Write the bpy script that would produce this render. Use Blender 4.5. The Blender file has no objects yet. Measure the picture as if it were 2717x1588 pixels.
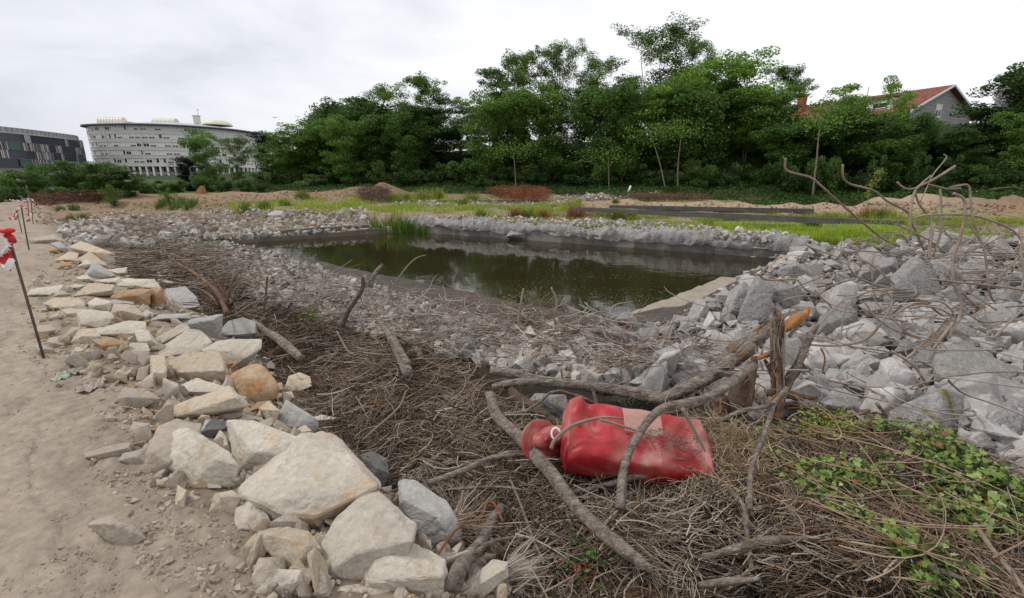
import bpy, bmesh, math, random
import numpy as np
from mathutils import Vector, Matrix
R=math.radians
rng=np.random.default_rng(7); random.seed(7)
scene=bpy.context.scene; COL=scene.collection
# ---------------- camera, world, sun, exposure ----------------
CAMZ=1.6; PITCH=R(14.8); LENS=16.0
cam=bpy.data.objects.new('camera',bpy.data.cameras.new('camera')); COL.objects.link(cam)
cam.location=(0,0,CAMZ); cam.rotation_euler=(R(90)-PITCH,0,0)
cam.data.lens=LENS; cam.data.sensor_width=36; cam.data.clip_start=0.05; cam.data.clip_end=3000
scene.camera=cam
world=bpy.data.worlds.new("World"); scene.world=world; world.use_nodes=True
SUN_EL=R(50); SUN_AZ=R(-80)
def setup_world():
    nt=world.node_tree; nt.nodes.clear(); L=nt.links
    out=nt.nodes.new('ShaderNodeOutputWorld'); bg=nt.nodes.new('ShaderNodeBackground')
    sky=nt.nodes.new('ShaderNodeTexSky'); sky.sky_type='NISHITA'; sky.sun_disc=False
    sky.sun_elevation=SUN_EL; sky.sun_rotation=SUN_AZ
    tc=nt.nodes.new('ShaderNodeTexCoord'); mp=nt.nodes.new('ShaderNodeMapping')
    mp.inputs['Scale'].default_value=(1.0,1.0,3.2)
    L.new(tc.outputs['Generated'],mp.inputs[0])
    n=nt.nodes.new('ShaderNodeTexNoise'); n.inputs['Scale'].default_value=2.4; n.inputs['Detail'].default_value=7; n.inputs['Roughness'].default_value=.56
    n.inputs['Distortion'].default_value=.4
    L.new(mp.outputs[0],n.inputs['Vector'])
    # brighter towards +x (clouds thinner there)
    sep=nt.nodes.new('ShaderNodeSeparateXYZ'); L.new(tc.outputs['Generated'],sep.inputs[0])
    m1=nt.nodes.new('ShaderNodeMath'); m1.operation='MULTIPLY_ADD'; m1.inputs[1].default_value=.42; m1.inputs[2].default_value=.12
    L.new(sep.outputs['X'],m1.inputs[0])
    m2=nt.nodes.new('ShaderNodeMath'); m2.operation='ADD'; L.new(m1.outputs[0],m2.inputs[0]); L.new(n.outputs['Fac'],m2.inputs[1])
    m3=nt.nodes.new('ShaderNodeMath'); m3.operation='MULTIPLY_ADD'; m3.inputs[1].default_value=-.3;
    L.new(sep.outputs['Z'],m3.inputs[0]); L.new(m2.outputs[0],m3.inputs[2])
    cr=nt.nodes.new('ShaderNodeValToRGB'); e=cr.color_ramp.elements
    e[0].position=.16; e[0].color=(5.4,5.55,6.05,1)
    e[1].position=.60; e[1].color=(8.1,8.1,8.3,1)
    x=e.new(.34); x.color=(6.7,6.8,7.2,1)
    L.new(m3.outputs[0],cr.inputs[0])
    mix=nt.nodes.new('ShaderNodeMix'); mix.data_type='RGBA'; mix.inputs[0].default_value=.93
    L.new(sky.outputs[0],mix.inputs[6]); L.new(cr.outputs[0],mix.inputs[7])
    L.new(mix.outputs[2],bg.inputs[0]); bg.inputs[1].default_value=0.105
    L.new(bg.outputs[0],out.inputs[0])
setup_world()
sl=bpy.data.lights.new('sun','SUN'); sl.energy=1.5; sl.angle=R(10); sl.color=(1,.96,.9)
sun=bpy.data.objects.new('sun',sl); COL.objects.link(sun)
# light comes from front-left, high
sun.rotation_euler=Vector((math.sin(SUN_AZ)*math.cos(SUN_EL),math.cos(SUN_AZ)*math.cos(SUN_EL),math.sin(SUN_EL))).to_track_quat('Z','Y').to_euler()
scene.view_settings.view_transform='Standard'; scene.view_settings.look='None'; scene.view_settings.exposure=0.32; scene.view_settings.gamma=1
try:
    scene.cycles.max_bounces=6; scene.cycles.transparent_max_bounces=4; scene.cycles.diffuse_bounces=3; scene.cycles.glossy_bounces=3
except Exception: pass

# ---------------- pixel helpers (source pixels 2717x1588) ----------------
F=LENS/36*2717; CP=math.cos(PITCH); SP=math.sin(PITCH)
def ray(sx,sy):
    sx=np.asarray(sx,float); sy=np.asarray(sy,float)
    u=(sx-1358.5)/F; v=(794-sy)/F
    return np.stack([u+0*v, CP+v*SP, -SP+v*CP],-1)
CROPS={'P':(0,0,2520/2717),'C1':(0,250,3.6),'C4':(1950,150,2.9465),'C5':(0,500,2.946),'C6':(700,450,2.946),'C7':(1400,450,2.946),
 'C8':(2000,400,2.9456),'C9':(0,900,2.1414),'C10':(400,750,3.273),'C11':(600,1100,2.8),'C12':(1300,900,3.273),'C13':(1900,850,2.946)}
def S(c,pts):
    ox,oy,s=CROPS[c]; return [(ox+x/s,oy+y/s) for x,y in pts]

# ---------------- noise ----------------
def _h(ix,iy,iz,seed):
    h=(ix.astype(np.int64)*374761393+iy.astype(np.int64)*668265263+iz.astype(np.int64)*2147483647+seed*144665)&0xffffffff
    h=((h^(h>>13))*1274126177)&0xffffffff
    h=(h^(h>>16))&0xffffffff
    return h/4294967295.0
def vnoise(x,y,z=None,seed=0):
    if z is None:
        x=np.asarray(x,float); y=np.asarray(y,float); ix=np.floor(x);iy=np.floor(y); fx=x-ix;fy=y-iy; fx=fx*fx*(3-2*fx);fy=fy*fy*(3-2*fy); iz=np.zeros_like(ix)
        return 2*((_h(ix,iy,iz,seed)*(1-fx)+_h(ix+1,iy,iz,seed)*fx)*(1-fy)+(_h(ix,iy+1,iz,seed)*(1-fx)+_h(ix+1,iy+1,iz,seed)*fx)*fy)-1
    x=np.asarray(x,float); y=np.asarray(y,float); z=np.zeros_like(x) if z is None else np.asarray(z,float)
    ix=np.floor(x);iy=np.floor(y);iz=np.floor(z); fx=x-ix;fy=y-iy;fz=z-iz
    fx=fx*fx*(3-2*fx);fy=fy*fy*(3-2*fy);fz=fz*fz*(3-2*fz); r=0
    for a in (0,1):
        for b in (0,1):
            for c in (0,1):
                w=(fx if a else 1-fx)*(fy if b else 1-fy)*(fz if c else 1-fz)
                r=r+w*_h(ix+a,iy+b,iz+c,seed)
    return r*2-1
def fbm(x,y,z=None,oct=4,seed=0,rough=.5):
    r=0;a=1;t=0;f=1; x=np.asarray(x,float); y=np.asarray(y,float); z=None if z is None else np.asarray(z,float)
    for o in range(oct):
        r=r+a*vnoise(x*f+o*17.3,y*f-o*9.1,None if z is None else z*f+o*5.7,seed+o); t+=a; a*=rough; f*=2.03
    return r/t
def sst(a,b,x):
    t=np.clip((x-a)/(b-a),0,1); return t*t*(3-2*t)

# ---------------- terrain function ----------------
PA,PB,PC,PD=np.array([-10.2,16.6]),np.array([-4.6,20.6]),np.array([7.9,13.4]),np.array([1.9,7.0])
POND=[PA,PB,PC,PD]
def edge_d(x,y,p,q):   # signed distance, positive inside (quad given clockwise A,B,C,D)
    dx,dy=(q-p)/np.linalg.norm(q-p); return (x-p[0])*dy-(y-p[1])*dx
WATER=-0.7
TL=np.array([(-240,215),(-110,124),(-58,86),(-30,60),(6,49),(34,36.5),(62,26),(110,10)],float)
def tl_dist(x,y):
    best=np.full(np.shape(x),1e9); sg=np.ones(np.shape(x))
    for i in range(len(TL)-1):
        a,b=TL[i],TL[i+1]; ab=b-a; L=ab@ab
        t=np.clip(((x-a[0])*ab[0]+(y-a[1])*ab[1])/L,0,1)
        d=np.hypot(x-a[0]-t*ab[0],y-a[1]-t*ab[1])
        s=np.sign(ab[0]*(y-a[1])-ab[1]*(x-a[0]))
        m=d<best; best=np.where(m,d,best); sg=np.where(m,s,sg)
    return best*sg
def seg_d(x,y,a,b):
    ax,ay=a;bx,by=b; L=(bx-ax)**2+(by-ay)**2
    t=np.clip(((x-ax)*(bx-ax)+(y-ay)*(by-ay))/L,0,1)
    return np.hypot(x-ax-t*(bx-ax),y-ay-t*(by-ay)),t
def H0(x,y):
    x=np.asarray(x,float);y=np.asarray(y,float)
    q=(x+y)*.70711
    near=np.interp(q,[-.2,.15,.8,1.3,1.9,3.0,4.2,5.5,8],[0,.03,-.12,-.36,-.55,-.45,-.24,-.2,-.15])
    far=np.hypot(x,y); near=near*(1-sst(16,26,far))-.12*sst(16,26,far)*(q>0)
    z=near
    dn=edge_d(x,y,PD,PA); dl=sst(-2.6,-1.0,dn)*sst(-1.5,.3,edge_d(x,y,PA,PB))*sst(-1.2,.6,edge_d(x,y,PC,PD))
    z=z*(1-dl)+dl*np.minimum(z,-.53)
    dr=sst(-1.3,-.5,edge_d(x,y,PC,PD))*sst(-.3,.6,edge_d(x,y,PD,PA))*sst(-.6,0,edge_d(x,y,PB,PC))
    z=z+.78*np.exp(-((x-8.8)**2/13+(y-6.8)**2/10))
    z=z+.30*np.exp(-((x-2.5)**2/1.3+(y-1.9)**2/1.1))+.12*np.exp(-((x-.6)**2/1.2+(y-3.6)**2/1.2))
    z=z*(1-dr)+dr*np.minimum(z,-.5)
    ins=sst(-.5,.4,edge_d(x,y,PD,PA))*sst(-.05,.05,edge_d(x,y,PB,PC))*sst(-.15,.15,edge_d(x,y,PA,PB))*sst(-.5,.5,edge_d(x,y,PC,PD))
    z=z*(1-ins)+ins*-1.35
    # inlet of the pond at its right corner
    z=z-.30*np.exp(-((x-8.6)**2/2.0+(y-12.2)**2/1.6))
    # far sandy berm on the right
    d,t=seg_d(x,y,(5.2,29.0),(24,22.5)); z=z+(.78+.05*np.sin(t*23)+.06*np.sin(t*61+1)+.12*fbm(x*.8,y*.8,oct=4,seed=71))*np.exp(-(d/1.5)**2)
    d,t=seg_d(x,y,(24,22.5),(40,17)); z=z+.28*np.exp(-(d/1.7)**2)*(t>0)
    d,t=seg_d(x,y,(-34,40),(-13,45)); z=z+(.38+.25*t+.05*np.sin(t*33))*np.exp(-(d/2.6)**2)
    d,t=seg_d(x,y,(-13,45),(14,44)); z=z+.28*np.exp(-(d/2.2)**2)*(t>0)
    z=z+.5*np.exp(-((x+14.6)**2/1.6+(y-44.5)**2/3))+.42*np.exp(-((x+12.2)**2/1.5+(y-45.5)**2/3))+.10*sst(12,30,np.hypot(x,y))*(1-sst(45,70,np.hypot(x,y)))*fbm(x*1.1,y*1.1,oct=3,seed=51)
    # wooded embankment
    dd=tl_dist(x,y); bh=np.interp(x,[-140,-70,-30,0,20,50],[2.0,2.2,3.6,5.5,6.3,6.6])
    z=z+bh*sst(-.5,15,dd)+.5*sst(-5,0,dd)
    z=z+1.5*sst(70,120,y-.2*x)*(1-sst(-5,10,dd))
    return z
def Hfull(x,y):
    z=H0(x,y); q=(x+y)*.70711; r=np.hypot(x,y)
    path=1-sst(-.5,.2,q)
    amp=.035*(1-path)+.012*path
    z=z+amp*fbm(x*1.3,y*1.3,oct=5,seed=3)+.12*sst(12,35,r)*fbm(x*.35,y*.35,oct=4,seed=9)
    z=z+.010*fbm(x*9,y*9,oct=3,seed=5)*(r<14)
    # wheel ruts / scraped dry mud
    z=z+path*.012*fbm((x+y)*3,(y-x)*.9,oct=4,seed=12)
    return z
def hit(sx,sy,lift=0.0,tmax=140,Hf=None):
    Hf=Hf or H0
    d=ray(np.atleast_1d(sx),np.atleast_1d(sy)); n=len(d)
    ts=np.geomspace(.9,tmax,150); lo=np.full(n,ts[0]); hi=np.full(n,ts[-1]); done=np.zeros(n,bool)
    prev=ts[0]
    if n<=60:
        p=d[:,None,:]*ts[None,:,None]; un=(CAMZ+p[...,2])<Hf(p[...,0],p[...,1])+lift; done=un.any(1); k=un.argmax(1)
        hi=np.where(done,ts[k],ts[-1]); lo=np.where(done,ts[np.maximum(k-1,0)],ts[-1]); fast=True
    else: fast=False
    act=np.arange(n)
    for t in ([] if fast else ts):
        p=d[act]*t; under=(CAMZ+p[:,2])<(H0 if len(act)>300 else Hf)(p[:,0],p[:,1])+lift
        new=act[under]; lo[new]=prev; hi[new]=t; done[new]=True; act=act[~under]; prev=t
        if not len(act): break
    lo[~done]=ts[-1]; hi[~done]=ts[-1]
    for _ in range(12):
        m=(lo+hi)/2; p=d*m[:,None]; under=(CAMZ+p[:,2])<Hf(p[:,0],p[:,1])+lift
        hi=np.where(under,m,hi); lo=np.where(under,lo,m)
    P=d*hi[:,None]; P[:,2]+=CAMZ
    return P,hi,done

# ---------------- object helpers ----------------
def tag(o,label=None,cat=None,group=None,kind=None):
    if label: o['label']=label
    if cat: o['category']=cat
    if group: o['group']=group
    if kind: o['kind']=kind
    return o
def empty(name,loc=(0,0,0),rz=0):
    o=bpy.data.objects.new(name,None); o.empty_display_size=.1; COL.objects.link(o); o.location=loc; o.rotation_euler=(0,0,rz); return o
def mesh_obj(name,verts,faces,mat,parent=None,smooth=False,cols=None,loc=None):
    """verts (n,3); faces: list or (m,k) array"""
    me=bpy.data.meshes.new(name); V=np.asarray(verts,np.float64)
    if loc is not None: V=V-np.asarray(loc)
    if isinstance(faces,np.ndarray):
        m,k=faces.shape
        me.vertices.add(len(V)); me.vertices.foreach_set('co',V.astype(np.float32).ravel())
        me.loops.add(m*k); me.loops.foreach_set('vertex_index',faces.astype(np.int32).ravel())
        me.polygons.add(m); me.polygons.foreach_set('loop_start',np.arange(0,m*k,k,dtype=np.int32))
        try: me.polygons.foreach_set('loop_total',np.full(m,k,np.int32))
        except Exception: pass
        me.update(calc_edges=True); me.validate()
    else:
        me.from_pydata([tuple(v) for v in V],[],[tuple(f) for f in faces]); me.update()
    if smooth:
        me.polygons.foreach_set('use_smooth',np.ones(len(me.polygons),bool))
    if cols is not None:
        a=me.color_attributes.new('Col','FLOAT_COLOR','POINT'); c=np.ones((len(V),4),np.float32); c[:,:3]=cols
        a.data.foreach_set('color',c.ravel())
    if mat: me.materials.append(mat)
    o=bpy.data.objects.new(name,me); COL.objects.link(o)
    if loc is not None: o.location=loc
    if parent: o.parent=parent
    return o
class MB:
    """collects boxes / quads / tubes into one mesh"""
    def __init__(s): s.v=[]; s.f=[]
    def add(s,v,f):
        b=len(s.v); s.v+= [tuple(x) for x in v]; s.f+=[tuple(i+b for i in q) for q in f]; return s
    def box(s,c,size,rz=0,M=None):
        hx,hy,hz=[a/2 for a in size]; p=[(-hx,-hy,-hz),(hx,-hy,-hz),(hx,hy,-hz),(-hx,hy,-hz),(-hx,-hy,hz),(hx,-hy,hz),(hx,hy,hz),(-hx,hy,hz)]
        m=(M or Matrix.Rotation(rz,3,'Z')); p=[m@Vector(q)+Vector(c) for q in p]
        return s.add(p,[(0,3,2,1),(4,5,6,7),(0,1,5,4),(1,2,6,5),(2,3,7,6),(3,0,4,7)])
    def hexa(s,b,t):   # bottom quad, top quad (ccw from above)
        return s.add(list(b)+list(t),[(3,2,1,0),(4,5,6,7),(0,1,5,4),(1,2,6,5),(2,3,7,6),(3,0,4,7)])
    def prism(s,poly,z0,z1):
        n=len(poly); v=[(x,y,z0) for x,y in poly]+[(x,y,z1) for x,y in poly]
        f=[tuple(range(n-1,-1,-1)),tuple(range(n,2*n))]+[(i,(i+1)%n,n+(i+1)%n,n+i) for i in range(n)]
        return s.add(v,f)
    def tube(s,pts,rad,n=6):
        v,f=tube_geo(np.array(pts,float),rad,n); return s.add(v,[tuple(q) for q in f]+[tuple(range(n-1,-1,-1)),tuple(range(len(v)-n,len(v)))])
    def build(s,name,mat,parent=None,smooth=False,loc=None): return mesh_obj(name,s.v,s.f,mat,parent,smooth,loc=loc)
def catmull(P,sub=5):
    P=np.asarray(P,float)
    if len(P)<3: 
        t=np.linspace(0,1,sub+1)[:,None]; return P[0]*(1-t)+P[-1]*t
    Q=np.vstack([2*P[0]-P[1],P,2*P[-1]-P[-2]]); out=[]
    for i in range(1,len(Q)-2):
        for k in range(sub):
            t=k/sub; out.append(.5*((2*Q[i])+(-Q[i-1]+Q[i+1])*t+(2*Q[i-1]-5*Q[i]+4*Q[i+1]-Q[i+2])*t*t+(-Q[i-1]+3*Q[i]-3*Q[i+1]+Q[i+2])*t**3))
    out.append(P[-1]); return np.array(out)
def tube_geo(P,rad,n=6,wob=0,seed=0):
    P=np.asarray(P,float); m=len(P); rad=np.broadcast_to(np.asarray(rad,float),(m,)) if np.ndim(rad)<1 or len(np.atleast_1d(rad))==m else np.interp(np.linspace(0,1,m),np.linspace(0,1,len(rad)),rad)
    T=np.gradient(P,axis=0); T/=np.linalg.norm(T,axis=1)[:,None]+1e-9
    up=np.array([0,0,1.]) if abs(T[0][2])<.9 else np.array([1.,0,0])
    V=[];N=np.cross(T[0],up); N/=np.linalg.norm(N)
    for i in range(m):
        N=N-T[i]*(N@T[i]); N/=np.linalg.norm(N)+1e-9; B=np.cross(T[i],N)
        a=np.linspace(0,2*np.pi,n,endpoint=False); r=rad[i]*np.ones(n)
        if wob: r=r*(1+wob*fbm(np.cos(a)*3.2+seed,np.sin(a)*3.2+i*.05,np.full(n,i*.16),oct=3,seed=seed))
        V.append(P[i]+np.outer(np.cos(a)*r,N)+np.outer(np.sin(a)*r,B))
    V=np.vstack(V); i=np.arange(m-1)[:,None]; j=np.arange(n)[None,:]
    f=np.stack([i*n+j,i*n+(j+1)%n,(i+1)*n+(j+1)%n,(i+1)*n+j],-1).reshape(-1,4)
    return V,f
# ---------------- materials ----------------
MATS={}
def nmat(name,base,rough=.9,var=None,scale=3.0,stain=None,stain_lo=.55,stain_hi=.7,stain_scale=1.2,speck=0,speck_scale=60,bump=0,bump_scale=8,bump_dist=.02,use_col=False,metal=0,spec=.3,coord='Object',trans=0,stretch=None,objvar=0):
    if name in MATS: return MATS[name]
    m=bpy.data.materials.new(name); m.use_nodes=True; nt=m.node_tree; N=nt.nodes; L=nt.links; b=N['Principled BSDF']
    b.inputs['Roughness'].default_value=rough; b.inputs['Metallic'].default_value=metal; b.inputs['Specular IOR Level'].default_value=spec
    tc=N.new('ShaderNodeTexCoord'); vec=tc.outputs[coord]
    if stretch:
        mp=N.new('ShaderNodeMapping'); mp.inputs['Scale'].default_value=stretch; L.new(vec,mp.inputs[0]); vec=mp.outputs[0]
    if use_col:
        at=N.new('ShaderNodeAttribute'); at.attribute_name='Col'; cur=at.outputs['Color']
    else:
        rgb=N.new('ShaderNodeRGB'); rgb.outputs[0].default_value=(*base,1); cur=rgb.outputs[0]
    def noise(s,det=5,r=.6,dist=0):
        n=N.new('ShaderNodeTexNoise'); n.inputs['Scale'].default_value=s; n.inputs['Detail'].default_value=det; n.inputs['Roughness'].default_value=r; n.inputs['Distortion'].default_value=dist
        L.new(vec,n.inputs['Vector']); return n.outputs['Fac']
    def mixc(fac,a,bv):
        mx=N.new('ShaderNodeMix'); mx.data_type='RGBA'
        if isinstance(fac,float): mx.inputs[0].default_value=fac
        else: L.new(fac,mx.inputs[0])
        for k,v in ((6,a),(7,bv)):
            if isinstance(v,tuple): mx.inputs[k].default_value=(*v,1)
            else: L.new(v,mx.inputs[k])
        return mx.outputs[2]
    def ramp(f,lo,hi):
        r=N.new('ShaderNodeMapRange'); r.inputs[1].default_value=lo; r.inputs[2].default_value=hi; L.new(f,r.inputs[0]); return r.outputs[0]
    if var: cur=mixc(ramp(noise(scale,6,.65),.35,.65),cur,var)
    if stain: cur=mixc(ramp(noise(stain_scale,5,.6,.6),stain_lo,stain_hi),cur,stain)
    def hsv(f,lo,hi,cur):
        mr=N.new('ShaderNodeMapRange'); mr.inputs[1].default_value=.3; mr.inputs[2].default_value=.7; mr.inputs[3].default_value=lo; mr.inputs[4].default_value=hi; L.new(f,mr.inputs[0])
        h=N.new('ShaderNodeHueSaturation'); L.new(mr.outputs[0],h.inputs['Value']); L.new(cur,h.inputs['Color']); return h.outputs[0]
    if speck: cur=hsv(noise(speck_scale,3,.7),1-speck,1+speck,cur)
    if objvar:
        oi=N.new('ShaderNodeObjectInfo'); mr=N.new('ShaderNodeMapRange'); mr.inputs[3].default_value=1-objvar; mr.inputs[4].default_value=1+objvar; L.new(oi.outputs['Random'],mr.inputs[0])
        h=N.new('ShaderNodeHueSaturation'); L.new(mr.outputs[0],h.inputs['Value']); L.new(cur,h.inputs['Color']); cur=h.outputs[0]
    L.new(cur,b.inputs['Base Color'])
    if bump:
        bp=N.new('ShaderNodeBump'); bp.inputs['Strength'].default_value=bump; bp.inputs['Distance'].default_value=bump_dist
        L.new(noise(bump_scale,9,.65),bp.inputs['Height']); L.new(bp.outputs[0],b.inputs['Normal'])
    if trans:
        tr=N.new('ShaderNodeBsdfTranslucent'); L.new(cur,tr.inputs[0]); ms=N.new('ShaderNodeMixShader'); ms.inputs[0].default_value=trans
        L.new(b.outputs[0],ms.inputs[1]); L.new(tr.outputs[0],ms.inputs[2]); L.new(ms.outputs[0],N['Material Output'].inputs[0])
    MATS[name]=m; return m
M_ground=nmat('ground_soil',(0,0,0),.95,use_col=True,speck=.22,speck_scale=14,bump=.7,bump_scale=7,bump_dist=.05,spec=.1)
ROCK=dict(rough=.9,speck=.16,speck_scale=28,bump=1.0,bump_scale=7,bump_dist=.06,spec=.25,objvar=.10)
M_pale=nmat('granite_pale',(.60,.535,.435),var=(.47,.42,.35),stain=(.50,.335,.20),stain_lo=.52,stain_hi=.68,stain_scale=2.6,**ROCK)
M_tan=nmat('granite_tan',(.52,.42,.30),var=(.50,.44,.35),stain=(.46,.26,.12),stain_lo=.50,stain_hi=.64,stain_scale=2.4,**ROCK)
M_rust=nmat('granite_rust',(.43,.31,.19),var=(.34,.18,.075),scale=4,stain=(.50,.43,.34),stain_lo=.46,stain_hi=.62,**ROCK)
M_grey=nmat('granite_grey',(.43,.41,.38),var=(.33,.315,.295),stain=(.42,.36,.28),stain_lo=.6,stain_hi=.72,**ROCK)
M_dark=nmat('granite_dark',(.12,.12,.12),var=(.19,.18,.165),**ROCK)
M_dusty=nmat('stone_dusty',(.45,.385,.31),var=(.38,.325,.26),**ROCK)
CONC=dict(rough=.92,speck=.28,speck_scale=32,bump=1.0,bump_scale=13,bump_dist=.08,spec=.2,objvar=.16)
M_conc=nmat('broken_concrete',(.385,.365,.345),var=(.28,.265,.25),**CONC)
M_concL=nmat('broken_concrete_light',(.46,.435,.41),var=(.35,.33,.31),**CONC)
M_concD=nmat('broken_concrete_tan',(.38,.36,.32),var=(.30,.285,.26),stain=(.31,.26,.17),stain_lo=.5,**CONC)
M_moss=nmat('broken_concrete_lichen',(.43,.41,.39),var=(.33,.31,.295),stain=(.22,.16,.045),stain_lo=.47,stain_hi=.58,stain_scale=3,**CONC)
PK=dict(rough=.9,speck=.15,speck_scale=7,bump=.8,bump_scale=2.5,bump_dist=.012,spec=.2,objvar=.2)
PM=[nmat('loose_'+n,c,var=v,**PK) for n,c,v in (('tan',(.50,.41,.30),(.44,.35,.25)),('pale',(.56,.50,.41),(.46,.41,.34)),('dusty',(.44,.375,.30),(.38,.32,.26)),('dust',(.42,.355,.285),(.36,.30,.24)),('concrete',(.37,.35,.33),(.29,.275,.26)),('concrete_pale',(.45,.425,.40),(.36,.34,.32)))]
M_stuffrock=nmat('loose_stones',(0,0,0),.9,use_col=True,speck=.25,speck_scale=40,bump=.6,bump_scale=14,bump_dist=.03,spec=.2)
M_wood=nmat('weathered_wood',(.43,.37,.31),.9,var=(.16,.12,.09),scale=9,stretch=(1.2,3.2,3.2),speck=.4,speck_scale=30,bump=1,bump_scale=22,bump_dist=.05)
M_wooddark=nmat('dark_wood',(.13,.085,.06),.9,var=(.07,.05,.04),scale=8,speck=.3,speck_scale=40,bump=.9,bump_scale=30,bump_dist=.02)
M_woodred=nmat('splintered_red_wood',(.21,.125,.08),.85,var=(.10,.06,.04),scale=7,stain=(.36,.22,.12),stain_lo=.55,stain_scale=6,speck=.3,speck_scale=50,bump=1,bump_scale=35,bump_dist=.02)
M_woodorange=nmat('fresh_split_wood',(.42,.20,.07),.8,var=(.30,.13,.05),scale=9,speck=.3,speck_scale=50,bump=.8,bump_scale=30)
M_twig=nmat('dry_twigs',(0,0,0),.9,use_col=True,spec=.15)
M_rebar=nmat('rusty_rebar',(.33,.275,.225),.85,var=(.19,.125,.085),scale=4,speck=.25,speck_scale=90,bump=.5,bump_scale=120,bump_dist=.005)
M_rebarred=nmat('red_rust_rebar',(.22,.09,.045),.85,var=(.14,.06,.03),scale=6,speck=.3,speck_scale=90,bump=.8,bump_scale=120,bump_dist=.005)
M_leaf=nmat('leaves',(0,0,0),.55,use_col=True,spec=.2,trans=.28)
M_grass=nmat('grass_blades',(0,0,0),.6,use_col=True,spec=.2,trans=.3)
M_bark=nmat('bark',(.13,.105,.08),.95,var=(.07,.06,.045),scale=4,bump=.5)
M_barkL=nmat('pale_bark',(.26,.215,.16),.95,var=(.17,.14,.10),scale=4)
# ================= terrain =================
def build_ground():
    az=np.concatenate([np.linspace(-180,-64,50,endpoint=False),np.linspace(-64,64,470),np.linspace(64,180,50,endpoint=False)[1:]])
    az=np.radians(az); rr=np.concatenate([[0.02,.12,.22],np.geomspace(.33,2600,600)])
    n=len(az); A,Rr=np.meshgrid(az,rr); X=np.sin(A)*Rr; Y=np.cos(A)*Rr-.6
    Z=Hfull(X,Y)
    q=(X+Y)*.70711; r=np.hypot(X,Y)
    # mud cracks and crumbly edge in the path border
    Z+=.02*np.maximum(0,fbm(X*5,Y*5,oct=4,seed=44))*np.exp(-((q+.25)/.45)**2)*(r<14)
    rdg=np.maximum(0,.18-np.abs(fbm((X-Y)*1.1,(X+Y)*3.2,oct=4,seed=46)))/.18; pm_=(1-sst(-.3,.3,q)); Z-=.012*rdg**2*pm_*(r<14)
    cl=np.maximum(0,fbm(X*12,Y*12,oct=3,seed=48)-.12); Z+=.05*cl*(r<8)*(q>-1.6)*(q<1.3)
    def C(*c): return np.array(c)
    def mix(c,d,f): return c*(1-f[...,None])+d*f[...,None]
    n1=fbm(X*.9,Y*.9,oct=4,seed=21); n2=fbm(X*4,Y*4,oct=4,seed=22); n3=fbm(X*.25,Y*.25,oct=4,seed=23)
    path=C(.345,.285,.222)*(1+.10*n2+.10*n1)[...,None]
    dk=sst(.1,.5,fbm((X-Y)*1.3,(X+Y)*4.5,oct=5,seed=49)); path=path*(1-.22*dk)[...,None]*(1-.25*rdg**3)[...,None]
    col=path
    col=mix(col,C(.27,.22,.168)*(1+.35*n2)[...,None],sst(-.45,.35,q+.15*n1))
    col=mix(col,C(.038,.028,.019)*(1+.5*n2)[...,None],sst(1.1,1.45,q+.1*n1)*(1-.85*sst(12,17,r)))  # brush pit soil, darkened to paint in the shade between the twigs
    col=mix(col,C(.085,.075,.065)*(1+.3*n2)[...,None],sst(2.9,3.8,q+.3*n1+.25*np.maximum(X,0)))  # soil under the rubble, colour darkened as shadow in the gaps between chunks
    # field behind the pond
    soil=C(.27,.20,.145)*(1+.25*n2+.2*n1)[...,None]; gr=C(.15,.225,.03)*(1+.3*n2)[...,None]
    bd=np.maximum.reduce([-edge_d(X,Y,PB,PC),-edge_d(X,Y,PA,PB)-2.5,(Y-24.)+0*X])
    wet=sst(16.5,19.5,Y+.45*np.maximum(-X,0)*.3)*(X<5)+sst(0,1,-edge_d(X,Y,PB,PC))*(X>=-5)
    wet=np.clip(wet,0,1)*(q>2.5)
    gm=sst(-.12,.16,n1*.6+n3*.5+.08)
    fld=mix(soil,gr,gm*.75)*(1+.18*fbm(X*2.1,Y*5,oct=4,seed=29))[...,None]
    col=mix(col,fld,wet)
    brown=C(.27,.18,.12)*(1+.2*n2)[...,None]; sand=C(.36,.265,.185)*(1+.12*n2)[...,None]
    d,t=seg_d(X,Y,(5.2,29),(24,22.5)); col=mix(col,sand,np.exp(-(d/2.0)**4))
    d,t=seg_d(X,Y,(24,22.5),(40,17)); col=mix(col,brown*.95,np.exp(-(d/2.6)**4))
    d,t=seg_d(X,Y,(-34,40),(-13,45)); col=mix(col,brown,np.exp(-(d/4.5)**4))
    d,t=seg_d(X,Y,(-20,27),(-34,40)); col=mix(col,brown*.9,.75*np.exp(-(d/6)**4))
    d,t=seg_d(X,Y,(-13,45),(14,44)); col=mix(col,brown*.8,np.exp(-(d/3.5)**4))
    tl=tl_dist(X,Y)
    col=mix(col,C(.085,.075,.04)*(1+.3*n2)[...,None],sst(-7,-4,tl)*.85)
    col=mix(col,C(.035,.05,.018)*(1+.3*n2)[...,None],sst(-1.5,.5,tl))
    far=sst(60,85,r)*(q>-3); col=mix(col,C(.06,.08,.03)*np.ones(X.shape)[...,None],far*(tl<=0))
    ins=sst(-.9,-.75,-Z-1.55+.0)*0+(Z<-.69); col=mix(col,C(.03,.026,.014)*np.ones(X.shape)[...,None],ins.astype(float))
    V=np.stack([X,Y,Z],-1).reshape(-1,3); m=len(rr)
    i=np.arange(m-1)[:,None]; j=np.arange(n)[None,:]
    f=np.stack([i*n+j,i*n+(j+1)%n,(i+1)*n+(j+1)%n,(i+1)*n+j],-1).reshape(-1,4)[:,::-1]
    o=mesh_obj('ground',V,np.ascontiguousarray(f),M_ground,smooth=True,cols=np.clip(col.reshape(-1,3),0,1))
    tag(o,kind='structure')
build_ground()
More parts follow.
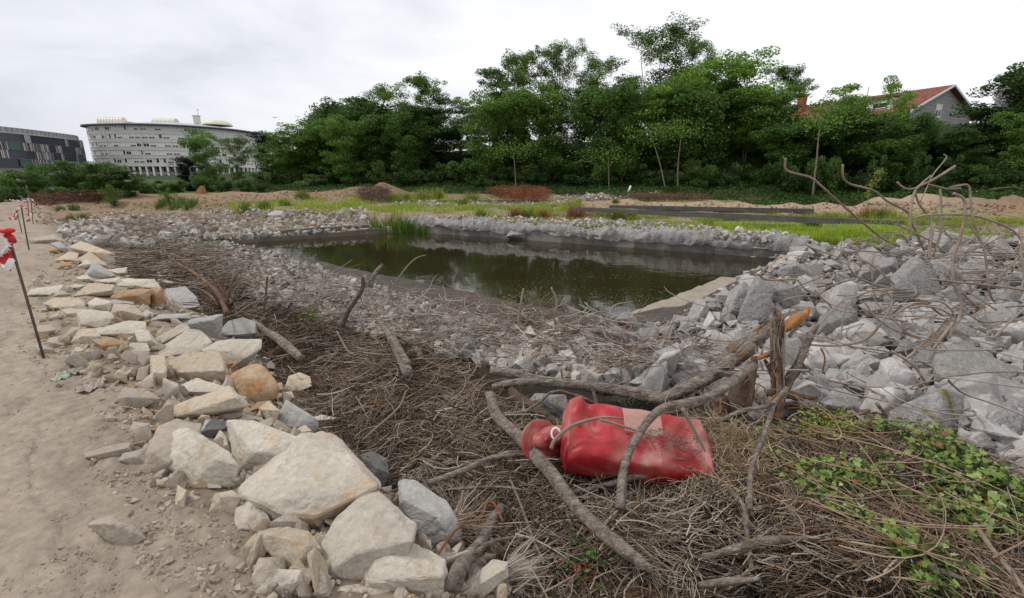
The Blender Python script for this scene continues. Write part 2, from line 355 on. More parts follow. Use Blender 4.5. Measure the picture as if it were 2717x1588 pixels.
# ================= water =================
def build_water():
    m=bpy.data.materials.new('pond_water'); m.use_nodes=True; N=m.node_tree.nodes; L=m.node_tree.links; b=N['Principled BSDF']
    b.inputs['Base Color'].default_value=(.026,.021,.009,1); b.inputs['Roughness'].default_value=.045; b.inputs['IOR'].default_value=1.33
    tc=N.new('ShaderNodeTexCoord'); n=N.new('ShaderNodeTexNoise'); n.inputs['Scale'].default_value=2.2; n.inputs['Detail'].default_value=4
    mp=N.new('ShaderNodeMapping'); mp.inputs['Scale'].default_value=(1,1.6,1); mp.inputs['Rotation'].default_value=(0,0,.5)
    L.new(tc.outputs['Object'],mp.inputs[0]); L.new(mp.outputs[0],n.inputs['Vector'])
    # ripples grow towards the inlet at the right corner
    g=N.new('ShaderNodeVectorMath'); g.operation='DISTANCE'; g.inputs[1].default_value=(7.2,11.6,0); L.new(tc.outputs['Object'],g.inputs[0])
    mr=N.new('ShaderNodeMapRange'); mr.inputs[1].default_value=.5; mr.inputs[2].default_value=5.5; mr.inputs[3].default_value=.35; mr.inputs[4].default_value=.035; L.new(g.outputs['Value'],mr.inputs[0])
    bp=N.new('ShaderNodeBump'); bp.inputs['Distance'].default_value=.05; L.new(mr.outputs[0],bp.inputs['Strength']); L.new(n.outputs['Fac'],bp.inputs['Height']); L.new(bp.outputs[0],b.inputs['Normal'])
    v=[(-14,5,WATER),(13,5,WATER),(13,22.5,WATER),(-14,22.5,WATER)]
    tag(mesh_obj('pond_water',v,[(0,1,2,3)],m),kind='structure')
    # small puddle in the brush at the foot of the riprap
    a=np.linspace(0,2*np.pi,28,endpoint=False); rad=1+.2*np.sin(3*a)+.1*np.sin(7*a)
    v=[(-8.2+.95*c*math.cos(t)-.3*c*math.sin(t),10.0+.55*c*math.sin(t)+.5*c*math.cos(t)*-1,-.315) for t,c in zip(a,rad)]
    tag(mesh_obj('puddle_water',v,[tuple(range(28))],m),kind='structure')
build_water()
# floating specks of foam
def build_foam():
    n=5200; sx=rng.uniform(980,2000,n); sy=rng.uniform(680,870,n)
    d=ray(sx,sy); t=(WATER+.006-CAMZ)/d[:,2]; P=d*t[:,None]; P[:,2]=WATER+.006
    k=(fbm(P[:,0]*.5,P[:,1]*1.1,oct=3,seed=31)+rng.uniform(-.3,.3,n)+(P[:,0]-3)*.05>0.0)&(H0(P[:,0],P[:,1])<-.72)
    P=P[k]; n=len(P); s=rng.uniform(.003,.010,n)**1.0; a=rng.uniform(0,6.28,n)
    V=[];o=np.array([[1,0],[0,1],[-1,0],[0,-1]])
    for kx,ky in o:
        V.append(np.stack([P[:,0]+s*(kx*np.cos(a)-ky*np.sin(a)),P[:,1]+s*(kx*np.sin(a)+ky*np.cos(a)),P[:,2]],-1))
    V=np.stack(V,1).reshape(-1,3); f=np.arange(4*n).reshape(n,4)
    m=nmat('foam',(.55,.53,.48),.8)
    tag(mesh_obj('floating_foam',V,f,m),'pale specks of foam floating on the dark pond water','foam',kind='stuff')
build_foam()
# ================= buildings =================
def pm(name,base,**k): return nmat(name,base,**k)
M_bwall=pm('facade_stone',(.66,.63,.57),var=(.58,.56,.51),scale=.4,speck=.05,speck_scale=3)
M_white=pm('white_paint',(.80,.80,.79)); M_shut=pm('white_shutter',(.66,.67,.68)); M_glass=pm('dark_glass',(.03,.035,.045),rough=.15,spec=.5)
M_roofg=pm('pale_metal_roof',(.42,.45,.45),rough=.5); M_dkedge=pm('dark_edge',(.08,.085,.09),rough=.6); M_cream=pm('cream_plastic',(.70,.66,.52),rough=.5)
def sp_resample(pts,step):
    P=catmull(pts,12); d=np.r_[0,np.cumsum(np.linalg.norm(np.diff(P,axis=0),axis=1))]; n=int(d[-1]/step)
    s=np.arange(n+1)*step+(d[-1]-n*step)/2; return np.stack([np.interp(s,d,P[:,0]),np.interp(s,d,P[:,1])],-1)
def strip(mb,plan,off0,off1,z0,z1,z0b=None,z1b=None):
    """ring segment following a plan curve; off = outward offset"""
    T=np.gradient(plan,axis=0); T/=np.linalg.norm(T,axis=1)[:,None]; N=np.stack([T[:,1],-T[:,0]],-1)
    a=plan+N*off0; b=plan+N*off1; n=len(plan); v=[]
    for i in range(n): v+=[(a[i][0],a[i][1],z0),(b[i][0],b[i][1],z0 if z0b is None else z0b),(b[i][0],b[i][1],z1 if z1b is None else z1b),(a[i][0],a[i][1],z1)]
    f=[(0,1,2,3),tuple(4*(n-1)+k for k in (3,2,1,0))]
    for i in range(n-1):
        for k in range(4): f.append((4*i+k,4*(i+1)+k,4*(i+1)+(k+1)%4,4*i+(k+1)%4))
    mb.add(v,f)
def office():
    root=empty('office_building',(-155,205,1))
    tag(root,'long pale office building with a curved front, five rows of windows and a column arcade','office building')
    root_loc=Vector(root.location)
    plan=sp_resample([(-172,244),(-181,226),(-184,212),(-178,203),(-167,200),(-156,199),(-146,201),(-138,206),(-131,214),(-127,225),(-126,240)],2.6)
    core=catmull([(-172,244),(-181,226),(-184,212),(-178,203),(-167,200),(-156,199),(-146,201),(-138,206),(-131,214),(-127,225),(-126,240)],6)
    def fin(mb,name,mat,parent=root):
        o=mb.build(name,mat); o.data.transform(Matrix.Translation(-root_loc)); o.parent=parent; return o
    mb=MB(); 
    for k in range(5):
        zt=22.9-3.25*k
        strip(mb,plan,-1,.0,zt-3.25,zt-1.75)       # spandrel band
        strip(mb,plan,-1,.35,zt-3.3,zt-3.05) if k==4 else strip(mb,plan,-1,.12,zt-1.95,zt-1.8)
    strip(mb,plan,-9,-.5,6.7,23.2)                  # core
    strip(mb,plan,-9,-2.2,0,6.7)
    strip(mb,plan,-2.2,-1.9,3.4,4.3)
    fin(mb,'wall',M_bwall)
    mb=MB(); strip(mb,plan,-3,1.9,22.95,23.35); fin(mb,'roof_edge',M_dkedge)
    mb=MB(); strip(mb,plan,-16,1.9,23.36,25.9,23.36,23.5); fin(mb,'roof',M_roofg)
    T=np.gradient(plan,axis=0); T/=np.linalg.norm(T,axis=1)[:,None]; N=np.stack([T[:,1],-T[:,0]],-1)
    wins=[]
    rr=random.Random(5); lastc=0
    for k in range(5):
        zt=22.9-3.25*k
        for i in range(len(plan)-1):
            c=(plan[i]+plan[i+1])/2; t=T[i]; nn=N[i]; 
            st=rr.choice([0,0,1,1,2,3]); wins.append((k,i,c,t,nn,zt,st))
    mats=[M_white,M_shut,M_glass]
    def win_mesh(lst):
        me_v=[];me_f=[];mi=[]
        def bx(c,t,nn,along,out,z,sa,so,sz,m):
            b=len(me_v)
            for dz in (-1,1):
                for (a,o_) in ((-1,-1),(1,-1),(1,1),(-1,1)):
                    p=c+t*(along+a*sa/2)+nn*(out+o_*so/2); me_v.append((p[0]-root_loc.x,p[1]-root_loc.y,z+dz*sz/2-root_loc.z))
            for q in [(0,3,2,1),(4,5,6,7),(0,1,5,4),(1,2,6,5),(2,3,7,6),(3,0,4,7)]: me_f.append(tuple(b+x for x in q)); mi.append(m)
        for (k,i,c,t,nn,zt,st) in lst:
            bx(c,t,nn,-1.12,-.28,zt-.9,.36,.3,1.7,0)            # pier
            bx(c,t,nn,.18,-.42,zt-.9,2.2,.06,1.7,2)             # glass
            bx(c,t,nn,.18,-.32,zt-.08,2.2,.12,.16,0); bx(c,t,nn,.18,-.3,zt-.9,.09,.1,1.7,0)
            h=[1.7,1.15,.55,0][st]
            if h: bx(c,t,nn,.18,-.34,zt-.05-h/2,2.1,.1,h,1)
            if st==3: bx(c,t,nn,-.4,-.34,zt-.9,.9,.1,1.7,1)
        me=bpy.data.meshes.new('window'); me.from_pydata(me_v,[],me_f); [me.materials.append(m) for m in mats]; me.polygons.foreach_set('material_index',mi); me.update(); return me
    # the 95 windows nearest the middle of the front become parts, the rest one part
    idx=sorted(range(len(wins)),key=lambda w:abs(wins[w][1]-len(plan)*.47)+.01*wins[w][0])
    for w in idx[:95]:
        o=bpy.data.objects.new('window',win_mesh([wins[w]])); COL.objects.link(o); o.parent=root
    o=bpy.data.objects.new('window_rows',win_mesh([wins[w] for w in idx[95:]])); COL.objects.link(o); o.parent=root; o['kind']='stuff'
    for i in range(len(plan)-1):
        c=plan[i]; mb=MB(); mb.box((c[0]+N[i][0]*-.1,c[1]+N[i][1]*-.1,3.35),(.62,.75,6.7),math.atan2(T[i][1],T[i][0])); fin(mb,'column',M_white)
        m=(plan[i]+plan[i+1])/2-N[i]*1.85; a=math.atan2(T[i][1],T[i][0])
        for z,hh in ((5.5,2.2),(2.6,1.3)): g=MB(); g.box((m[0],m[1],z),(1.7,.3,hh),a); fin(g,'arcade_window',M_glass)
    mb=MB(); strip(mb,plan,-.1,.45,6.6,7.0); fin(mb,'arcade_beam',M_bwall)
    # vertical rainwater pipes
    for i in range(3,len(plan)-3,6): mb=MB(); mb.box((plan[i][0]+N[i][0]*.3,plan[i][1]+N[i][1]*.3,15),(.18,.18,16)); fin(mb,'downpipe',M_white)
    def at(cx,cy,D):
        sx,sy=S('C1',[(cx,cy)])[0]; p=ray(sx,sy)*D; return Vector((p[0],p[1],p[2]+CAMZ))
    for (x0,x1,yt,yb,D) in ((960,1185,228,262,205),(1480,1685,238,274,205)):
        a=at(x0,yb,D); b=at(x1,yb,D); h=(at(x0,yt,D)-a).z; mb=MB(); n=9; mid=(a+b)/2; L=(b-a).length
        v=[];f=[]
        for s in (-.5,.5):
            for i in range(n): t=math.pi*i/(n-1); v.append((mid.x+s*L,mid.y-h*1.3*math.cos(t),a.z-1.2+(h+1.2)*math.sin(t)))
        f=[(i,i+1,n+i+1,n+i) for i in range(n-1)]+[tuple(range(n))[::-1],tuple(range(n,2*n))]
        mb.add(v,f); o=fin(mb,'barrel_skylight',M_cream)
        r=MB()
        for s in np.linspace(-.5,.5,9): r.tube([(mid.x+s*L,mid.y-(h*1.3+.1)*math.cos(math.pi*i/8),a.z-1.2+(h+1.3)*math.sin(math.pi*i/8)) for i in range(9)],.12,4)
        fin(r,'skylight_rib',M_white,o); 
    a=at(2075,285,212); mb=MB(); v=[];f=[];n=24;m=7
    for j in range(m):
        ph=j/(m-1)*math.pi/2
        for i in range(n):
            t=2*math.pi*i/n; v.append((a.x+6.2*math.cos(ph)*math.cos(t)*(1+.02*(i%2)),a.y+6.2*math.cos(ph)*math.sin(t)*(1+.02*(i%2)),a.z-.8+2.7*math.sin(ph)))
    for j in range(m-1):
        for i in range(n): f.append((j*n+i,j*n+(i+1)%n,(j+1)*n+(i+1)%n,(j+1)*n+i))
    mb.add(v,f); fin(mb,'ribbed_dome',M_cream)
    a=at(1883,262,203); mb=MB(); mb.box((a.x,a.y,a.z+.6),(2.0,2,3.2)).box((a.x,a.y,a.z+2.35),(2.5,2.4,.35)); fin(mb,'chimney_block',M_bwall)
    mb=MB(); mb.tube([(a.x+1,a.y,a.z+2),(a.x+1,a.y,a.z+5.2)],.07,5).tube([(a.x+.4,a.y,a.z+4.9),(a.x+1.6,a.y,a.z+4.9)],.05,5); fin(mb,'antenna',M_dkedge)
    return root
office()
def dark_block():
    root=empty('clad_building',(-169,165,1)); rl=Vector(root.location)
    tag(root,'dark modern building clad in vertical grey and black strips at the left edge','building')
    def fin(mb,name,mat,parent=root):
        o=mb.build(name,mat); o.data.transform(Matrix.Translation(-rl)); o.parent=parent; return o
    M_dglass=pm('blue_black_glass',(.02,.026,.045),rough=.2,spec=.5); M_strip=pm('grey_cladding',(.50,.49,.47),var=(.40,.395,.385),scale=.3)
    M_strip2=pm('mid_grey_cladding',(.17,.165,.16)); M_teal=pm('teal_glass',(.03,.07,.075),rough=.2,spec=.5); M_zinc=pm('zinc_sheet',(.33,.335,.35),rough=.6,var=(.26,.265,.28),scale=.3)
    pl=np.array([(-166.5,120),(-168,140),(-169,155),(-170,172),(-174,192),(-178,199)],float); P=sp_resample(pl,.62)
    T=np.gradient(P,axis=0); T/=np.linalg.norm(T,axis=1)[:,None]; N=np.stack([T[:,1],-T[:,0]],-1)
    ztop=16.4; rh=2.72; zb=ztop-4*rh
    mb=MB(); strip(mb,P[::6],-10,-.05,zb,ztop); fin(mb,'wall',M_dglass)
    mb=MB(); strip(mb,P[::6],-10,-.6,0,zb-.02); fin(mb,'base_wall',M_zinc)
    rr=random.Random(3)
    for k in range(4):
        z1=ztop-rh*k-.08; z0=z1-rh+.16; v=[];f=[];mt=[]
        for i in range(len(P)-1):
            gap=fbm([i*.13],[k*7.],oct=2,seed=5)[0]<-.08; w=rr.choice([.35,.5,.7,.8]); m=2 if gap else (0 if rr.random()<.6 else 1); o=.05 if gap else .25
            for (q,oo) in ((0,o),(w,o),(w+.02,.06),(.98,.06)):
                c=P[i]*(1-q)+P[i+1]*q+N[i]*oo; v+=[(c[0],c[1],z0),(c[0],c[1],z1)]
            mt+=[m,1,2,1]
        n=len(v)//2; f=[(2*i,2*i+2,2*i+3,2*i+1) for i in range(n-1)]
        a=MB(); a.add(v,f); o=fin(a,'cladding_row',M_strip); o.data.materials.append(M_strip2); o.data.materials.append(M_dglass); o.data.polygons.foreach_set('material_index',mt[:n-1])
        mb=MB(); strip(mb,P[::6],0,.28,z0-.14,z0-.04); fin(mb,'floor_line',M_strip2)
    for f,k in ((.53,1),(.56,3),(.9,2)):
        i=int(f*len(P)); z1=ztop-rh*k; c=P[i]+N[i]*.3; mb=MB(); mb.box((c[0],c[1],z1-rh/2),(4.2,.2,rh-.7),math.atan2(T[i][1],T[i][0])); o=fin(mb,'picture_window',M_teal)
        mb=MB(); mb.box((c[0]+N[i][0]*.1,c[1]+N[i][1]*.1,z1-.15),(4.4,.25,.14),math.atan2(T[i][1],T[i][0])).box((c[0]+N[i][0]*.1,c[1]+N[i][1]*.1,z1-rh+.12),(4.4,.25,.14),math.atan2(T[i][1],T[i][0])); fin(mb,'frame',M_strip2,o)
    mb=MB(); strip(mb,P[::6],-9,.35,ztop,ztop+.35); fin(mb,'eaves',M_strip)
    mb=MB(); strip(mb,P[::6],-9,-.9,ztop+.36,ztop+2.1); fin(mb,'metal_parapet',M_zinc)
    mb=MB(); 
    for i in range(0,len(P),3):
        c=P[i]-N[i]*.84; mb.box((c[0],c[1],ztop+1.2),(.07,.07,1.7))
    fin(mb,'parapet_seams',M_strip2)
    mb=MB(); c=P[len(P)//2]-N[3]*2; mb.tube([(c[0],c[1],ztop+2),(c[0]-.6,c[1],ztop+5.5)],.06,5); fin(mb,'antenna',M_dkedge)
dark_block()
def stone_house():
    M_ston=bpy.data.materials.new('stone_block_wall'); M_ston.use_nodes=True; N=M_ston.node_tree.nodes; L=M_ston.node_tree.links; b=N['Principled BSDF']; b.inputs['Roughness'].default_value=.9
    tc=N.new('ShaderNodeTexCoord'); sp=N.new('ShaderNodeSeparateXYZ'); cb=N.new('ShaderNodeCombineXYZ'); ad=N.new('ShaderNodeMath'); br=N.new('ShaderNodeTexBrick')
    L.new(tc.outputs['Object'],sp.inputs[0]); L.new(sp.outputs[0],ad.inputs[0]); L.new(sp.outputs[1],ad.inputs[1]); L.new(ad.outputs[0],cb.inputs[0]); L.new(sp.outputs[2],cb.inputs[1]); L.new(cb.outputs[0],br.inputs[0])
    br.inputs['Scale'].default_value=1; br.inputs['Brick Width'].default_value=1.1; br.inputs['Row Height'].default_value=.42; br.inputs['Mortar Size'].default_value=.025
    br.inputs['Color1'].default_value=(.30,.295,.285,1); br.inputs['Color2'].default_value=(.24,.235,.23,1); br.inputs['Mortar'].default_value=(.16,.16,.155,1); L.new(br.outputs['Color'],b.inputs['Base Color'])
    M_tile=bpy.data.materials.new('red_clay_tiles'); M_tile.use_nodes=True; N=M_tile.node_tree.nodes; L=M_tile.node_tree.links; b=N['Principled BSDF']; b.inputs['Roughness'].default_value=.85
    tc=N.new('ShaderNodeTexCoord'); n=N.new('ShaderNodeTexNoise'); n.inputs['Scale'].default_value=3; cr=N.new('ShaderNodeValToRGB'); cr.color_ramp.elements[0].color=(.12,.03,.02,1); cr.color_ramp.elements[0].position=.35; cr.color_ramp.elements[1].color=(.27,.085,.055,1); cr.color_ramp.elements[1].position=.65
    L.new(tc.outputs['Object'],n.inputs[0]); L.new(n.outputs[0],cr.inputs[0]); L.new(cr.outputs[0],b.inputs[0])
    w=8.2;hr=12.5;he=9.2;L_=17
    root=empty('stone_house',(52.8,59.8,0),math.atan2(.43,.9))
    tag(root,'grey stone house with a red tiled roof on top of the wooded bank','house')
    mb=MB(); mb.add([(-w+1,0,0),(w-1,0,0),(w-1,0,he+.25),(0,0,hr-.15),(-w+1,0,he+.25),(-w+1,L_,0),(w-1,L_,0),(w-1,L_,he+.25),(0,L_,hr-.15),(-w+1,L_,he+.25)],[(0,1,2,3,4),(9,8,7,6,5),(0,4,9,5),(1,6,7,2)]); mb.build('wall',M_ston,root)
    # tiled roof: corrugated slabs
    for s in (-1,1):
        v=[];f=[];n=int((L_+1.2)/.14); m=14
        for i in range(n+1):
            y=-.6+i*.14; bump=.05*(i%2)
            for j in range(m+1):
                t=j/m; x=s*(w+.3)*t; z=hr-(hr-he+.1)*t+bump-.0; v.append((x,y,z+.03*(j%2)))
        for i in range(n):
            for j in range(m): a=i*(m+1)+j; f.append((a,a+1,a+m+2,a+m+1) if s<0 else (a+1,a,a+m+1,a+m+2))
        mb=MB(); mb.add(v,f); mb.add([(0,-.6,hr-.22),(s*(w+.3),-.6,he-.28),(s*(w+.3),L_+.6,he-.28),(0,L_+.6,hr-.22)],[(0,1,2,3)]); mb.build('roof',M_tile,root)
        mb=MB(); a=math.atan2(-(hr-he+.1),s*(w+.3)); mb.hexa([(0,-.68,hr-.2),(s*(w+.3),-.68,he-.3),(s*(w+.3),-.6,he-.3),(0,-.6,hr-.2)],[(0,-.68,hr+.03),(s*(w+.3),-.68,he-.06),(s*(w+.3),-.6,he-.06),(0,-.6,hr+.03)]); mb.build('verge_board',M_shut,root)
    def win(x,z,ww,hh,shut,y=-.02,parent=root,ax='x'):
        fr=MB(); fr.box((x,y,z+hh/2+.07),(ww+.3,.12,.14)).box((x,y,z-hh/2-.07),(ww+.4,.2,.12)).box((x-ww/2-.07,y,z),(.14,.12,hh)).box((x+ww/2+.07,y,z),(.14,.12,hh)); o=fr.build('window',M_bwall,parent)
        g=MB(); g.box((x,y+.03,z),(ww-.01,.06,hh-.01)); g.build('pane',M_glass,o)
        sh=MB(); sh.box((x,y-.02,z+hh/2-shut*hh/2),(ww-.06,.05,shut*hh-.02)); sh.build('shutter',M_shut,o)
        m=MB(); m.box((x,y-.03,z),(.06,.05,hh-.02)).box((x,y-.03,z-hh/2+.04),(ww-.05,.05,.06)); m.build('frame',M_white,o)
    win(-1.2,9.55,1.15,1.3,.45); win(-4.6,7.3,1.5,1.25,.5); win(3,7.3,1.4,1.25,.8)
    # dormer on the left slope, facing left
    d=MB(); d.box((-5.7,3.6,10.3),(2.6,2.6,1.5)); d.box((-5.2,8.6,10.3),(2.6,3,1.4)); d.build('dormer',M_white,root)
    d=MB(); d.hexa([(-7.3,1.9,11.05),(-2.8,1.9,11.55),(-2.8,10.6,11.55),(-7.3,10.6,11.05)],[(-7.3,1.9,11.2),(-2.8,1.9,11.75),(-2.8,10.6,11.75),(-7.3,10.6,11.2)]); d.build('dormer_roof',M_tile,root)
    d=MB(); d.box((-7.03,3.4,10.35),(.08,1.5,.9)).box((-6.53,8.6,10.3),(.08,1.6,.9)); d.build('dormer_window',M_glass,root)
    d=MB(); d.box((-7.09,3.4,10.65),(.06,1.4,.3)).box((-7.09,3.4,9.95),(.1,1.6,.08)); d.build('dormer_shutter',M_shut,root)
    c=MB(); c.box((-3.4,L_-1.2,12.2),(.9,.9,2.2)).box((-3.4,L_-1.2,13.4),(1.1,1.1,.25)).box((-3.4,L_-1.2,13.6),(.8,.8,.15)); c.build('chimney',pm('chimney_brick',(.30,.08,.05)),root)
    c=MB(); c.tube([(.2,9,hr),(.2,9,hr+1.3)],.04,5); c.build('vent_pipe',M_dkedge,root)
    c=MB()
    for i in range(9): c.box((-w-.6+.1*i*0,-.3+i*.35,6.9),(.08,.08,1.3))
    c.box((-w-.6,1.2,7.55),(.1,3.3,.1)); c.build('porch_railing',M_shut,root)
stone_house()
def modern_grey():
    root=empty('grey_building',(92,76,0),R(-38)); tag(root,'grey flat fronted building with window bands behind the trees at the right edge','building')
    wm=pm('grey_render',(.24,.24,.255))
    b=MB(); b.box((0,6,9),(22,12,18.2)); b.build('wall',wm,root)
    fl=MB(); fl.box((0,-.25,18.3),(22.6,.6,.5)).box((0,-.25,15.4),(22.4,.6,.9)).box((0,-.25,11.6),(22.4,.6,1.1)); fl.build('floor_band',pm('light_grey_render',(.36,.36,.38)),root)
    for z in (16.8,13.5,10):
        for i in range(8):
            o=MB(); o.box((-9.4+i*2.7,-.06,z),(2.5,.14,2.3)); w=o.build('window',M_glass,root); o=MB(); o.box((-9.4+i*2.7,-.15,z),(.1,.08,2.3)).box((-9.4+i*2.7,-.15,z+.4),(2.5,.08,.08)); o.build('frame',M_dkedge,w)
    r=MB(); r.add([(-8,2,18.6),(11,2,18.6),(11,11,18.6),(-8,11,18.6),(-2,6,21.2),(8,6,21.2)],[(0,1,5,4),(1,2,5),(2,3,4,5),(3,0,4)]); r.build('roof',pm('pink_metal_roof',(.42,.33,.33)),root)
    s=MB()
    for i in range(12): s.tube([(-7.6+i*1.6,2,18.66),(-2+ (i*1.6-0)*.53,6,21.26)],.05,4)
    s.build('roof_seams',M_shut,root)
modern_grey()
def red_roofed():
    sx,sy=S('C1',[(2425,440)])[0]; p=ray(sx,sy)*262; root=empty('red_block',(p[0],p[1],0)); tag(root,'small block with a red upper storey beyond the curved office building','building')
    zt=p[2]+CAMZ+.5
    b=MB(); b.box((-2,4,zt/2-3),(9,8,zt-6)); b.build('wall',M_bwall,root); b=MB(); b.box((-2,4,zt-3),(9.4,8.4,6)); b.build('red_storey',pm('red_sheet',(.35,.03,.03)),root)
    b=MB(); b.box((3,4,zt+.6),(1.2,1.2,1.2)); b.build('chimney',pm('red_sheet',(.35,.03,.03)),root)
    b=MB(); [b.box((-3+i*2.2,-.28,zt-3),(1,.1,1.6)) for i in range(4)]; b.build('window_row',M_glass,root)
red_roofed()
# ================= concrete pond walls, channel =================
def wall_along(name,a,b,zb,zt,th,label,mat,matcrest,crest=.28,seed=0,cat='wall'):
    a=np.array(a,float);b=np.array(b,float); L=np.linalg.norm(b-a); t=(b-a)/L; nrm=np.array([t[1],-t[0]])
    mid=(a+b)/2; root=empty(name,(mid[0],mid[1],0)); tag(root,label,cat)
    n=int(L/.07); s=np.linspace(0,L,n)
    # lower smooth face, top edge ragged
    top=zt+.07*fbm(s*1.1,s*0,oct=5,seed=seed)+.10*np.maximum(0,fbm(s*.35,s*0+4,oct=3,seed=seed+2))
    v=[];f=[]
    for i in range(n):
        p=a+t*s[i]
        for (o,z) in ((0,zb),(0,top[i]),(-th,top[i]),(-th,zb)): v.append((p[0]+nrm[0]*o-mid[0],p[1]+nrm[1]*o-mid[1],z))
    for i in range(n-1):
        for k in range(3): f.append((4*i+k,4*i+k+1,4*i+4+k+1,4*i+4+k))
    f+=[(0,1,2,3),tuple(4*(n-1)+k for k in (3,2,1,0))]
    mesh_obj('wall_face',v,f,mat,root)
    # broken crest: rough displaced ridge
    prof=np.array([(.03,-.16),(.05,.0),(.0,.10),(-.08,.19),(-.17,.24),(-.28,.23),(-.40,.14),(-.52,.0),(-.6,-.2)]); m=len(prof)
    ss,kk=np.meshgrid(s,np.arange(m),indexing='ij')
    px=prof[kk,0]; pz=prof[kk,1]*(1+.6*fbm(ss*.8,kk*.0,oct=3,seed=seed+5))
    d1=fbm(ss*4.2,kk*.55,oct=4,seed=seed+7); d2=fbm(ss*4.2,kk*.55+9,oct=4,seed=seed+8)
    d3=fbm(ss*11,kk*1.3,oct=3,seed=seed+12); d3=np.round(d3*5)/5; px=px+.13*d1+.10*d3; pz=pz+.15*d2+.09*d3
    pz[:,0]=top-zt-.05+.13*fbm(s*2.7,s*0+3,oct=4,seed=seed+9)-.09; px[:,0]=.02
    P=a[None,None,:]+t[None,None,:]*(ss+.1*d2)[...,None]+nrm[None,None,:]*px[...,None]
    V=np.stack([P[...,0]-mid[0],P[...,1]-mid[1],zt+pz],-1).reshape(-1,3)
    i=np.arange(n-1)[:,None]; j=np.arange(m-1)[None,:]
    f=np.stack([i*m+j,i*m+j+1,(i+1)*m+j+1,(i+1)*m+j],-1).reshape(-1,4)
    if crest: mesh_obj('broken_crest',V,f,matcrest,root,smooth=False)
    return root
M_wallface=nmat('wet_wall_concrete',(.17,.155,.135),.9,var=(.09,.085,.08),scale=1.6,stain=(.26,.235,.19),stain_lo=.5,stain_hi=.6,stain_scale=1.1,speck=.12,speck_scale=30,bump=.3,stretch=(1,1,.8))
M_darkconc=nmat('dark_channel_concrete',(.085,.08,.078),.95,var=(.13,.12,.11),scale=1.5,speck=.2,speck_scale=20,bump=.3)
M_ledge=nmat('brown_stained_concrete',(.17,.14,.105),.9,var=(.11,.09,.07),scale=2,speck=.2,speck_scale=30,bump=.3)
wall_along('pond_wall',PB-np.array([.2,-.1]),PC+np.array([.6,-.3]),-1.3,-.33,.35,'broken concrete pond wall with a ragged grey crest along the far side of the water',M_wallface,M_concL,seed=3)
wall_along('pond_ledge',PA+np.array([-.3,-.3]),PB+np.array([-.9,-.7]),-1.3,-.56,.45,'low brown concrete ledge at the waterline below the far left rubble',M_ledge,M_concL,crest=0,seed=13,cat='ledge')
def beam(name,p,q,w,h,mat,label,cat):
    p=Vector(p);q=Vector(q); d=q-p; m=(p+q)/2; o=empty(name,m); o.name=name; bpy.data.objects.remove(o)
    n=24; v=[];f=[]; side=Vector((d.y,-d.x,0)).normalized()
    for i in range(n+1):
        c=p+d*(i/n)-m; j=float(fbm([i*.7],[h*9],oct=2,seed=4)[0])*.03
        for (a,b) in ((-w/2,-h/2),(w/2,-h/2),(w/2,h/2+j),(-w/2,h/2-j)): v.append(tuple(c+side*(a+j*.5)+Vector((0,0,b))))
    for i in range(n):
        for k in range(4): f.append((4*i+k,4*i+(k+1)%4,4*i+4+(k+1)%4,4*i+4+k))
    f+=[(3,2,1,0),tuple(4*n+k for k in range(4))]
    o=mesh_obj(name,v,f,mat); o.location=m; tag(o,label,cat); return o
beam('concrete_beam',(-9.9,17.3,-.42),(-6.2,20.0,-.40),.35,.16,M_ledge,'brown concrete beam lying behind the pond ledge under grey rubble','beam')
# channel at the foot of the sandy berm: two parallel dark walls
def chan(pts,lab,h,zoff,name='channel_wall'):
    P=[]
    for x,y in pts:
        sx,sy=S('P',[(x,y)])[0]; p,_,_=hit([sx],[sy]); P.append(p[0])
    a,b=P[0],P[-1]
    beam(name,(a[0],a[1],-.12+zoff),(b[0],b[1],-.12+zoff),.3,h,M_darkconc,lab,'wall')
chan([(1405,523),(2225,552)],'long dark concrete channel wall, the nearer of two, between bright grass and sandy bank',.24,.02)
chan([(1500,512),(2000,527)],'long dark concrete channel wall, the farther of two, at the foot of the sandy bank',.22,.10)
chan([(975,499),(1330,499)],'short dark broken concrete edge in the weeds left of the red brush pile',.25,.05,'channel_edge')
# right near edge of the pond: tan slab visible between water and rubble
o=beam('pond_coping',(2.05,6.85,-.62),(5.0,9.9,-.64),.55,.22,nmat('tan_coping',(.34,.29,.225),.9,var=(.26,.22,.18),scale=3,speck=.2,speck_scale=30,bump=.4),'tan concrete edge strip of the pond between the water and the right hand rubble','coping')
# ================= vegetation =================
def leaf_quads(C,size,up=.5,asp=.6,rg=rng):
    n=len(C); nv=rg.normal(size=(n,3)); nv[:,2]=np.abs(nv[:,2])+up; nv/=np.linalg.norm(nv,axis=1)[:,None]
    a=rg.normal(size=(n,3)); a-=nv*(a*nv).sum(1)[:,None]; a/=np.linalg.norm(a,axis=1)[:,None]; b=np.cross(nv,a)
    s=(np.broadcast_to(size,(n,)))[:,None]
    V=np.stack([C-a*s*.5,C+b*s*asp*.5-a*s*.08,C+a*s*.5,C-b*s*asp*.5-a*s*.08],1).reshape(-1,3)
    return V,np.arange(4*n).reshape(n,4)
def cols_of(base,n,per,var=.2,rg=rng):
    c=np.array(base)[None,:]*np.ones((n,1))*(1+rg.uniform(-var,var,(n,1))); c[:,0]*=1+rg.uniform(-.18,.25,n); return np.repeat(np.clip(c,0,1),per,axis=0)
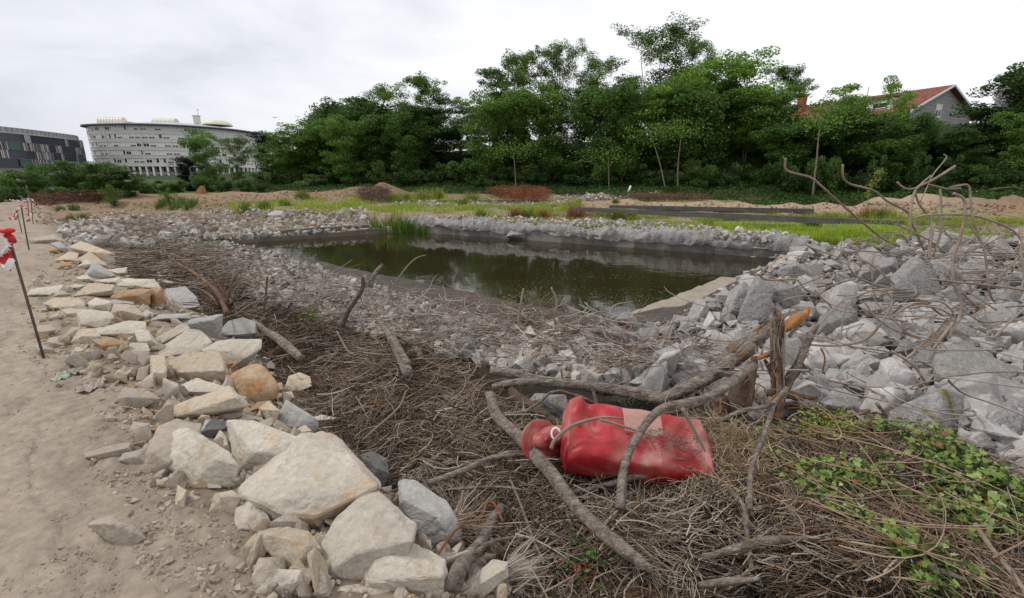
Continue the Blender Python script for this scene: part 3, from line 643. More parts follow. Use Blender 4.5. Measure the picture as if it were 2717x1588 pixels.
def gen_tree(seed,H=14,Rr=3,cb=.35,nlimb=26,nclump=80,lpc=110,leaf=.26,col=(.05,.10,.02),flat=.45,trunks=1,spread=.35,clr=.2,airy=1.0,top=1.0,lean=0,ivy=0):
    rg=np.random.default_rng(seed); mb=MB(); C=[];cc=[]
    for k in range(trunks):
        a=rg.uniform(0,6.28); off=np.array([math.cos(a),math.sin(a),0])*(.25*k)
        tp=np.array([[0,0,-.4],[0,0,.15*H],[rg.normal()*.02*H,rg.normal()*.02*H,.4*H],[rg.normal()*.03*H+lean,rg.normal()*.03*H,.7*H],[rg.normal()*.05*H+lean*1.4,rg.normal()*.05*H,.97*H]])+off
        tp+=np.outer(np.array([0,.05,.3,.7,1]),np.array([math.cos(a),math.sin(a),0]))*spread*Rr*(trunks>1)
        T=catmull(tp,5); r0=.011*H/(trunks**.5); mb.tube(T,np.linspace(r0,.15*r0,len(T)),6)
        if ivy:
            m=int(900*ivy); t=rg.uniform(0,.75,m); p=np.stack([np.interp(t,np.linspace(0,1,len(T)),T[:,i]) for i in range(3)],-1); C.append(p+rg.normal(size=(m,3))*.28); cc.append(np.array(col)*.6*np.ones((m,1)))
        nl=nlimb//trunks
        for l in range(nl):
            f=cb*.8+(1-cb*.8)*((l+rg.random())/nl)**.9; i=f*(len(T)-1); p0=T[int(i)]*(1-i%1)+T[min(int(i)+1,len(T)-1)]*(i%1)
            an=rg.uniform(0,6.28); prof=math.sin(math.pi*min(1,max(.0,(f-cb*.7)/(1.12-cb*.7))))**.6
            L=Rr*prof*rg.uniform(.55,1.1); d=np.array([math.cos(an),math.sin(an),0])
            rise=rg.uniform(.25,.75)*L*top
            p1=p0+d*L*.5+np.array([0,0,rise*.35]); p2=p0+d*L+np.array([0,0,rise])
            mb.tube(catmull([p0,p1,p2],3),np.linspace(r0*.35*(1-f*.5),.012,7),4)
            nc=max(2,int(nclump/(nl*trunks)))
            for c in range(nc):
                t=rg.uniform(.35,1.05); q=p0*(1-t)+p2*t+rg.normal(size=3)*np.array([.22,.22,.12])*Rr*.5
                m=int(lpc*1.35*rg.uniform(.5,1.3)); rad=Rr*rg.uniform(.13,.26)*airy
                pts=rg.normal(size=(m,3)); ln=np.linalg.norm(pts,axis=1); pts*=(np.minimum(ln,1.55)/ln)[:,None]; pts=pts*np.array([rad,rad,rad*flat])+q
                C.append(pts); b=np.array(col)*(1+rg.uniform(-clr,clr*1.3)); cc.append(b*np.ones((m,1))*(1+rg.uniform(-.2,.2,(m,1))))
    C=np.vstack(C); cc=np.vstack(cc); V,f=leaf_quads(C,leaf*1.1*rg.uniform(.6,1.25,len(C)),.4,.62,rg)
    tr=bpy.data.meshes.new('trunk'); tr.from_pydata(mb.v,[],mb.f); tr.update()
    return tr,(V,f,np.repeat(cc,4,axis=0)),H,Rr
def gen_bush(seed,H=2,Rr=1.6,n=2600,leaf=.16,col=(.05,.09,.02),lobes=14,stems=7,clr=.3,fill=.75):
    rg=np.random.default_rng(seed); mb=MB();C=[];cc=[]
    for k in range(stems):
        a=rg.uniform(0,6.28); L=rg.uniform(.4,.8); mb.tube(catmull([(0,0,-.1),(math.cos(a)*Rr*.2*L,math.sin(a)*Rr*.2*L,H*.4),(math.cos(a)*Rr*.55*L,math.sin(a)*Rr*.55*L,H*.8*L+.1*H)],3),np.linspace(.035,.01,7),4)
    for k in range(lobes):
        a=rg.uniform(0,6.28); rr=Rr*rg.uniform(.05,.75); z=H*rg.uniform(.15,.85)*(1-.3*(rr/Rr)**2); m=int(n/lobes*rg.uniform(.6,1.4)); s=Rr*rg.uniform(.16,.34)
        d=rg.normal(size=(m,3)); d/=np.linalg.norm(d,axis=1)[:,None]; d*=rg.uniform(fill*.5,1.15,(m,1))
        C.append(d*np.array([s,s,s*.75*H/Rr*.8])+np.array([math.cos(a)*rr,math.sin(a)*rr,z])); cc.append(np.array(col)*(1+rg.uniform(-clr,clr*1.2))*np.ones((m,1))*(1+rg.uniform(-.22,.22,(m,1))))
    C=np.vstack(C);cc=np.vstack(cc); V,f=leaf_quads(C,leaf*rg.uniform(.6,1.3,len(C)),.3,.6,rg)
    tr=bpy.data.meshes.new('stem'); tr.from_pydata(mb.v,[],mb.f); tr.update()
    return tr,(V,f,np.repeat(cc,4,axis=0)),H,Rr
def finish_proto(p,barkmat,names):
    tr,(V,f,c),H,Rr=p; tr.materials.append(barkmat)
    o=mesh_obj(names[1],V,f,M_leaf,cols=c); me=o.data; bpy.data.objects.remove(o); return tr,me,H,Rr,names
TN=('trunk','crown'); BN=('stem','foliage')
GR=(.125,.225,.040); GR2=(.18,.31,.050); DK=(.055,.105,.026); MD=(.088,.165,.033); OL=(.12,.17,.045)
PR={
 'tall1':finish_proto(gen_tree(1,14,3.4,.34,46,190,85,.21,GR,trunks=2,airy=.8,flat=.75),M_bark,TN),
 'tall2':finish_proto(gen_tree(2,14,3.0,.30,46,190,85,.21,GR,airy=.8,flat=.75),M_bark,TN),
 'tall3':finish_proto(gen_tree(3,14,3.2,.30,36,130,100,.25,MD,trunks=2,flat=.5,ivy=.5),M_bark,TN),
 'airy1':finish_proto(gen_tree(4,14,3.8,.40,50,240,66,.19,(.095,.17,.034),trunks=3,airy=.62,flat=.65),M_bark,TN),
 'airy2':finish_proto(gen_tree(5,14,3.2,.44,40,170,60,.19,(.095,.165,.034),trunks=2,airy=.6,ivy=.8,flat=.7),M_bark,TN),
 'round1':finish_proto(gen_tree(6,10,4.2,.22,44,170,110,.26,GR2,flat=.5,trunks=3,spread=.5),M_barkL,TN),
 'round2':finish_proto(gen_tree(7,9,3.6,.22,40,150,110,.25,GR,flat=.5,trunks=2,spread=.5),M_bark,TN),
 'dense1':finish_proto(gen_tree(8,9,3.2,.12,44,170,120,.25,DK,flat=.6,trunks=2,spread=.4),M_bark,TN),
 'dense2':finish_proto(gen_tree(9,8,3.2,.10,44,160,120,.25,MD,flat=.6,trunks=2,spread=.5),M_bark,TN),
 'young':finish_proto(gen_tree(10,6,1.8,.38,20,50,60,.20,GR2,flat=.5,trunks=2,spread=.5),M_barkL,TN),
 'conif':finish_proto(gen_tree(11,8,2.6,.05,60,160,110,.2,(.018,.036,.014),flat=.5,top=.3),M_bark,TN),
 'bushd1':finish_proto(gen_bush(12,2.6,2.2,3600,.20,DK),M_bark,BN),
 'bushd2':finish_proto(gen_bush(13,2.6,2.0,3600,.20,MD),M_bark,BN),
 'bushg1':finish_proto(gen_bush(14,2.4,2.0,3200,.19,(.052,.105,.02)),M_bark,BN),
 'bushg2':finish_proto(gen_bush(15,2.4,2.2,3200,.19,OL),M_bark,BN),
 'field':finish_proto(gen_bush(16,1.6,1.2,2600,.085,(.085,.15,.03),lobes=20,fill=.4),M_bark,BN),
}
def place(proto,sx,sy_top,wpx,base,label,cat,group,name,rz=0):
    tr,me,H,Rr,nm=PR[proto]
    b=np.asarray(base,float); zb=float(H0(b[0],b[1])); dist=np.hypot(b[0],b[1])
    d=ray(sx,sy_top); zt=CAMZ+d[2]/np.hypot(d[0],d[1])*dist; h=max(.5,zt-zb)
    D=b[1]*CP-(zb+h/2-CAMZ)*SP; w=wpx/F*D*math.cos(math.atan2(b[0],b[1]))**.5
    r=empty(name,(b[0],b[1],zb-.05),rz); r.scale=(w/2/Rr*.92,w/2/Rr*.92,h/H)
    for n_,m in zip(nm,(tr,me)):
        o=bpy.data.objects.new(n_,m); COL.objects.link(o); o.parent=r
    tag(r,label,cat,group); return r
def on_bank(sx,off):
    d=ray(sx,480); a=math.atan2(d[0],d[1]); rr=np.linspace(15,260,1200); x=np.sin(a)*rr; y=np.cos(a)*rr; t=tl_dist(x,y); i=np.argmax(t>off); return np.array([x[i],y[i]])
# (centre x, top y, width) in view pixels, offset into the bank, prototype, label
TR=[(672,328,88,8,'conif','dark narrow evergreen at the far left end of the wood'),
(700,326,70,16,'airy2','thin feathery tree peeking over the dark evergreen at the left end of the wood'),
(735,345,120,5,'dense2','low broad mid green tree, second from the left end of the wood'),
(790,305,120,7,'round2','rounded green tree left of the wide flat topped trees'),
(845,268,110,9,'dense2','dark green tree stepping up towards the flat topped ones'),
(905,244,130,9,'tall3','flat topped dark tree with bare limbs showing left of centre'),
(965,222,120,9,'tall1','broad flat crowned tree with sky between its limbs'),
(1056,190,98,10,'tall2','narrow bright green tree standing above its neighbours left of the thin gap'),
(1135,245,90,12,'airy2','sparse thin leaved tree in the gap with much sky showing through'),
(1010,300,90,5,'dense2','dark leafy tree below the narrow bright one'),
(1215,172,100,10,'tall3','tall ivy clad tree right of the thin gap'),
(1275,132,96,9,'tall2','tall feathery tree with its tip left of the twin bare trunks'),
(1335,120,84,11,'airy2','slender tree with ivy up its trunk and bare upper limbs'),
(1385,108,90,9,'airy1','tall tree with two long dark trunks against the sky'),
(1458,152,96,10,'tall1','green tree between the long dark trunks and the tallest crown'),
(1600,68,170,12,'airy1','tallest tree of the wood with an airy layered crown'),
(1525,190,80,14,'airy2','slim airy tree at the left shoulder of the tallest crown'),
(1690,115,90,13,'tall1','tree on the right shoulder of the tallest crown'),
(1545,250,100,5,'dense2','grey green rounded tree under the tallest crown'),
(1650,215,190,7,'round1','big bright green spreading tree right of centre, the lower left of the two'),
(1775,158,210,10,'round1','big bright green spreading tree with a peaked top right of the tallest tree'),
(1840,235,140,8,'round2','bright green crown leaning right below the peaked tree'),
(1905,172,104,16,'tall2','feathery tree standing alone against the sky right of the bright ones'),
(2030,222,120,8,'young','slim young tree with pale stems left of the house roof'),
(2090,262,120,6,'round2','light green leafy tree in front of the red roof'),
(2165,212,100,8,'young','slim young tree rising in front of the house roof ridge'),
(2210,300,110,5,'dense2','bushy green tree below the house dormer'),
(2410,198,200,8,'dense1','dark round evergreen hiding the right end of the stone house'),
(2500,290,110,5,'round2','green tree at the right edge below the grey building'),
(2540,150,120,9,'airy1','airy branch of a tall tree entering at the top right edge')]
for i,(x,y,w,off,pr,lab) in enumerate(TR):
    (sx,sy),=S('P',[(x,y)]); place(pr,sx,sy,w*1.0782*1.12,on_bank(sx,off),lab,'tree','trees of the wooded embankment','tree',rz=i*1.3)
rgp=random.Random(11); _O='first second third fourth fifth sixth seventh eighth ninth tenth eleventh twelfth thirteenth fourteenth fifteenth sixteenth seventeenth eighteenth nineteenth'.split()
def NTH(i):
    i=int(i)
    if i<19: return _O[i]
    t=['twenty','thirty','forty','fifty','sixty','seventy','eighty','ninety']; n=i+1
    if n>=100: return str(n)+'th'
    return t[n//10-2]+('-'+_O[n%10-1] if n%10 else 'th')
# understorey: a back row of dark trees and two rows of shrubs
k=0
for x in range(690,2560,52):
    top=np.interp(x,[690,850,1000,1150,1220,1500,1620,1850,1950,2250,2560],[365,305,275,300,240,245,230,240,315,330,335])+rgp.uniform(-18,22)
    (sx,sy),=S('P',[(x+rgp.uniform(-15,15),top)]); pr=rgp.choice(['dense1','dense2','dense1','tall3','dense2','round2','tall1'] if x<2200 else ['dense2','bushg1','dense1'])
    place(pr,sx,sy,rgp.uniform(125,185),on_bank(sx,rgp.uniform(4,9.5)),'dark dense understorey tree below the tall crowns, '+NTH(k)+' from the left','tree','understorey trees of the embankment','understorey_tree',rz=rgp.uniform(0,6)); k+=1
for x in range(640,2560,44):
    top=np.interp(x,[640,850,1300,1900,2100,2560],[415,405,395,392,372,395])+rgp.uniform(-16,22)
    (sx,sy),=S('P',[(x+rgp.uniform(-15,15),top)]); pr=rgp.choice(['bushd1','bushd2','bushd2','bushg1','bushg2','bushd1'])
    place(pr,sx,sy,rgp.uniform(80,135),on_bank(sx,rgp.uniform(1.5,3.5)),'green shrub at the foot of the wooded bank, '+NTH((x-640)//44)+' from the left','shrub','shrubs along the foot of the bank','shrub',rz=rgp.uniform(0,6))
for x in range(1940,2560,48):
    top=np.interp(x,[1940,2100,2300,2560],[312,335,345,350])+rgp.uniform(-14,18)
    (sx,sy),=S('P',[(x,top)]); pr=rgp.choice(['bushg1','bushg2','bushd2'])
    place(pr,sx,sy,rgp.uniform(90,140),on_bank(sx,rgp.uniform(7,9)),'leafy shrub high on the bank below the houses, '+NTH((x-1940)//48)+' from the left','shrub','shrubs high on the bank','shrub',rz=rgp.uniform(0,6))
# left background (centre x, top y, width, base y)
LB=[(20,418,110,492,'bushd2','dark bush at the far left edge','shrub'),(75,425,90,488,'dense2','dark leafy tree below the clad building','tree'),
(105,412,56,486,'dense2','small tree behind the lamp post','tree'),(165,405,90,478,'dense2','bright green tree left of the arcade columns','tree'),(205,408,70,478,'dense1','dark green tree at the foot of the arcade','tree'),
(215,440,100,486,'bushd1','dark shrub in front of the arcade trees','shrub'),(270,408,110,482,'dense2','round green tree before the left arcade columns','tree'),(315,425,80,484,'dense1','dark tree right of the round green one','tree'),
(150,455,90,492,'bushd2','low shrub behind the far stakes','shrub'),(40,455,90,495,'bushg1','green bush at the left edge beside the dirt path','shrub'),(5,470,60,500,'bushg1','small bright bush touching the left picture edge','shrub'),
(390,438,120,476,'bushd1','low ivy hedge under the columns','hedge'),(350,444,90,478,'bushd2','ivy covered mound left of the hedge','hedge'),(430,440,90,476,'bushd2','low hedge end beside the conifer','hedge'),
(475,388,72,470,'conif','dark conifer in front of the right columns','tree'),(523,340,80,468,'round2','green tree in front of the curved office building','tree'),(584,338,84,468,'airy1','sparse round tree in front of the right end of the office building','tree'),
(500,425,80,474,'bushd2','dark shrub under the green tree','shrub'),(545,428,90,474,'bushd1','dark shrub between the two trees before the offices','shrub'),(600,436,80,474,'bushd2','dark shrub under the sparse tree','shrub'),(640,420,80,474,'bushd1','dark shrub where the wood begins','shrub'),

(283,447,84,508,'field','lone yellow green bush on the dirt left of the rubble','shrub'),(418,455,52,508,'field','slim yellow green bush right of the lone one','shrub')]
for i,(x,y,w,by,pr,lab,cat) in enumerate(LB):
    (sx,sy),(bx,bsy)=S('P',[(x,y),(x,by)]); P,_,dn=hit([bx],[bsy],tmax=90); 
    place(pr,sx,sy,w*1.0782*1.1,P[0][:2],lab,cat,None,'tree' if cat=='tree' else ('hedge' if cat=='hedge' else 'shrub'),rz=i*.9)
# pale bare trunks seen in the wood
def stem_tree(pts,r,lab):
    Q=[]; (bx,by),=S('P',[pts[0]]); b=on_bank(bx,.6); D=None
    for p in pts:
        (sx,sy),=S('P',[p]); d=ray(sx,sy); t=math.hypot(*b)/math.hypot(d[0],d[1]); Q.append(d*t+np.array([0,0,CAMZ]))
    Q[0][2]=float(H0(Q[0][0],Q[0][1]))-.1
    base=Q[0].copy(); T=catmull(np.array(Q)-base,5); mb=MB(); mb.tube(T,np.linspace(r,r*.45,len(T)),6)
    root=empty('slender_tree',base); mb.build('trunk',M_barkL,root)
    c=T[-1]; m=900; C=rng.normal(size=(m,3))*np.array([1.6,1.2,.55])+c; V,f=leaf_quads(C,.22*rng.uniform(.6,1.2,m)); mesh_obj('crown',V,f,M_leaf,root,cols=cols_of(GR,m,4)); tag(root,lab,'tree')
stem_tree([(1638,468),(1628,420),(1614,370),(1600,330)],.07,'pale trunk leaning left below the bright spreading tree')
stem_tree([(1668,468),(1668,420),(1672,370),(1680,320)],.07,'pale forked trunk right of the leaning one')
stem_tree([(1270,450),(1266,400),(1262,370)],.07,'pale trunk low in the dark wood left of centre')
stem_tree([(1500,445),(1498,410),(1497,385)],.06,'thin pale trunk in the dark middle of the wood')
stem_tree([(2005,450),(2010,390),(2014,340),(2020,300)],.08,'thin pale trunk among the shrubs left of the house')
# ivy and bramble cover on the bank
def bank_cover():
    n=95000; sx=rng.uniform(560,2900,n); off=rng.uniform(-4.5,9,n)
    d=ray(sx,np.full(n,480.)); a=np.arctan2(d[:,0],d[:,1])
    # base distance of the tree line along each azimuth
    ag=np.linspace(a.min(),a.max(),300); bd=[]
    rr=np.linspace(15,300,1500)
    for g in ag: t=tl_dist(np.sin(g)*rr,np.cos(g)*rr); bd.append(rr[np.argmax(t>0)])
    r=np.interp(a,ag,bd)+off*1.15; x=np.sin(a)*r;y=np.cos(a)*r
    z=H0(x,y)+rng.uniform(0,.45,n)*(.4+.6*(fbm(x*.5,y*.5,oct=3,seed=61)+.5))
    c=np.array([.045,.095,.018])[None]*(1+.5*fbm(x*.6,y*.6,oct=3,seed=62))[:,None]*rng.uniform(.6,1.4,(n,1)); br=rng.random(n)<.012; c[br]=(.45,.45,.40)
    s=rng.uniform(.10,.26,n)*np.where(br,.5,1)
    V,f=leaf_quads(np.stack([x,y,z],-1),s,.6); tag(mesh_obj('ground_ivy',V,f,M_leaf,cols=np.repeat(np.clip(c,0,1),4,0)),'dark green ivy and brambles covering the slope under the wood','ground cover',kind='stuff')
bank_cover()
# ---------------- grass ----------------
def in_poly(px,py,poly):
    px=np.asarray(px);py=np.asarray(py); c=np.zeros(px.shape,bool); n=len(poly)
    for i in range(n):
        x1,y1=poly[i];x2,y2=poly[(i+1)%n]
        m=((y1>py)!=(y2>py)); xx=(x2-x1)*(py-y1)/((y2-y1) if y2!=y1 else 1e-9)+x1; c^=m&(px<xx)
    return c
def sample_poly(polyP,n,rg=rng):
    poly=S('P',polyP); xs=[p[0] for p in poly]; ys=[p[1] for p in poly]; out=[]
    tot=0
    while tot<n:
        x=rg.uniform(min(xs),max(xs),n*2);y=rg.uniform(min(ys),max(ys),n*2); k=in_poly(x,y,poly); out.append(np.stack([x[k],y[k]],-1)); tot+=k.sum()
    return np.vstack(out)[:n]
def blades(P,h,w,col,name,label,cat,lean=.35,bend=.3,kind='stuff',mat=None,group=None):
    n=len(P); a=rng.uniform(0,6.28,n); ld=np.stack([np.cos(a),np.sin(a),0*a],-1)*(rng.uniform(0,1,n)*lean*h)[:,None]
    sd=np.stack([-np.sin(a+rng.normal(0,1,n)),np.cos(a+1.),0*a],-1)*(w/2)[:,None]
    up=np.zeros((n,3)); up[:,2]=h
    mid=P+ld*.35+up*.6; tip=P+ld*(1+bend)+up*1.0
    V=np.stack([P-sd,P+sd,mid+sd*.7,mid-sd*.7,tip],1).reshape(-1,3); b=np.arange(n)[:,None]*5
    f=[(b+np.array([[0,1,2,3]])),]; f4=f[0]; f4b=b+np.array([[3,2,4,4]])
    # second piece as degenerate-free triangle -> build lists
    tri=b+np.array([[3,2,4]]); me=bpy.data.meshes.new(name)
    me.vertices.add(5*n); me.vertices.foreach_set('co',V.astype(np.float32).ravel())
    L=np.concatenate([np.concatenate([f4,tri],1).ravel()]).astype(np.int32); me.loops.add(7*n); me.loops.foreach_set('vertex_index',L)
    st=(np.arange(n)[:,None]*7+np.array([[0,4]])).ravel().astype(np.int32); me.polygons.add(2*n); me.polygons.foreach_set('loop_start',st)
    me.update(calc_edges=True); me.validate()
    at=me.color_attributes.new('Col','FLOAT_COLOR','POINT'); c=np.ones((5*n,4),np.float32); c[:,:3]=np.repeat(col,5,0); at.data.foreach_set('color',c.ravel())
    me.materials.append(mat or M_grass); o=bpy.data.objects.new(name,me); COL.objects.link(o); tag(o,label,cat,group,kind); return o
def gcol(n,base,var=.3):
    c=np.array(base)[None]*rng.uniform(1-var,1+var,(n,1)); c[:,0]*=rng.uniform(.8,1.35,n); return np.clip(c,0,1)
def field_grass():
    polys=[([(1440,560),(1500,548),(2250,565),(2520,590),(2520,615),(2080,606),(1900,590),(1500,572)],42000,1.0,(.32,.47,.05),.15),
           ([(1050,540),(1500,525),(1500,575),(1250,560)],12000,.6,(.27,.35,.05),.14),
           ([(560,525),(560,500),(880,478),(1430,490),(1430,520),(1050,535),(850,530)],26000,.62,(.29,.39,.05),.16),
           ([(1430,540),(2250,555),(2520,575),(2520,545),(2200,535),(1450,530)],15000,.7,(.27,.37,.06),.15),
           ([(60,515),(300,500),(560,505),(560,525),(200,545)],1500,.3,(.12,.18,.04),.2)]
    PP=[];HH=[];CC=[]
    for poly,n,dens,base,h in polys:
        s=sample_poly(poly,n); P,_,_=hit(s[:,0],s[:,1],Hf=Hfull); n1=fbm(P[:,0]*.9,P[:,1]*.9,oct=4,seed=21);n3=fbm(P[:,0]*.25,P[:,1]*.25,oct=4,seed=23)
        n5=fbm(P[:,0]*.5,P[:,1]*2.0,oct=3,seed=77)
        m=(n1*.6+n3*.5+.45*n5+.28*dens-.05+rng.uniform(-.12,.12,n))>.02
        if dens==1.0: m=(n1*.5+.5*n5+.25+rng.uniform(-.12,.12,n))>.0
        m&=edge_d(P[:,0],P[:,1],PB,PC)<-.55
        P=P[m]; PP.append(P); tall=1+1.2*np.maximum(0,fbm(P[:,0]*.7,P[:,1]*.7,oct=2,seed=80)); HH.append(h*rng.uniform(.5,1.5,len(P))*tall); CC.append(gcol(len(P),base))
    P=np.vstack(PP); h=np.concatenate(HH); c=np.vstack(CC); dry=rng.random(len(P))<.12; c[dry]=np.array([.28,.22,.10])
    blades(P,h,rng.uniform(.014,.034,len(P)),c,'field_grass','patchy bright green grass on the ground beyond the pond wall','grass')
field_grass()
def clump_blades(center,rad,n,h,w,base,name,label,cat,group=None,lean=.25,var=.3,z=None):
    c=np.array(center); P=np.stack([c[0]+rng.normal(0,rad,n),c[1]+rng.normal(0,rad*.6,n),np.full(n,0.)],-1); P[:,2]=np.maximum(H0(P[:,0],P[:,1]),WATER-.2) if z is None else z
    o=blades(P,h*rng.uniform(.5,1.15,n),w*rng.uniform(.7,1.3,n),gcol(n,base,var),name,label,cat,lean=lean,kind=None,group=group); return o
# reeds: individual clumps standing at the far corner of the pond
for i,(x,y,hh) in enumerate([(922,571,.95),(938,574,.7),(958,568,1.05),(975,574,.9),(990,570,1.0),(1008,572,.85),(1024,568,.95),(1042,574,.6)]):
    (sx,sy),=S('P',[(x,y)]); d=ray(sx,sy); t=(WATER-CAMZ)/d[2]; p=d*t
    clump_blades((p[0],p[1]-.1),.14,60,hh,.035,(.10,.19,.035) if i%2 else (.15,.21,.04),'reed_clump','clump of upright green reeds in the far corner of the pond, '+NTH(i)+' from the left','reeds',group='reeds in the pond corner',lean=.35,z=WATER-.1)
(sx,sy),=S('P',[(1052,566)]); 
# taller weeds and docks in the field
WD=[(1185,535,22,(.16,.22,.05)),(1272,538,26,(.24,.12,.05)),(1300,542,30,(.15,.19,.04)),(1338,538,24,(.27,.13,.06)),(1418,542,34,(.22,.10,.06)),(1520,548,40,(.16,.17,.06)),(1555,535,20,(.15,.21,.04)),
(1000,498,26,(.22,.27,.05)),(1040,495,30,(.24,.29,.06)),(1075,492,30,(.22,.28,.05)),(965,498,24,(.20,.25,.05)),(1160,496,24,(.20,.26,.05)),(1140,505,18,(.18,.24,.05)),(745,490,22,(.17,.22,.05)),(2130,538,30,(.30,.17,.07)),(2165,540,34,(.17,.24,.045)),
(1995,560,30,(.13,.20,.04)),(1800,545,22,(.14,.19,.04)),(440,512,26,(.12,.19,.05)),(470,512,24,(.12,.19,.05)),(400,510,22,(.11,.18,.05)),(150,520,14,(.12,.18,.04)),(185,518,18,(.12,.19,.04)),(205,540,16,(.12,.17,.04)),(175,545,16,(.15,.17,.05)),(600,520,24,(.16,.24,.04)),(650,515,24,(.17,.25,.04)),(700,510,20,(.17,.25,.04)),(1515,500,12,(.10,.15,.03)),(2400,590,26,(.15,.24,.035)),(1740,560,22,(.16,.25,.04)),(1870,575,24,(.16,.27,.04)),(2250,600,30,(.17,.28,.04))]
for i,(x,y,hp,c) in enumerate(WD):
    (sx,sy),=S('P',[(x,y)]); p,t,_=hit([sx],[sy]); h=hp*1.078/F*t[0]
    red=c[0]>.2 and c[1]<.2
    clump_blades(p[0],h*.38,170,h,h*.055,c,'weed_plant',('reddish brown weed standing in the grass beyond the pond, ' if red else 'tuft of taller green weed on the far ground, ')+NTH(sum(1 for q in WD if (q[3][0]>.2 and q[3][1]<.2)==red and q[0]<x))+' from the left','weed',group='reddish weeds' if red else 'green weed tufts',lean=.8)
# young sapling behind the rebar on the right
def sapling():
    (sx,sy),=S('C4',[(1040,1180)]); p,t,_=hit([sx],[sy]); b=p[0]; r=empty('sapling',b); tag(r,'slim yellow green sapling rising from the sandy bank behind the bent steel rods','sapling')
    h=300/2.9465/F*t[0]; mb=MB(); T=catmull([(0,0,0),(-.05*h,0,.4*h),(.08*h,0,.75*h),(.17*h,0,1.02*h)],5); mb.tube(T,np.linspace(.02,.006,len(T)),5)
    C=[]
    for k in range(26):
        q=T[int(rng.uniform(3,len(T)-1))]; C.append(q+rng.normal(size=(16,3))*np.array([.13,.13,.05])*h*.55)
        mb.tube([q,C[-1].mean(0)],[.008,.004],4)
    C=np.vstack(C); V,f=leaf_quads(C,.08*rng.uniform(.7,1.3,len(C))); mb.build('stem',M_barkL,r); mesh_obj('foliage',V,f,M_leaf,r,cols=cols_of((.22,.27,.05),len(C),4))
sapling()
# ================= rocks =================
def ico(level):
    bm=bmesh.new(); bmesh.ops.create_icosphere(bm,subdivisions=level,radius=1); bm.verts.ensure_lookup_table()
    V=np.array([v.co[:] for v in bm.verts]); Fc=np.array([[v.index for v in f.verts] for f in bm.faces]); bm.free(); return V/np.linalg.norm(V,axis=1)[:,None],Fc
ICO={l:ico(l) for l in (2,3,4,5)}
def radial(planes_n,planes_d,dirs,p=36):
    t=np.maximum(dirs@planes_n.T,0)/planes_d[None,:]; m=t.max(1); 
    return 1/(m*((t/m[:,None])**p).sum(1)**(1/p))
def rand_planes(rg,k=14,boxy=.5):
    base=np.array([[1,0,0],[-1,0,0],[0,1,0],[0,-1,0],[0,0,1],[0,0,-1]],float)+rg.normal(0,.22,(6,3)); n2=rg.normal(size=(k,3))
    N=np.vstack([base,n2]); N/=np.linalg.norm(N,axis=1)[:,None]; d=np.concatenate([rg.uniform(.62,.9,6),rg.uniform(.74,.98,k)]); return N,d
def hull_mesh(P,size,target=.09,bev=.035,amp=.02,seed=0,maxit=5,fine=True):
    bm=bmesh.new(); vs=[bm.verts.new(tuple(p)) for p in P]; r=bmesh.ops.convex_hull(bm,input=vs)
    bmesh.ops.delete(bm,geom=[v for v in bm.verts if not v.link_faces],context='VERTS')
    bmesh.ops.dissolve_limit(bm,angle_limit=R(9),verts=bm.verts[:],edges=bm.edges[:])
    if bev: bmesh.ops.bevel(bm,geom=bm.edges[:]+bm.verts[:],offset=bev*size,segments=1,profile=.5,affect='EDGES',clamp_overlap=True)
    bmesh.ops.triangulate(bm,faces=bm.faces[:])
    for _ in range(maxit):
        L=[e for e in bm.edges if e.calc_length()>target*size]
        if not L or len(bm.faces)>9000: break
        bmesh.ops.subdivide_edges(bm,edges=L,cuts=1); bmesh.ops.triangulate(bm,faces=[f for f in bm.faces if len(f.verts)>3])
    bm.normal_update(); bm.verts.ensure_lookup_table()
    V=np.array([v.co[:] for v in bm.verts]); N=np.array([v.normal[:] for v in bm.verts]); Fc=np.array([[v.index for v in f.verts] for f in bm.faces]); bm.free()
    q=V/size; a=fbm(q[:,0]*1.7+seed,q[:,1]*1.7,q[:,2]*1.7,oct=3,seed=seed%9); b=fbm(q[:,0]*5+seed,q[:,1]*5,q[:,2]*5,oct=3,seed=seed%7); c=np.maximum(0,.12-np.abs(fbm(q[:,0]*2.1+seed,q[:,1]*2.1,q[:,2]*4.5,oct=2,seed=seed%5)))/.12
    return V+N*(size*amp*(1.6*a+.75*b-.9*c*c))[:,None],Fc
def chunk_pts(rg):
    n=rg.integers(9,15); p=rg.uniform(-1,1,(n,3)); ax=rg.integers(0,3,n); p[np.arange(n),ax]=np.sign(p[np.arange(n),ax])*rg.uniform(.8,1,n); return p*np.array([1,.9,.8])
def rock_hull(seed,detail=True):
    rg=np.random.default_rng(seed); return hull_mesh(chunk_pts(rg),1.0,.28 if detail else 9,.05 if detail else 0,.05 if detail else 0,seed,maxit=4 if detail else 0)
def rock_unit(seed,level=3,p=110,amp=.03,k=14):
    rg=np.random.default_rng(seed); D,Fc=ICO[level]; N,d=rand_planes(rg,k); r=radial(N,d,D,p)
    V=D*r[:,None]; r2=amp*fbm(V[:,0]*2.2+seed,V[:,1]*2.2,V[:,2]*2.2,oct=4,seed=seed)*2.2; return V+D*r2[:,None],Fc
def mk_mesh(name,V,Fc,mat,smooth=True):
    o=mesh_obj(name,V,Fc,mat,smooth=smooth); me=o.data; bpy.data.objects.remove(o); 
    try: me.set_sharp_from_angle(angle=R(24))
    except Exception: pass
    return me
def hull_planes(P):
    bm=bmesh.new(); vs=[bm.verts.new(tuple(p)) for p in P]; bmesh.ops.convex_hull(bm,input=vs); bm.normal_update()
    N=[];d=[]
    for f in bm.faces:
        if f.calc_area()<1e-6: continue
        n=np.array(f.normal[:]); N.append(n); d.append(n@np.array(f.verts[0].co[:]))
    bm.free(); N=np.array(N); d=np.array(d); s=np.sign(d); return N*s[:,None],np.abs(d)
HPOLY=[]; ROCKS=[]   # (centre, size, name)
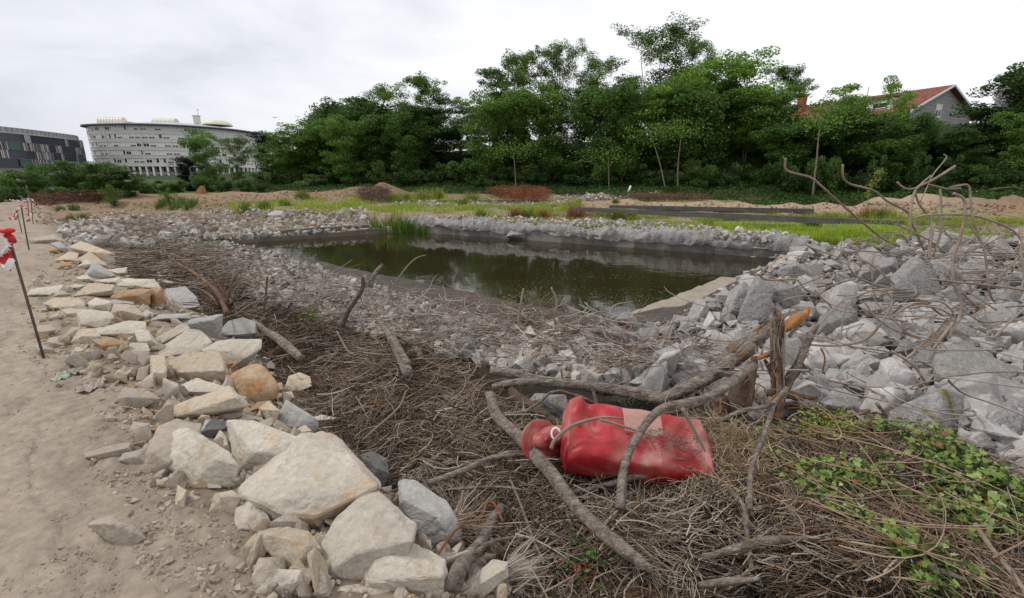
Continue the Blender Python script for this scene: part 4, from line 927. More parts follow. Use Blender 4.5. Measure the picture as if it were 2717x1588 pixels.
def hero(crop,outl,ridge,mat,label,name='boulder',cat='boulder',group=None,level=4,lift=0,thick=.8,amp=.022,slope=.55,p=110):
    src=S(crop,outl); rs=S(crop,ridge) if ridge else []
    A=np.array(src); ymax=A[:,1].max(); ymin=A[:,1].min(); xm=A[:,0].mean()
    low=A[A[:,1]>ymax-.12*(ymax-ymin)-1].mean(0)
    Pb,tb,_=hit([low[0]],[low[1]],lift=lift); t0=tb[0]; d0=ray(xm,(ymax+ymin)/2)
    wpx=A[:,0].max()-A[:,0].min(); size=wpx/F*t0; hs=(ymax-ymin)/F*t0
    tc=t0+slope*hs*.5
    pts=[]
    if not rs: rs=[(xm-.18*wpx,ymax-.42*(ymax-ymin)),(xm+.2*wpx,ymax-.5*(ymax-ymin))]
    yr=np.mean([q[1] for q in rs]); k2=.75+.55*slope
    for (x,y) in src:
        t=t0+.10*size+k2*max(0,yr-y)/F*t0+.12*hs*(ymax-y)/(ymax-ymin+1e-6); pts.append(ray(x,y)*t)
    for (x,y) in rs:
        t=t0-.03*size+k2*.75*max(0,yr-y)/F*t0+.10*hs*(ymax-y)/(ymax-ymin+1e-6); pts.append(ray(x,y)*t)
    c=np.mean(pts,axis=0); dep=d0/np.linalg.norm(d0)*(.55*min(size,hs*1.3)*thick+.03)
    for (x,y) in src:   # hidden back and underside
        q=ray(x,y)*(t0+.06*size); q=c+(q-c)*.72; q=q+dep*1.3+np.array([0,0,-.25*hs]); pts.append(q)
    pts=np.array(pts)+np.array([0,0,CAMZ]); c=pts.mean(0); L=pts-c
    sc=np.abs(L).max(0)+1e-6; Ln=L/sc; cc=(Ln.max(0)+Ln.min(0))/2; Ln-=cc; 
    N,d=hull_planes(Ln); D,Fc=ICO[level]
    rgc=np.random.default_rng(len(ROCKS)*7+3); kk=9; Nc=rgc.normal(size=(kk,3)); Nc/=np.linalg.norm(Nc,axis=1)[:,None]; sup=(Ln@Nc.T).max(0)
    if p>40: N=np.vstack([N,Nc]); d=np.concatenate([d,sup*rgc.uniform(.90,.985,kk)])
    r=radial(N,d,D,p); V=D*r[:,None]
    seed=len(ROCKS)+50; V=(V*(1.14 if crop=='C5' else 1.08)+cc)*sc; sz=float(np.mean(sc))
    ns=fbm(V[:,0]/sz*2.0+seed,V[:,1]/sz*2.0,V[:,2]/sz*2.0,oct=5,seed=seed%9,rough=.55); fine=fbm(V[:,0]*14+seed,V[:,1]*14,V[:,2]*14,oct=3,seed=3)
    nn=V/np.linalg.norm(V,axis=1)[:,None]; bl=.5-np.abs(fbm(V[:,0]/sz*1.6+seed,V[:,1]/sz*1.6,V[:,2]/sz*3.2,oct=3,seed=seed%7)); V=V+nn*(ns*amp*1.3*sz-np.maximum(bl-.30,0)*amp*2.6*sz+fine*.004)[:,None]
    if p>40:
        rl=np.random.default_rng(seed); Lp=L*(1.12 if crop=='C5' else 1.06)*(1+rl.uniform(-.02,.02,L.shape)); big=level==5
        V,Fc=hull_mesh(Lp,sz*1.3,.035 if big else .06,.022,.022,seed,maxit=7)
    me=mk_mesh(name,V,Fc,mat); o=bpy.data.objects.new(name,me); COL.objects.link(o); o.location=c; tag(o,label,cat,group)
    ROCKS.append((c,size,name)); HPOLY.append((np.array(src),t0,label,len(ROCKS))); return o
HR=[]
def h(*a,**k): HR.append((a,k))
P_,T_,U_,G_,D_,Y_=M_pale,M_tan,M_rust,M_grey,M_dark,M_dusty
# foreground riprap
h('C11',[(560,160),(720,140),(830,190),(950,300),(1130,500),(1110,570),(870,715),(640,860),(330,850),(250,760),(110,600),(130,530),(250,430),(490,330)],[(250,640),(420,720),(650,760),(1105,545)],P_,'largest pale flat slab in the foreground riprap, tilted towards the brush',slope=.9,thick=.5,level=5)
h('C11',[(1050,580),(1130,590),(1400,820),(1380,950),(1250,1250),(700,1310),(630,1190),(700,1010),(830,760)],[(960,1030),(1380,930),(760,1180)],P_,'pale coarse boulder directly below the largest slab',level=5)
h('C11',[(1040,960),(1200,910),(1500,1000),(1610,1080),(1640,1190),(1600,1366),(1020,1366),(990,1050)],[(1080,1250),(1590,1200),(1130,1030)],P_,'pale boulder with a brown stain, leaning on the coarse one at the bottom edge',level=5)
h('C11',[(1280,520),(1320,490),(1420,510),(1620,640),(1700,740),(1740,850),(1740,940),(1600,1030),(1450,980),(1400,850),(1290,690)],[(1330,640),(1560,760),(1650,900)],G_,'grey egg shaped boulder standing alone at the edge of the brush',level=5)
h('C11',[(980,300),(1080,275),(1190,330),(1205,440),(1150,570),(1100,500)],[(1120,400)],D_,'dark grey rock half hidden behind the largest slab')
h('C11',[(75,700),(190,635),(300,740),(335,820),(310,880),(60,870)],[(110,850),(170,740)],P_,'small pale block at the lower left corner of the largest slab')
h('C11',[(260,900),(320,855),(460,845),(610,870),(700,1000),(640,1160),(560,1240),(380,1100),(250,950)],[(330,900),(580,960),(520,1190)],T_,'tan block between the crumbled dirt and the dark hollow')
h('C11',[(10,50),(200,50),(560,180),(560,290),(490,330),(330,410),(150,465),(80,430),(75,200)],[(210,280),(400,230),(470,310)],P_,'pale faceted boulder touching the top left of the largest slab',level=5)
h('C11',[(200,1200),(240,1070),(370,1060),(400,1150),(420,1340),(280,1366),(180,1300)],[(300,1090),(310,1330)],Y_,'dusty upright stone in the crumbled dirt at the bottom edge')
h('C11',[(1700,1300),(1900,1170),(1980,1080),(2080,1100),(2090,1210),(1900,1366),(1730,1366)],[(1760,1330),(2060,1150)],P_,'elongated pale block in front of the cut log')
h('C11',[(2085,1120),(2100,1050),(2190,1040),(2400,1150),(2360,1310),(2200,1340),(2110,1240)],[(2150,1180),(2330,1220)],P_,'pale block right of the elongated one, last in the riprap row')
h('C11',[(1360,1250),(1500,1200),(1640,1180),(1645,1280),(1560,1360),(1380,1330)],[(1420,1290),(1620,1230)],P_,'small pale wedge against the stained boulder at the bottom edge')
h('C11',[(750,1300),(860,1230),(1200,1290),(1240,1366),(700,1366)],[(850,1310)],P_,'low pale stone cut by the bottom edge under the coarse boulder')
h('C11',[(2275,980),(2330,950),(2430,1010),(2420,1080),(2350,1075)],[(2350,1000)],T_,'small brown stone alone in the twigs near the bottom')
h('C11',[(2240,1366),(2290,1325),(2410,1320),(2400,1366)],[],P_,'sliver of pale stone at the bottom edge right of the riprap row')
h('C11',[(1760,1250),(1800,1110),(1880,1140),(1900,1200),(1800,1290)],[],Y_,'dusty stone wedged behind the cut log')
h('C9',[(940,620),(970,540),(1060,505),(1170,560),(1300,640),(1345,720),(1320,830),(1180,860),(1080,850),(1000,780),(950,690)],[(1120,600),(1100,840),(1210,680)],P_,'big rounded boulder with an orange stained face beside the path',level=5,slope=.35)
h('C9',[(820,760),(830,650),(900,500),(1000,455),(1140,490),(1100,600),(980,780)],[(870,640),(960,700)],Y_,'dusty rock half hidden behind the orange stained boulder')
h('C9',[(665,340),(700,280),(820,285),(910,340),(780,405),(690,390)],[(720,330)],Y_,'pale low stone half buried in the dirt beside the scrap of cloth',slope=1.0)
h('C9',[(470,690),(480,650),(600,610),(735,590),(740,640),(600,690)],[(500,670),(720,620)],Y_,'long dusty block lying at the edge of the dirt path',slope=1.0)
h('C9',[(940,440),(1000,380),(1300,270),(1400,360),(1390,390),(1230,380),(1060,460)],[(1010,440),(1330,330)],T_,'long striped stone like a plank, pointing to the rusty boulder')
h('C9',[(1020,270),(1120,222),(1280,275),(1130,330),(1060,320)],[(1060,300),(1200,300)],P_,'flat pale stone above the long striped one')
h('C9',[(700,650),(830,620),(850,700),(760,720),(680,690)],[(760,670)],Y_,'small dusty block right of the long one by the path')
h('C9',[(985,980),(1010,830),(1060,860),(1045,960)],[],T_,'narrow brown block under the orange stained boulder')
h('C9',[(1190,990),(1220,880),(1320,865),(1360,900),(1330,1000),(1250,1020)],[(1260,900)],T_,'tan cube below the orange stained boulder')
h('C9',[(1060,930),(1080,880),(1140,900),(1130,940)],[],Y_,'little tan stone between the narrow block and the cube')
h('C9',[(1145,520),(1170,460),(1260,460),(1290,490),(1260,530),(1180,555)],[(1200,520)],G_,'small grey wedge behind the orange stained boulder')
h('C9',[(1200,600),(1250,520),(1290,560),(1330,680),(1260,620)],[],P_,'pale chip jammed right of the orange stained boulder')
h('C9',[(500,1060),(540,1030),(640,1010),(760,1060),(820,1130),(700,1200),(560,1100)],[(620,1050)],Y_,'wide flat stone buried in the dust of the path',slope=1.1,thick=.3)
h('C9',[(590,440),(620,420),(665,450),(640,475),(600,470)],[],Y_,'fist sized round stone in the pile beside the path')
h('C9',[(760,470),(850,480),(860,570),(780,590),(740,520)],[(800,500)],Y_,'squared stone in the small pile beside the path')
h('C10',[(150,690),(330,610),(570,590),(620,640),(680,800),(660,900),(560,880),(240,890),(200,790)],[(250,780),(620,770),(430,750)],T_,'tan boulder with a shaded front, left of the rusty round one',level=5)
h('C10',[(450,590),(580,520),(700,500),(960,500),(950,570),(850,680),(760,740),(680,790),(600,620)],[(640,590),(700,740),(830,650)],P_,'white topped boulder with a bright orange front',level=5)
h('C10',[(600,700),(640,600),(700,640),(760,760),(690,800)],[],U_,'orange rock face showing under the white topped boulder')
h('C10',[(680,830),(720,780),(900,700),(960,705),(1080,840),(1115,930),(1090,1010),(1000,1040),(840,1080),(760,950)],[(860,820),(880,980)],U_,'rust brown rounded boulder at the edge of the brush',level=5,p=18,slope=.35)
h('C10',[(40,630),(130,540),(320,410),(420,410),(530,520),(450,590),(330,610),(200,660),(130,680)],[(160,640)],P_,'large smooth pale slab above the tan boulder',slope=1.0)
h('C10',[(610,500),(620,400),(680,340),(800,310),(900,340),(930,450),(870,490),(700,505)],[(640,460),(760,450),(900,440)],G_,'blue grey boulder with a pale cracked top beside the brush',level=5)
h('C10',[(0,420),(300,330),(620,280),(600,490),(540,520),(330,420)],[(540,330)],G_,'long grey slab leaning behind the smooth pale one',slope=.7)
h('C10',[(40,480),(290,350),(340,400),(80,560)],[(70,540)],Y_,'narrow slab between the long grey one and the smooth pale one')
h('C10',[(1160,930),(1200,820),(1290,785),(1380,820),(1390,900),(1270,970),(1180,950)],[(1230,840),(1300,940)],T_,'small brown boulder lying apart in the brush right of the rusty one')
h('C10',[(1080,1000),(1140,960),(1220,945),(1245,1000),(1150,1045)],[(1150,1000)],P_,'little pale stone below the small brown boulder')
h('C10',[(1065,1240),(1180,1025),(1250,1070),(1440,1190),(1450,1250),(1400,1310),(1240,1290)],[(1180,1080),(1250,1260)],G_,'grey pyramid shaped boulder above the largest slab',level=5,slope=.3)
h('C10',[(1420,1170),(1480,1150),(1640,1180),(1560,1230),(1450,1230)],[],P_,'flat pale stone poking into the brush right of the grey pyramid')
h('C10',[(1240,1290),(1340,1235),(1395,1290),(1330,1350)],[],T_,'yellowish wedge between the grey pyramid and the largest slab')
h('C10',[(940,1100),(1020,1030),(1120,1110),(1080,1230),(1010,1210)],[(1030,1110)],T_,'brown two toned stone left of the grey pyramid')
h('C10',[(820,1130),(940,1040),(1040,1030),(1080,1100),(1000,1140)],[],U_,'reddish stone below the rusty boulder')
h('C10',[(550,1180),(650,1090),(800,1110),(800,1150),(690,1200)],[(620,1150)],P_,'pale low stone right of the plank like one')
h('C10',[(690,1180),(820,1145),(960,1170),(1000,1220),(760,1230)],[],P_,'flat pale stone between the grey wedge and the two toned one')
h('C10',[(440,1300),(520,1190),(640,1200),(640,1270),(520,1350)],[(500,1280)],D_,'dark striped stone above the faceted boulder')
h('C10',[(0,640),(120,640),(140,760),(130,850),(100,900),(0,850)],[(20,780),(110,790)],T_,'tan block left of the shaded front boulder')
h('C10',[(110,190),(130,60),(300,40),(400,130),(420,200),(330,210)],[(180,180),(340,190)],G_,'grey boulder with a sharp top at the brush edge, behind the blue grey one')
h('C10',[(0,50),(100,60),(135,170),(100,230),(0,240)],[(60,90)],U_,'rusty brown boulder left of the sharp topped grey one')
# middle riprap
mid='stone in the riprap bank beside the dirt path'
for a in [
([(575,850),(700,745),(880,760),(880,830),(720,850)],[(600,840),(860,800)],T_,'wide tan stone left of the row with the rusty face'),
([(870,860),(920,810),(1100,790),(1170,800),(1165,900),(1120,950),(1050,880)],[(1080,840)],U_,'grey topped stone with an orange brown front face'),
([(610,960),(640,950),(850,970),(880,1010),(800,1090),(630,1100)],[(650,1060)],P_,'pale squared slab with a dusty top in the middle of the riprap'),
([(880,970),(900,910),(1050,920),(1120,1000),(1050,1040),(970,1050)],[(960,960)],T_,'brownish squat block right of the squared slab'),
([(690,900),(750,860),(870,890),(850,960),(720,960)],[],P_,'white flat stone above the squared slab'),
([(350,910),(420,860),(600,860),(670,910),(600,960),(400,950)],[(420,930)],T_,'low orange flecked stone left of the white flat one'),
([(760,1100),(1000,1040),(1120,1050),(1130,1130),(1000,1170),(780,1160)],[(800,1140)],P_,'long pale stone below the brownish squat block'),
([(490,1170),(560,1090),(630,1090),(600,1180),(540,1215)],[(560,1130)],Y_,'pointed dusty stone near the nearest stake'),
([(560,1210),(620,1110),(730,1100),(780,1160),(720,1220),(600,1230)],[(640,1160)],T_,'rounded tan stone right of the pointed one'),
([(720,1190),(860,1170),(1000,1210),(940,1260),(840,1290)],[(800,1230)],U_,'flat topped stone with a rusty underside'),
([(370,1200),(400,1170),(480,1160),(520,1230),(420,1250)],[(420,1210)],Y_,'dusty stone right beside the foot of the nearest stake'),
([(920,1280),(1000,1220),(1140,1210),(1160,1270),(1120,1310),(980,1310)],[(980,1280)],P_,'pale flat block above the crumbled patch'),
([(1050,1110),(1160,1120),(1240,1230),(1170,1270),(1080,1200)],[],P_,'pale stone with a rough right side below the long pale one'),
([(490,950),(560,940),(620,960),(600,1010),(510,1010)],[],T_,'small tan stone left of the squared slab'),
([(380,1020),(460,960),(480,1010),(430,1040)],[],Y_,'small grey dusty stone by the middle of the nearest stake'),
([(660,690),(740,580),(900,680),(860,710),(740,715)],[(740,640),(860,690)],G_,'large grey speckled block at the left riprap'),
([(850,640),(990,620),(990,690),(940,700)],[],P_,'light grey stone beside the puddle'),
([(580,580),(700,500),(830,600),(780,620),(640,590)],[(660,580)],T_,'ridged brown stone behind the large grey speckled block'),
([(600,620),(680,560),(720,600),(660,630)],[],P_,'small pale stone left of the large grey speckled block'),
([(440,630),(480,570),(560,600),(540,640)],[],U_,'small orange stone at the upper riprap edge'),
([(560,470),(640,420),(760,480),(880,510),(880,580),(820,580),(700,500)],[(700,500)],T_,'large tan boulder farthest along the riprap beside the dead brush'),
([(400,430),(470,420),(550,500),(520,510)],[],G_,'thin grey slab standing on edge at the upper riprap'),
([(430,560),(540,500),(610,510),(590,560),(470,580)],[(480,560)],T_,'tan flat stone below the thin grey slab'),
([(215,850),(250,790),(480,760),(440,830)],[(240,830)],P_,'long pale flat slab at the path edge'),
([(510,770),(600,750),(660,760),(620,800),(530,800)],[],P_,'pale stone between the long flat slab and the wide tan one'),
([(880,720),(1000,710),(1190,715),(1250,780),(1100,790),(900,780)],[(930,760)],P_,'broad dusty pale boulder below the puddle'),
([(1190,730),(1250,705),(1370,740),(1280,775)],[],T_,'tan stone at the tip of the puddle'),
([(750,720),(930,700),(940,760),(780,740)],[],P_,'flat pale stone left of the broad dusty boulder'),
([(430,350),(470,300),(520,330),(510,360)],[],G_,'squared grey stone farthest from the camera beside the path'),
([(480,800),(550,830),(520,855),(410,850)],[],Y_,'dusty wedge below the long flat slab'),
([(590,700),(680,680),(740,725),(640,735)],[],P_,'flat stone left of the pale ones under the grey speckled block'),
([(380,490),(410,455),(480,480),(470,510)],[],U_,'rust coloured stone next to the thin grey slab'),
([(270,1130),(300,1080),(400,1070),(430,1110),(360,1160)],[],Y_,'flat dusty stone crossed by the nearest stake'),
([(1100,990),(1150,950),(1220,990),(1180,1010)],[],P_,'small white stone right of the brownish squat block'),
([(860,900),(880,870),(1030,890),(1040,910),(880,930)],[],G_,'grey flat stone above the brownish squat block'),
([(1160,1040),(1250,990),(1470,980),(1470,1020),(1200,1050)],[],G_,'long thin grey slab at the brush edge'),
([(1290,950),(1300,915),(1580,920),(1480,960)],[],G_,'dark undercut stone with moss at the brush edge'),
([(1150,930),(1180,800),(1250,790),(1295,870),(1290,935),(1200,950)],[(1220,850)],T_,'golden brown rounded boulder beside the orange fronted one'),
([(240,400),(420,365),(520,430),(420,440),(240,430)],[],Y_,'wide flat dusty slab at the path edge near the second stake'),
([(980,700),(1000,670),(1060,710),(1010,720)],[],U_,'small orange wedge between the puddle and the pale stones'),
([(270,1240),(300,1215),(420,1260),(400,1300),(300,1300)],[],Y_,'flat stone just behind the foot of the nearest stake'),
([(560,1290),(600,1240),(660,1260),(640,1300)],[],T_,'small tan stone in the gravel behind the pale flat block'),
]: h('C5',a[0],a[1],a[2],a[3])
# broken concrete on the right and around the near pond edge
K=dict(name='concrete_chunk',cat='rubble',amp=.035,lift=.10)
M1,M2,M3=M_conc,M_concL,M_concD
for c_,a in [
('C8',([(1080,980),(1230,840),(1300,850),(1420,950),(1460,1080),(1440,1160),(1300,1190),(1090,1200),(1085,1080)],[(1100,1060),(1290,900),(1280,1120)],M1,'biggest upright concrete block under the highest bent rods')),
('C8',([(780,1060),(850,900),(1100,830),(1125,940),(1010,1050),(920,1060)],[(860,960),(1080,900)],M1,'tilted concrete block left of the biggest upright one')),
('C8',([(190,930),(330,860),(440,960),(440,1010),(330,1000),(200,1010)],[(330,900)],M2,'pale triangular concrete lump beside the water inlet')),
('C8',([(0,1020),(100,980),(150,1060),(140,1340),(10,1370)],[(90,1060),(80,1300)],M1,'tall concrete slab facing the camera left of the split trunk')),
('C8',([(480,1450),(520,1300),(700,1190),(800,1260),(810,1380),(780,1470),(520,1470)],[(560,1360),(760,1300)],M1,'big rough concrete block right of the split trunk')),
('C8',([(800,1300),(960,1320),(960,1440),(810,1450)],[],M1,'squared concrete lump beside the big rough block')),
('C8',([(1370,860),(1540,830),(1580,960),(1640,1010),(1600,1100),(1480,1050)],[(1540,920)],M1,'shadowed concrete slab behind the biggest upright one')),
('C8',([(1650,1130),(1800,1140),(1840,1220),(1700,1250)],[],M1,'low concrete chunk right of the biggest upright one')),
('C8',([(1880,1130),(2100,1050),(2112,1220),(1920,1220)],[(1960,1160)],M1,'large concrete slab at the right picture edge, the upper one')),
('C8',([(1900,1300),(2000,1215),(2100,1240),(2090,1330)],[],M2,'pale concrete lump near the right picture edge')),
('C8',([(820,1210),(900,1180),(1070,1200),(1060,1300),(900,1300)],[],M1,'concrete chunk in front of the biggest upright one')),
('C8',([(1300,1470),(1350,1350),(1500,1350),(1740,1400),(1740,1473)],[(1500,1400)],M1,'wide concrete chunk under the bundle of bent rods')),
('C8',([(530,870),(600,850),(700,900),(650,930)],[],M2,'small pale chunk left of the tilted block')),
('C8',([(730,960),(770,870),(840,920),(830,1010)],[],M2,'pale chunk touching the left side of the tilted block')),
('C8',([(1790,700),(1830,670),(1900,680),(1930,730),(1800,750)],[],M2,'pale block on the crest of the rubble beneath the arching rod')),
('C8',([(1660,700),(1720,650),(1770,680),(1760,720)],[],M1,'small block on the crest of the rubble left of the pale one')),
('C8',([(160,1200),(180,1080),(300,1050),(420,1110),(330,1210)],[(250,1090)],M2,'broad pale chunk behind the split trunk')),
('C8',([(230,730),(240,680),(290,665),(340,710),(310,730)],[],M1,'grey lump on top of the pond wall')),
('C8',([(1950,700),(2010,680),(2090,690),(2090,730),(1960,740)],[],M1,'block on the crest of the rubble near the right picture edge')),
('C8',([(560,1130),(640,1060),(780,1090),(760,1150),(640,1170)],[],M1,'grey chunk below the looped rod')),
('C13',([(1680,360),(1720,250),(1870,180),(1950,180),(2150,290),(2350,400),(2290,490),(2250,600),(2000,620),(1780,530),(1720,480)],[(1740,420),(2000,560)],M3,'huge tan grey concrete slab leaning at the right')),
('C13',([(1350,870),(1370,700),(1790,535),(1930,590),(1880,940),(1650,960)],[(1780,560),(1710,900)],M_moss,'pointed concrete block with yellow lichen on its side')),
('C13',([(820,640),(930,540),(1000,535),(1250,690),(1270,740),(1050,760),(850,700)],[(880,660)],M2,'pale sloping chunk left of the lichen covered block')),
('C13',([(960,370),(990,200),(1300,210),(1350,240),(1340,290),(1180,320),(1100,400),(980,410)],[(1020,300),(1300,260)],M2,'pale layered chunk in the middle of the right rubble')),
('C13',([(1130,370),(1220,300),(1400,290),(1490,350),(1470,400),(1380,430),(1200,410)],[(1180,370)],M2,'pale oval chunk resting on the layered one')),
('C13',([(745,330),(750,230),(850,215),(880,260),(830,360)],[(780,250)],M2,'small squared pale chunk right of the forked stump')),
('C13',([(1390,250),(1460,150),(1560,180),(1600,260),(1500,300)],[],M1,'grey chunk under the crossing rods')),
('C13',([(2150,800),(2200,680),(2310,620),(2407,610),(2407,1020),(2310,1000),(2200,900)],[(2240,760),(2380,900)],M1,'large dark grey concrete block at the right picture edge, the lower one')),
('C13',([(1890,790),(1910,690),(2000,690),(2110,770),(1990,830),(1890,920)],[],M1,'grey chunk right of the lichen covered block')),
('C13',([(2030,990),(2110,910),(2240,1000),(2180,1050)],[],M1,'half shadowed chunk below the loop of wire')),
('C13',([(2250,1300),(2270,1170),(2407,1240),(2407,1330)],[],M1,'dark chunk at the right edge above the ivy')),
('C13',([(2240,620),(2280,500),(2407,400),(2407,610),(2270,630)],[],M1,'chunk between the huge slab and the right picture edge')),
('C13',([(850,450),(880,380),(960,380),(1010,480),(1000,530),(880,500)],[],M2,'pale chunk above the sloping one')),
('C13',([(1800,1100),(1900,1090),(2210,1290),(1950,1200)],[],M2,'thin sliver of concrete among the ivy leaves')),
('C13',([(1400,500),(1500,450),(1640,480),(1640,560),(1450,560)],[],M1,'dark chunk in the hollow left of the huge slab')),
('C7',([(1500,1170),(1580,950),(1700,880),(1760,960),(1720,1060),(1600,1180)],[(1640,960),(1600,1100)],M1,'tall concrete block near the pond corner')),
('C7',([(1620,1240),(1690,1050),(1780,830),(1870,860),(1900,1000),(1880,1130),(1760,1220)],[(1800,900),(1760,1180)],M1,'steep concrete slab rising beside the tall block')),
('C7',([(1120,1200),(1150,1140),(1330,1160),(1300,1230),(1130,1230)],[(1150,1190)],M1,'rectangular concrete piece lying on the tan pond edge')),
('C7',([(1440,980),(1540,950),(1600,980),(1540,1020)],[],M1,'small chunk at the waterline, the right one')),
('C7',([(1340,1040),(1400,995),(1560,1040),(1480,1060)],[],M1,'small chunk at the waterline, the left one')),
('C7',([(1370,1070),(1440,1030),(1530,1090),(1500,1120),(1390,1110)],[],M1,'rounded chunk in front of the two at the waterline')),
('C7',([(1520,800),(1560,755),(1620,800),(1610,830),(1550,850)],[],M2,'white chunk standing alone in the shallow water')),
('C7',([(690,1180),(740,1120),(800,1110),(850,1170),(930,1290),(900,1310),(740,1220)],[(760,1170)],M3,'tilted slab with a mossy top edge at the near corner of the pond')),
('C7',([(600,1260),(690,1230),(860,1290),(880,1370),(700,1360)],[(650,1280)],M2,'pale chunk in front of the mossy topped slab')),
('C7',([(1170,1390),(1250,1310),(1320,1390),(1300,1473),(1180,1440)],[(1230,1390)],M2,'pale peaked chunk above the long grey log')),
('C7',([(430,1240),(480,1200),(590,1250),(600,1290),(450,1330)],[],M3,'brown fronted chunk left of the mossy topped slab')),
('C7',([(310,1220),(420,1215),(410,1290),(330,1280)],[],M2,'small pale chunk at the near water edge')),
('C7',([(990,1473),(1050,1390),(1150,1380),(1250,1473)],[],M1,'grey chunk left of the peaked one')),
('C7',([(620,1370),(660,1310),(720,1420),(640,1430)],[],M2,'narrow pale chunk pointing up in the near rubble')),
('C7',([(1840,880),(1880,860),(2130,930),(2140,1090),(2010,1110),(1900,1000)],[(1950,950)],M1,'large chunk partly covered by curling rods left of the tilted block')),
('C7',([(2220,1440),(2240,1390),(2340,1380),(2350,1450)],[],M1,'small squared chunk right of the split trunk')),
('C7',([(1900,500),(1420,500),(1440,480),(1500,480),(1540,510),(1500,530),(1430,525)],[],M1,'grey lump sitting on the broken crest of the pond wall')) if 0 else ('C7',([(1420,515),(1445,485),(1500,482),(1545,515),(1500,530)],[],M1,'grey lump sitting on the broken crest of the pond wall')),
('C6',([(1895,525),(1930,480),(1990,470),(2080,530),(2050,540),(1960,520)],[],M1,'broken slab leaning out of the pond wall over the water')),
('C12',([(1390,160),(1530,70),(1640,100),(1550,250),(1430,230)],[(1450,160)],M1,'dark chunk right of the near rubble centre')),
('C12',([(1620,110),(1680,0),(1740,0),(1795,110),(1700,160)],[(1700,60)],M2,'pale peaked chunk next to the dark one')),
('C12',([(320,560),(400,480),(650,490),(700,640),(620,700),(520,690)],[(450,520)],M1,'grey chunk behind the red plastic drum')),
('C12',([(980,310),(1060,250),(1130,260),(1140,330),(1010,350)],[],M2,'pale chunk above the long grey log, the left one')),
('C12',([(1210,380),(1280,330),(1390,350),(1410,420),(1300,430)],[],M2,'pale chunk above the long grey log, the right one')),
('C5',([(560,250),(560,210),(640,175),(700,200),(700,240)],[],M2,'x')) if 0 else ('C6',([(30,350),(90,320),(150,330),(160,380),(70,390)],[],M2,'pale block standing out of the far left rubble'))]:
    h(c_,a[0],a[1],a[2],a[3],**K)
for a,k in HR: 
    crop,o,r,m,lab=a
    try: hero(crop,o,r,m,lab,**k)
    except Exception as e: print('ROCKFAIL',lab,e)
# ---------------- scattered loose rocks ----------------
PROTO=[mk_mesh('loose_rock',*rock_hull(200+i),PM[4+i%2]) for i in range(10)]
PROTOT=[mk_mesh('loose_rock',*rock_hull(230+i),PM[[2,1,3,0,2,3][i%6]]) for i in range(12)]
LOW=[rock_hull(260+i,False) for i in range(20)]
ZN=[ # polygon (view px), n, size range, power, palette, lift, name
([(170,600),(150,560),(200,545),(440,528),(560,522),(680,518),(900,515),(920,560),(900,575),(500,592),(330,612)],6500,(.04,.34),3.4,'L',.05,'rubble bank left of the pond'),
([(540,590),(640,608),(760,650),(870,690),(1060,745),(1180,790),(1400,812),(1560,820),(1600,900),(1500,960),(1250,910),(1000,850),(760,780),(640,740),(540,690)],7600,(.03,.21),2.8,'L',.05,'rubble between the brush and the pond'),
([(1580,830),(1760,735),(1870,650),(2000,600),(2200,600),(2520,585),(2620,640),(2620,1180),(2420,1120),(2150,1040),(1900,1000),(1700,960),(1560,960)],4600,(.04,.38),2.2,'C',.12,'rubble heap on the right'),
([(1040,545),(1500,560),(1990,603),(1990,622),(1880,622),(1500,580),(1060,560)],3000,(.03,.22),2.4,'L',.12,'broken crest of the pond wall'),
([(960,498),(1320,494),(1420,500),(1350,508),(980,508)],500,(.08,.3),2,'L',.05,'pale rubble in the weeds'),
([(1330,484),(1600,476),(1640,484),(1400,496)],400,(.08,.3),2,'L',.05,'pale rubble at the end of the sandy bank'),
([(150,560),(110,640),(70,790),(110,870),(240,960),(300,1000),(350,1150),(380,1200),(600,1210),(640,1473),(1350,1473),(1250,1400),(930,1210),(760,1070),(700,950),(640,860),(500,760),(400,690),(300,630)],3800,(.02,.15),2.9,'T',.0,'riprap fill'),
([(130,560),(60,700),(40,860),(150,960),(230,1020),(200,1150),(300,1240),(330,1400),(420,1473),(640,1473),(600,1250),(420,1190),(380,1000),(230,880),(130,780)],7000,(.004,.045),4.0,'D',.0,'crumbled edge of the path'),
([(0,520),(130,540),(60,700),(100,900),(200,1100),(350,1473),(0,1473)],2600,(.003,.016),3,'D',.0,'path'),
([(330,560),(560,600),(700,660),(640,740),(420,690)],1400,(.03,.16),2.6,'L',.04,'brush'),
([(1430,528),(1430,500),(1900,492),(2520,503),(2520,548),(2200,532)],2200,(.03,.16),2.6,'B',.0,'sandy bank'),
([(330,500),(600,480),(900,462),(960,470),(900,490),(600,505),(340,520)],1800,(.04,.2),2.6,'B',.0,'brown soil ridge'),
([(60,520),(140,500),(560,500),(620,512),(440,530),(170,552),(100,560)],1500,(.02,.16),2.6,'B',.0,'dirt beside the far path'),
([(120,545),(300,520),(620,512),(700,518),(440,532),(160,560)],900,(.03,.2),2.8,'L',.0,'rubble bank left of the pond'),
([(1850,640),(1960,640),(1990,720),(1800,740)],160,(.06,.22),1.5,'T',.05,'inlet'),
]
cand=[]; SV=[];SF=[];SC=[]; vo=0
def euler_mats(n,rg):
    q=rg.normal(size=(n,4)); q/=np.linalg.norm(q,axis=1)[:,None]; w,x,y,z=q.T
    return np.stack([1-2*(y*y+z*z),2*(x*y-z*w),2*(x*z+y*w),2*(x*y+z*w),1-2*(x*x+z*z),2*(y*z-x*w),2*(x*z-y*w),2*(y*z+x*w),1-2*(x*x+y*y)],-1).reshape(n,3,3)
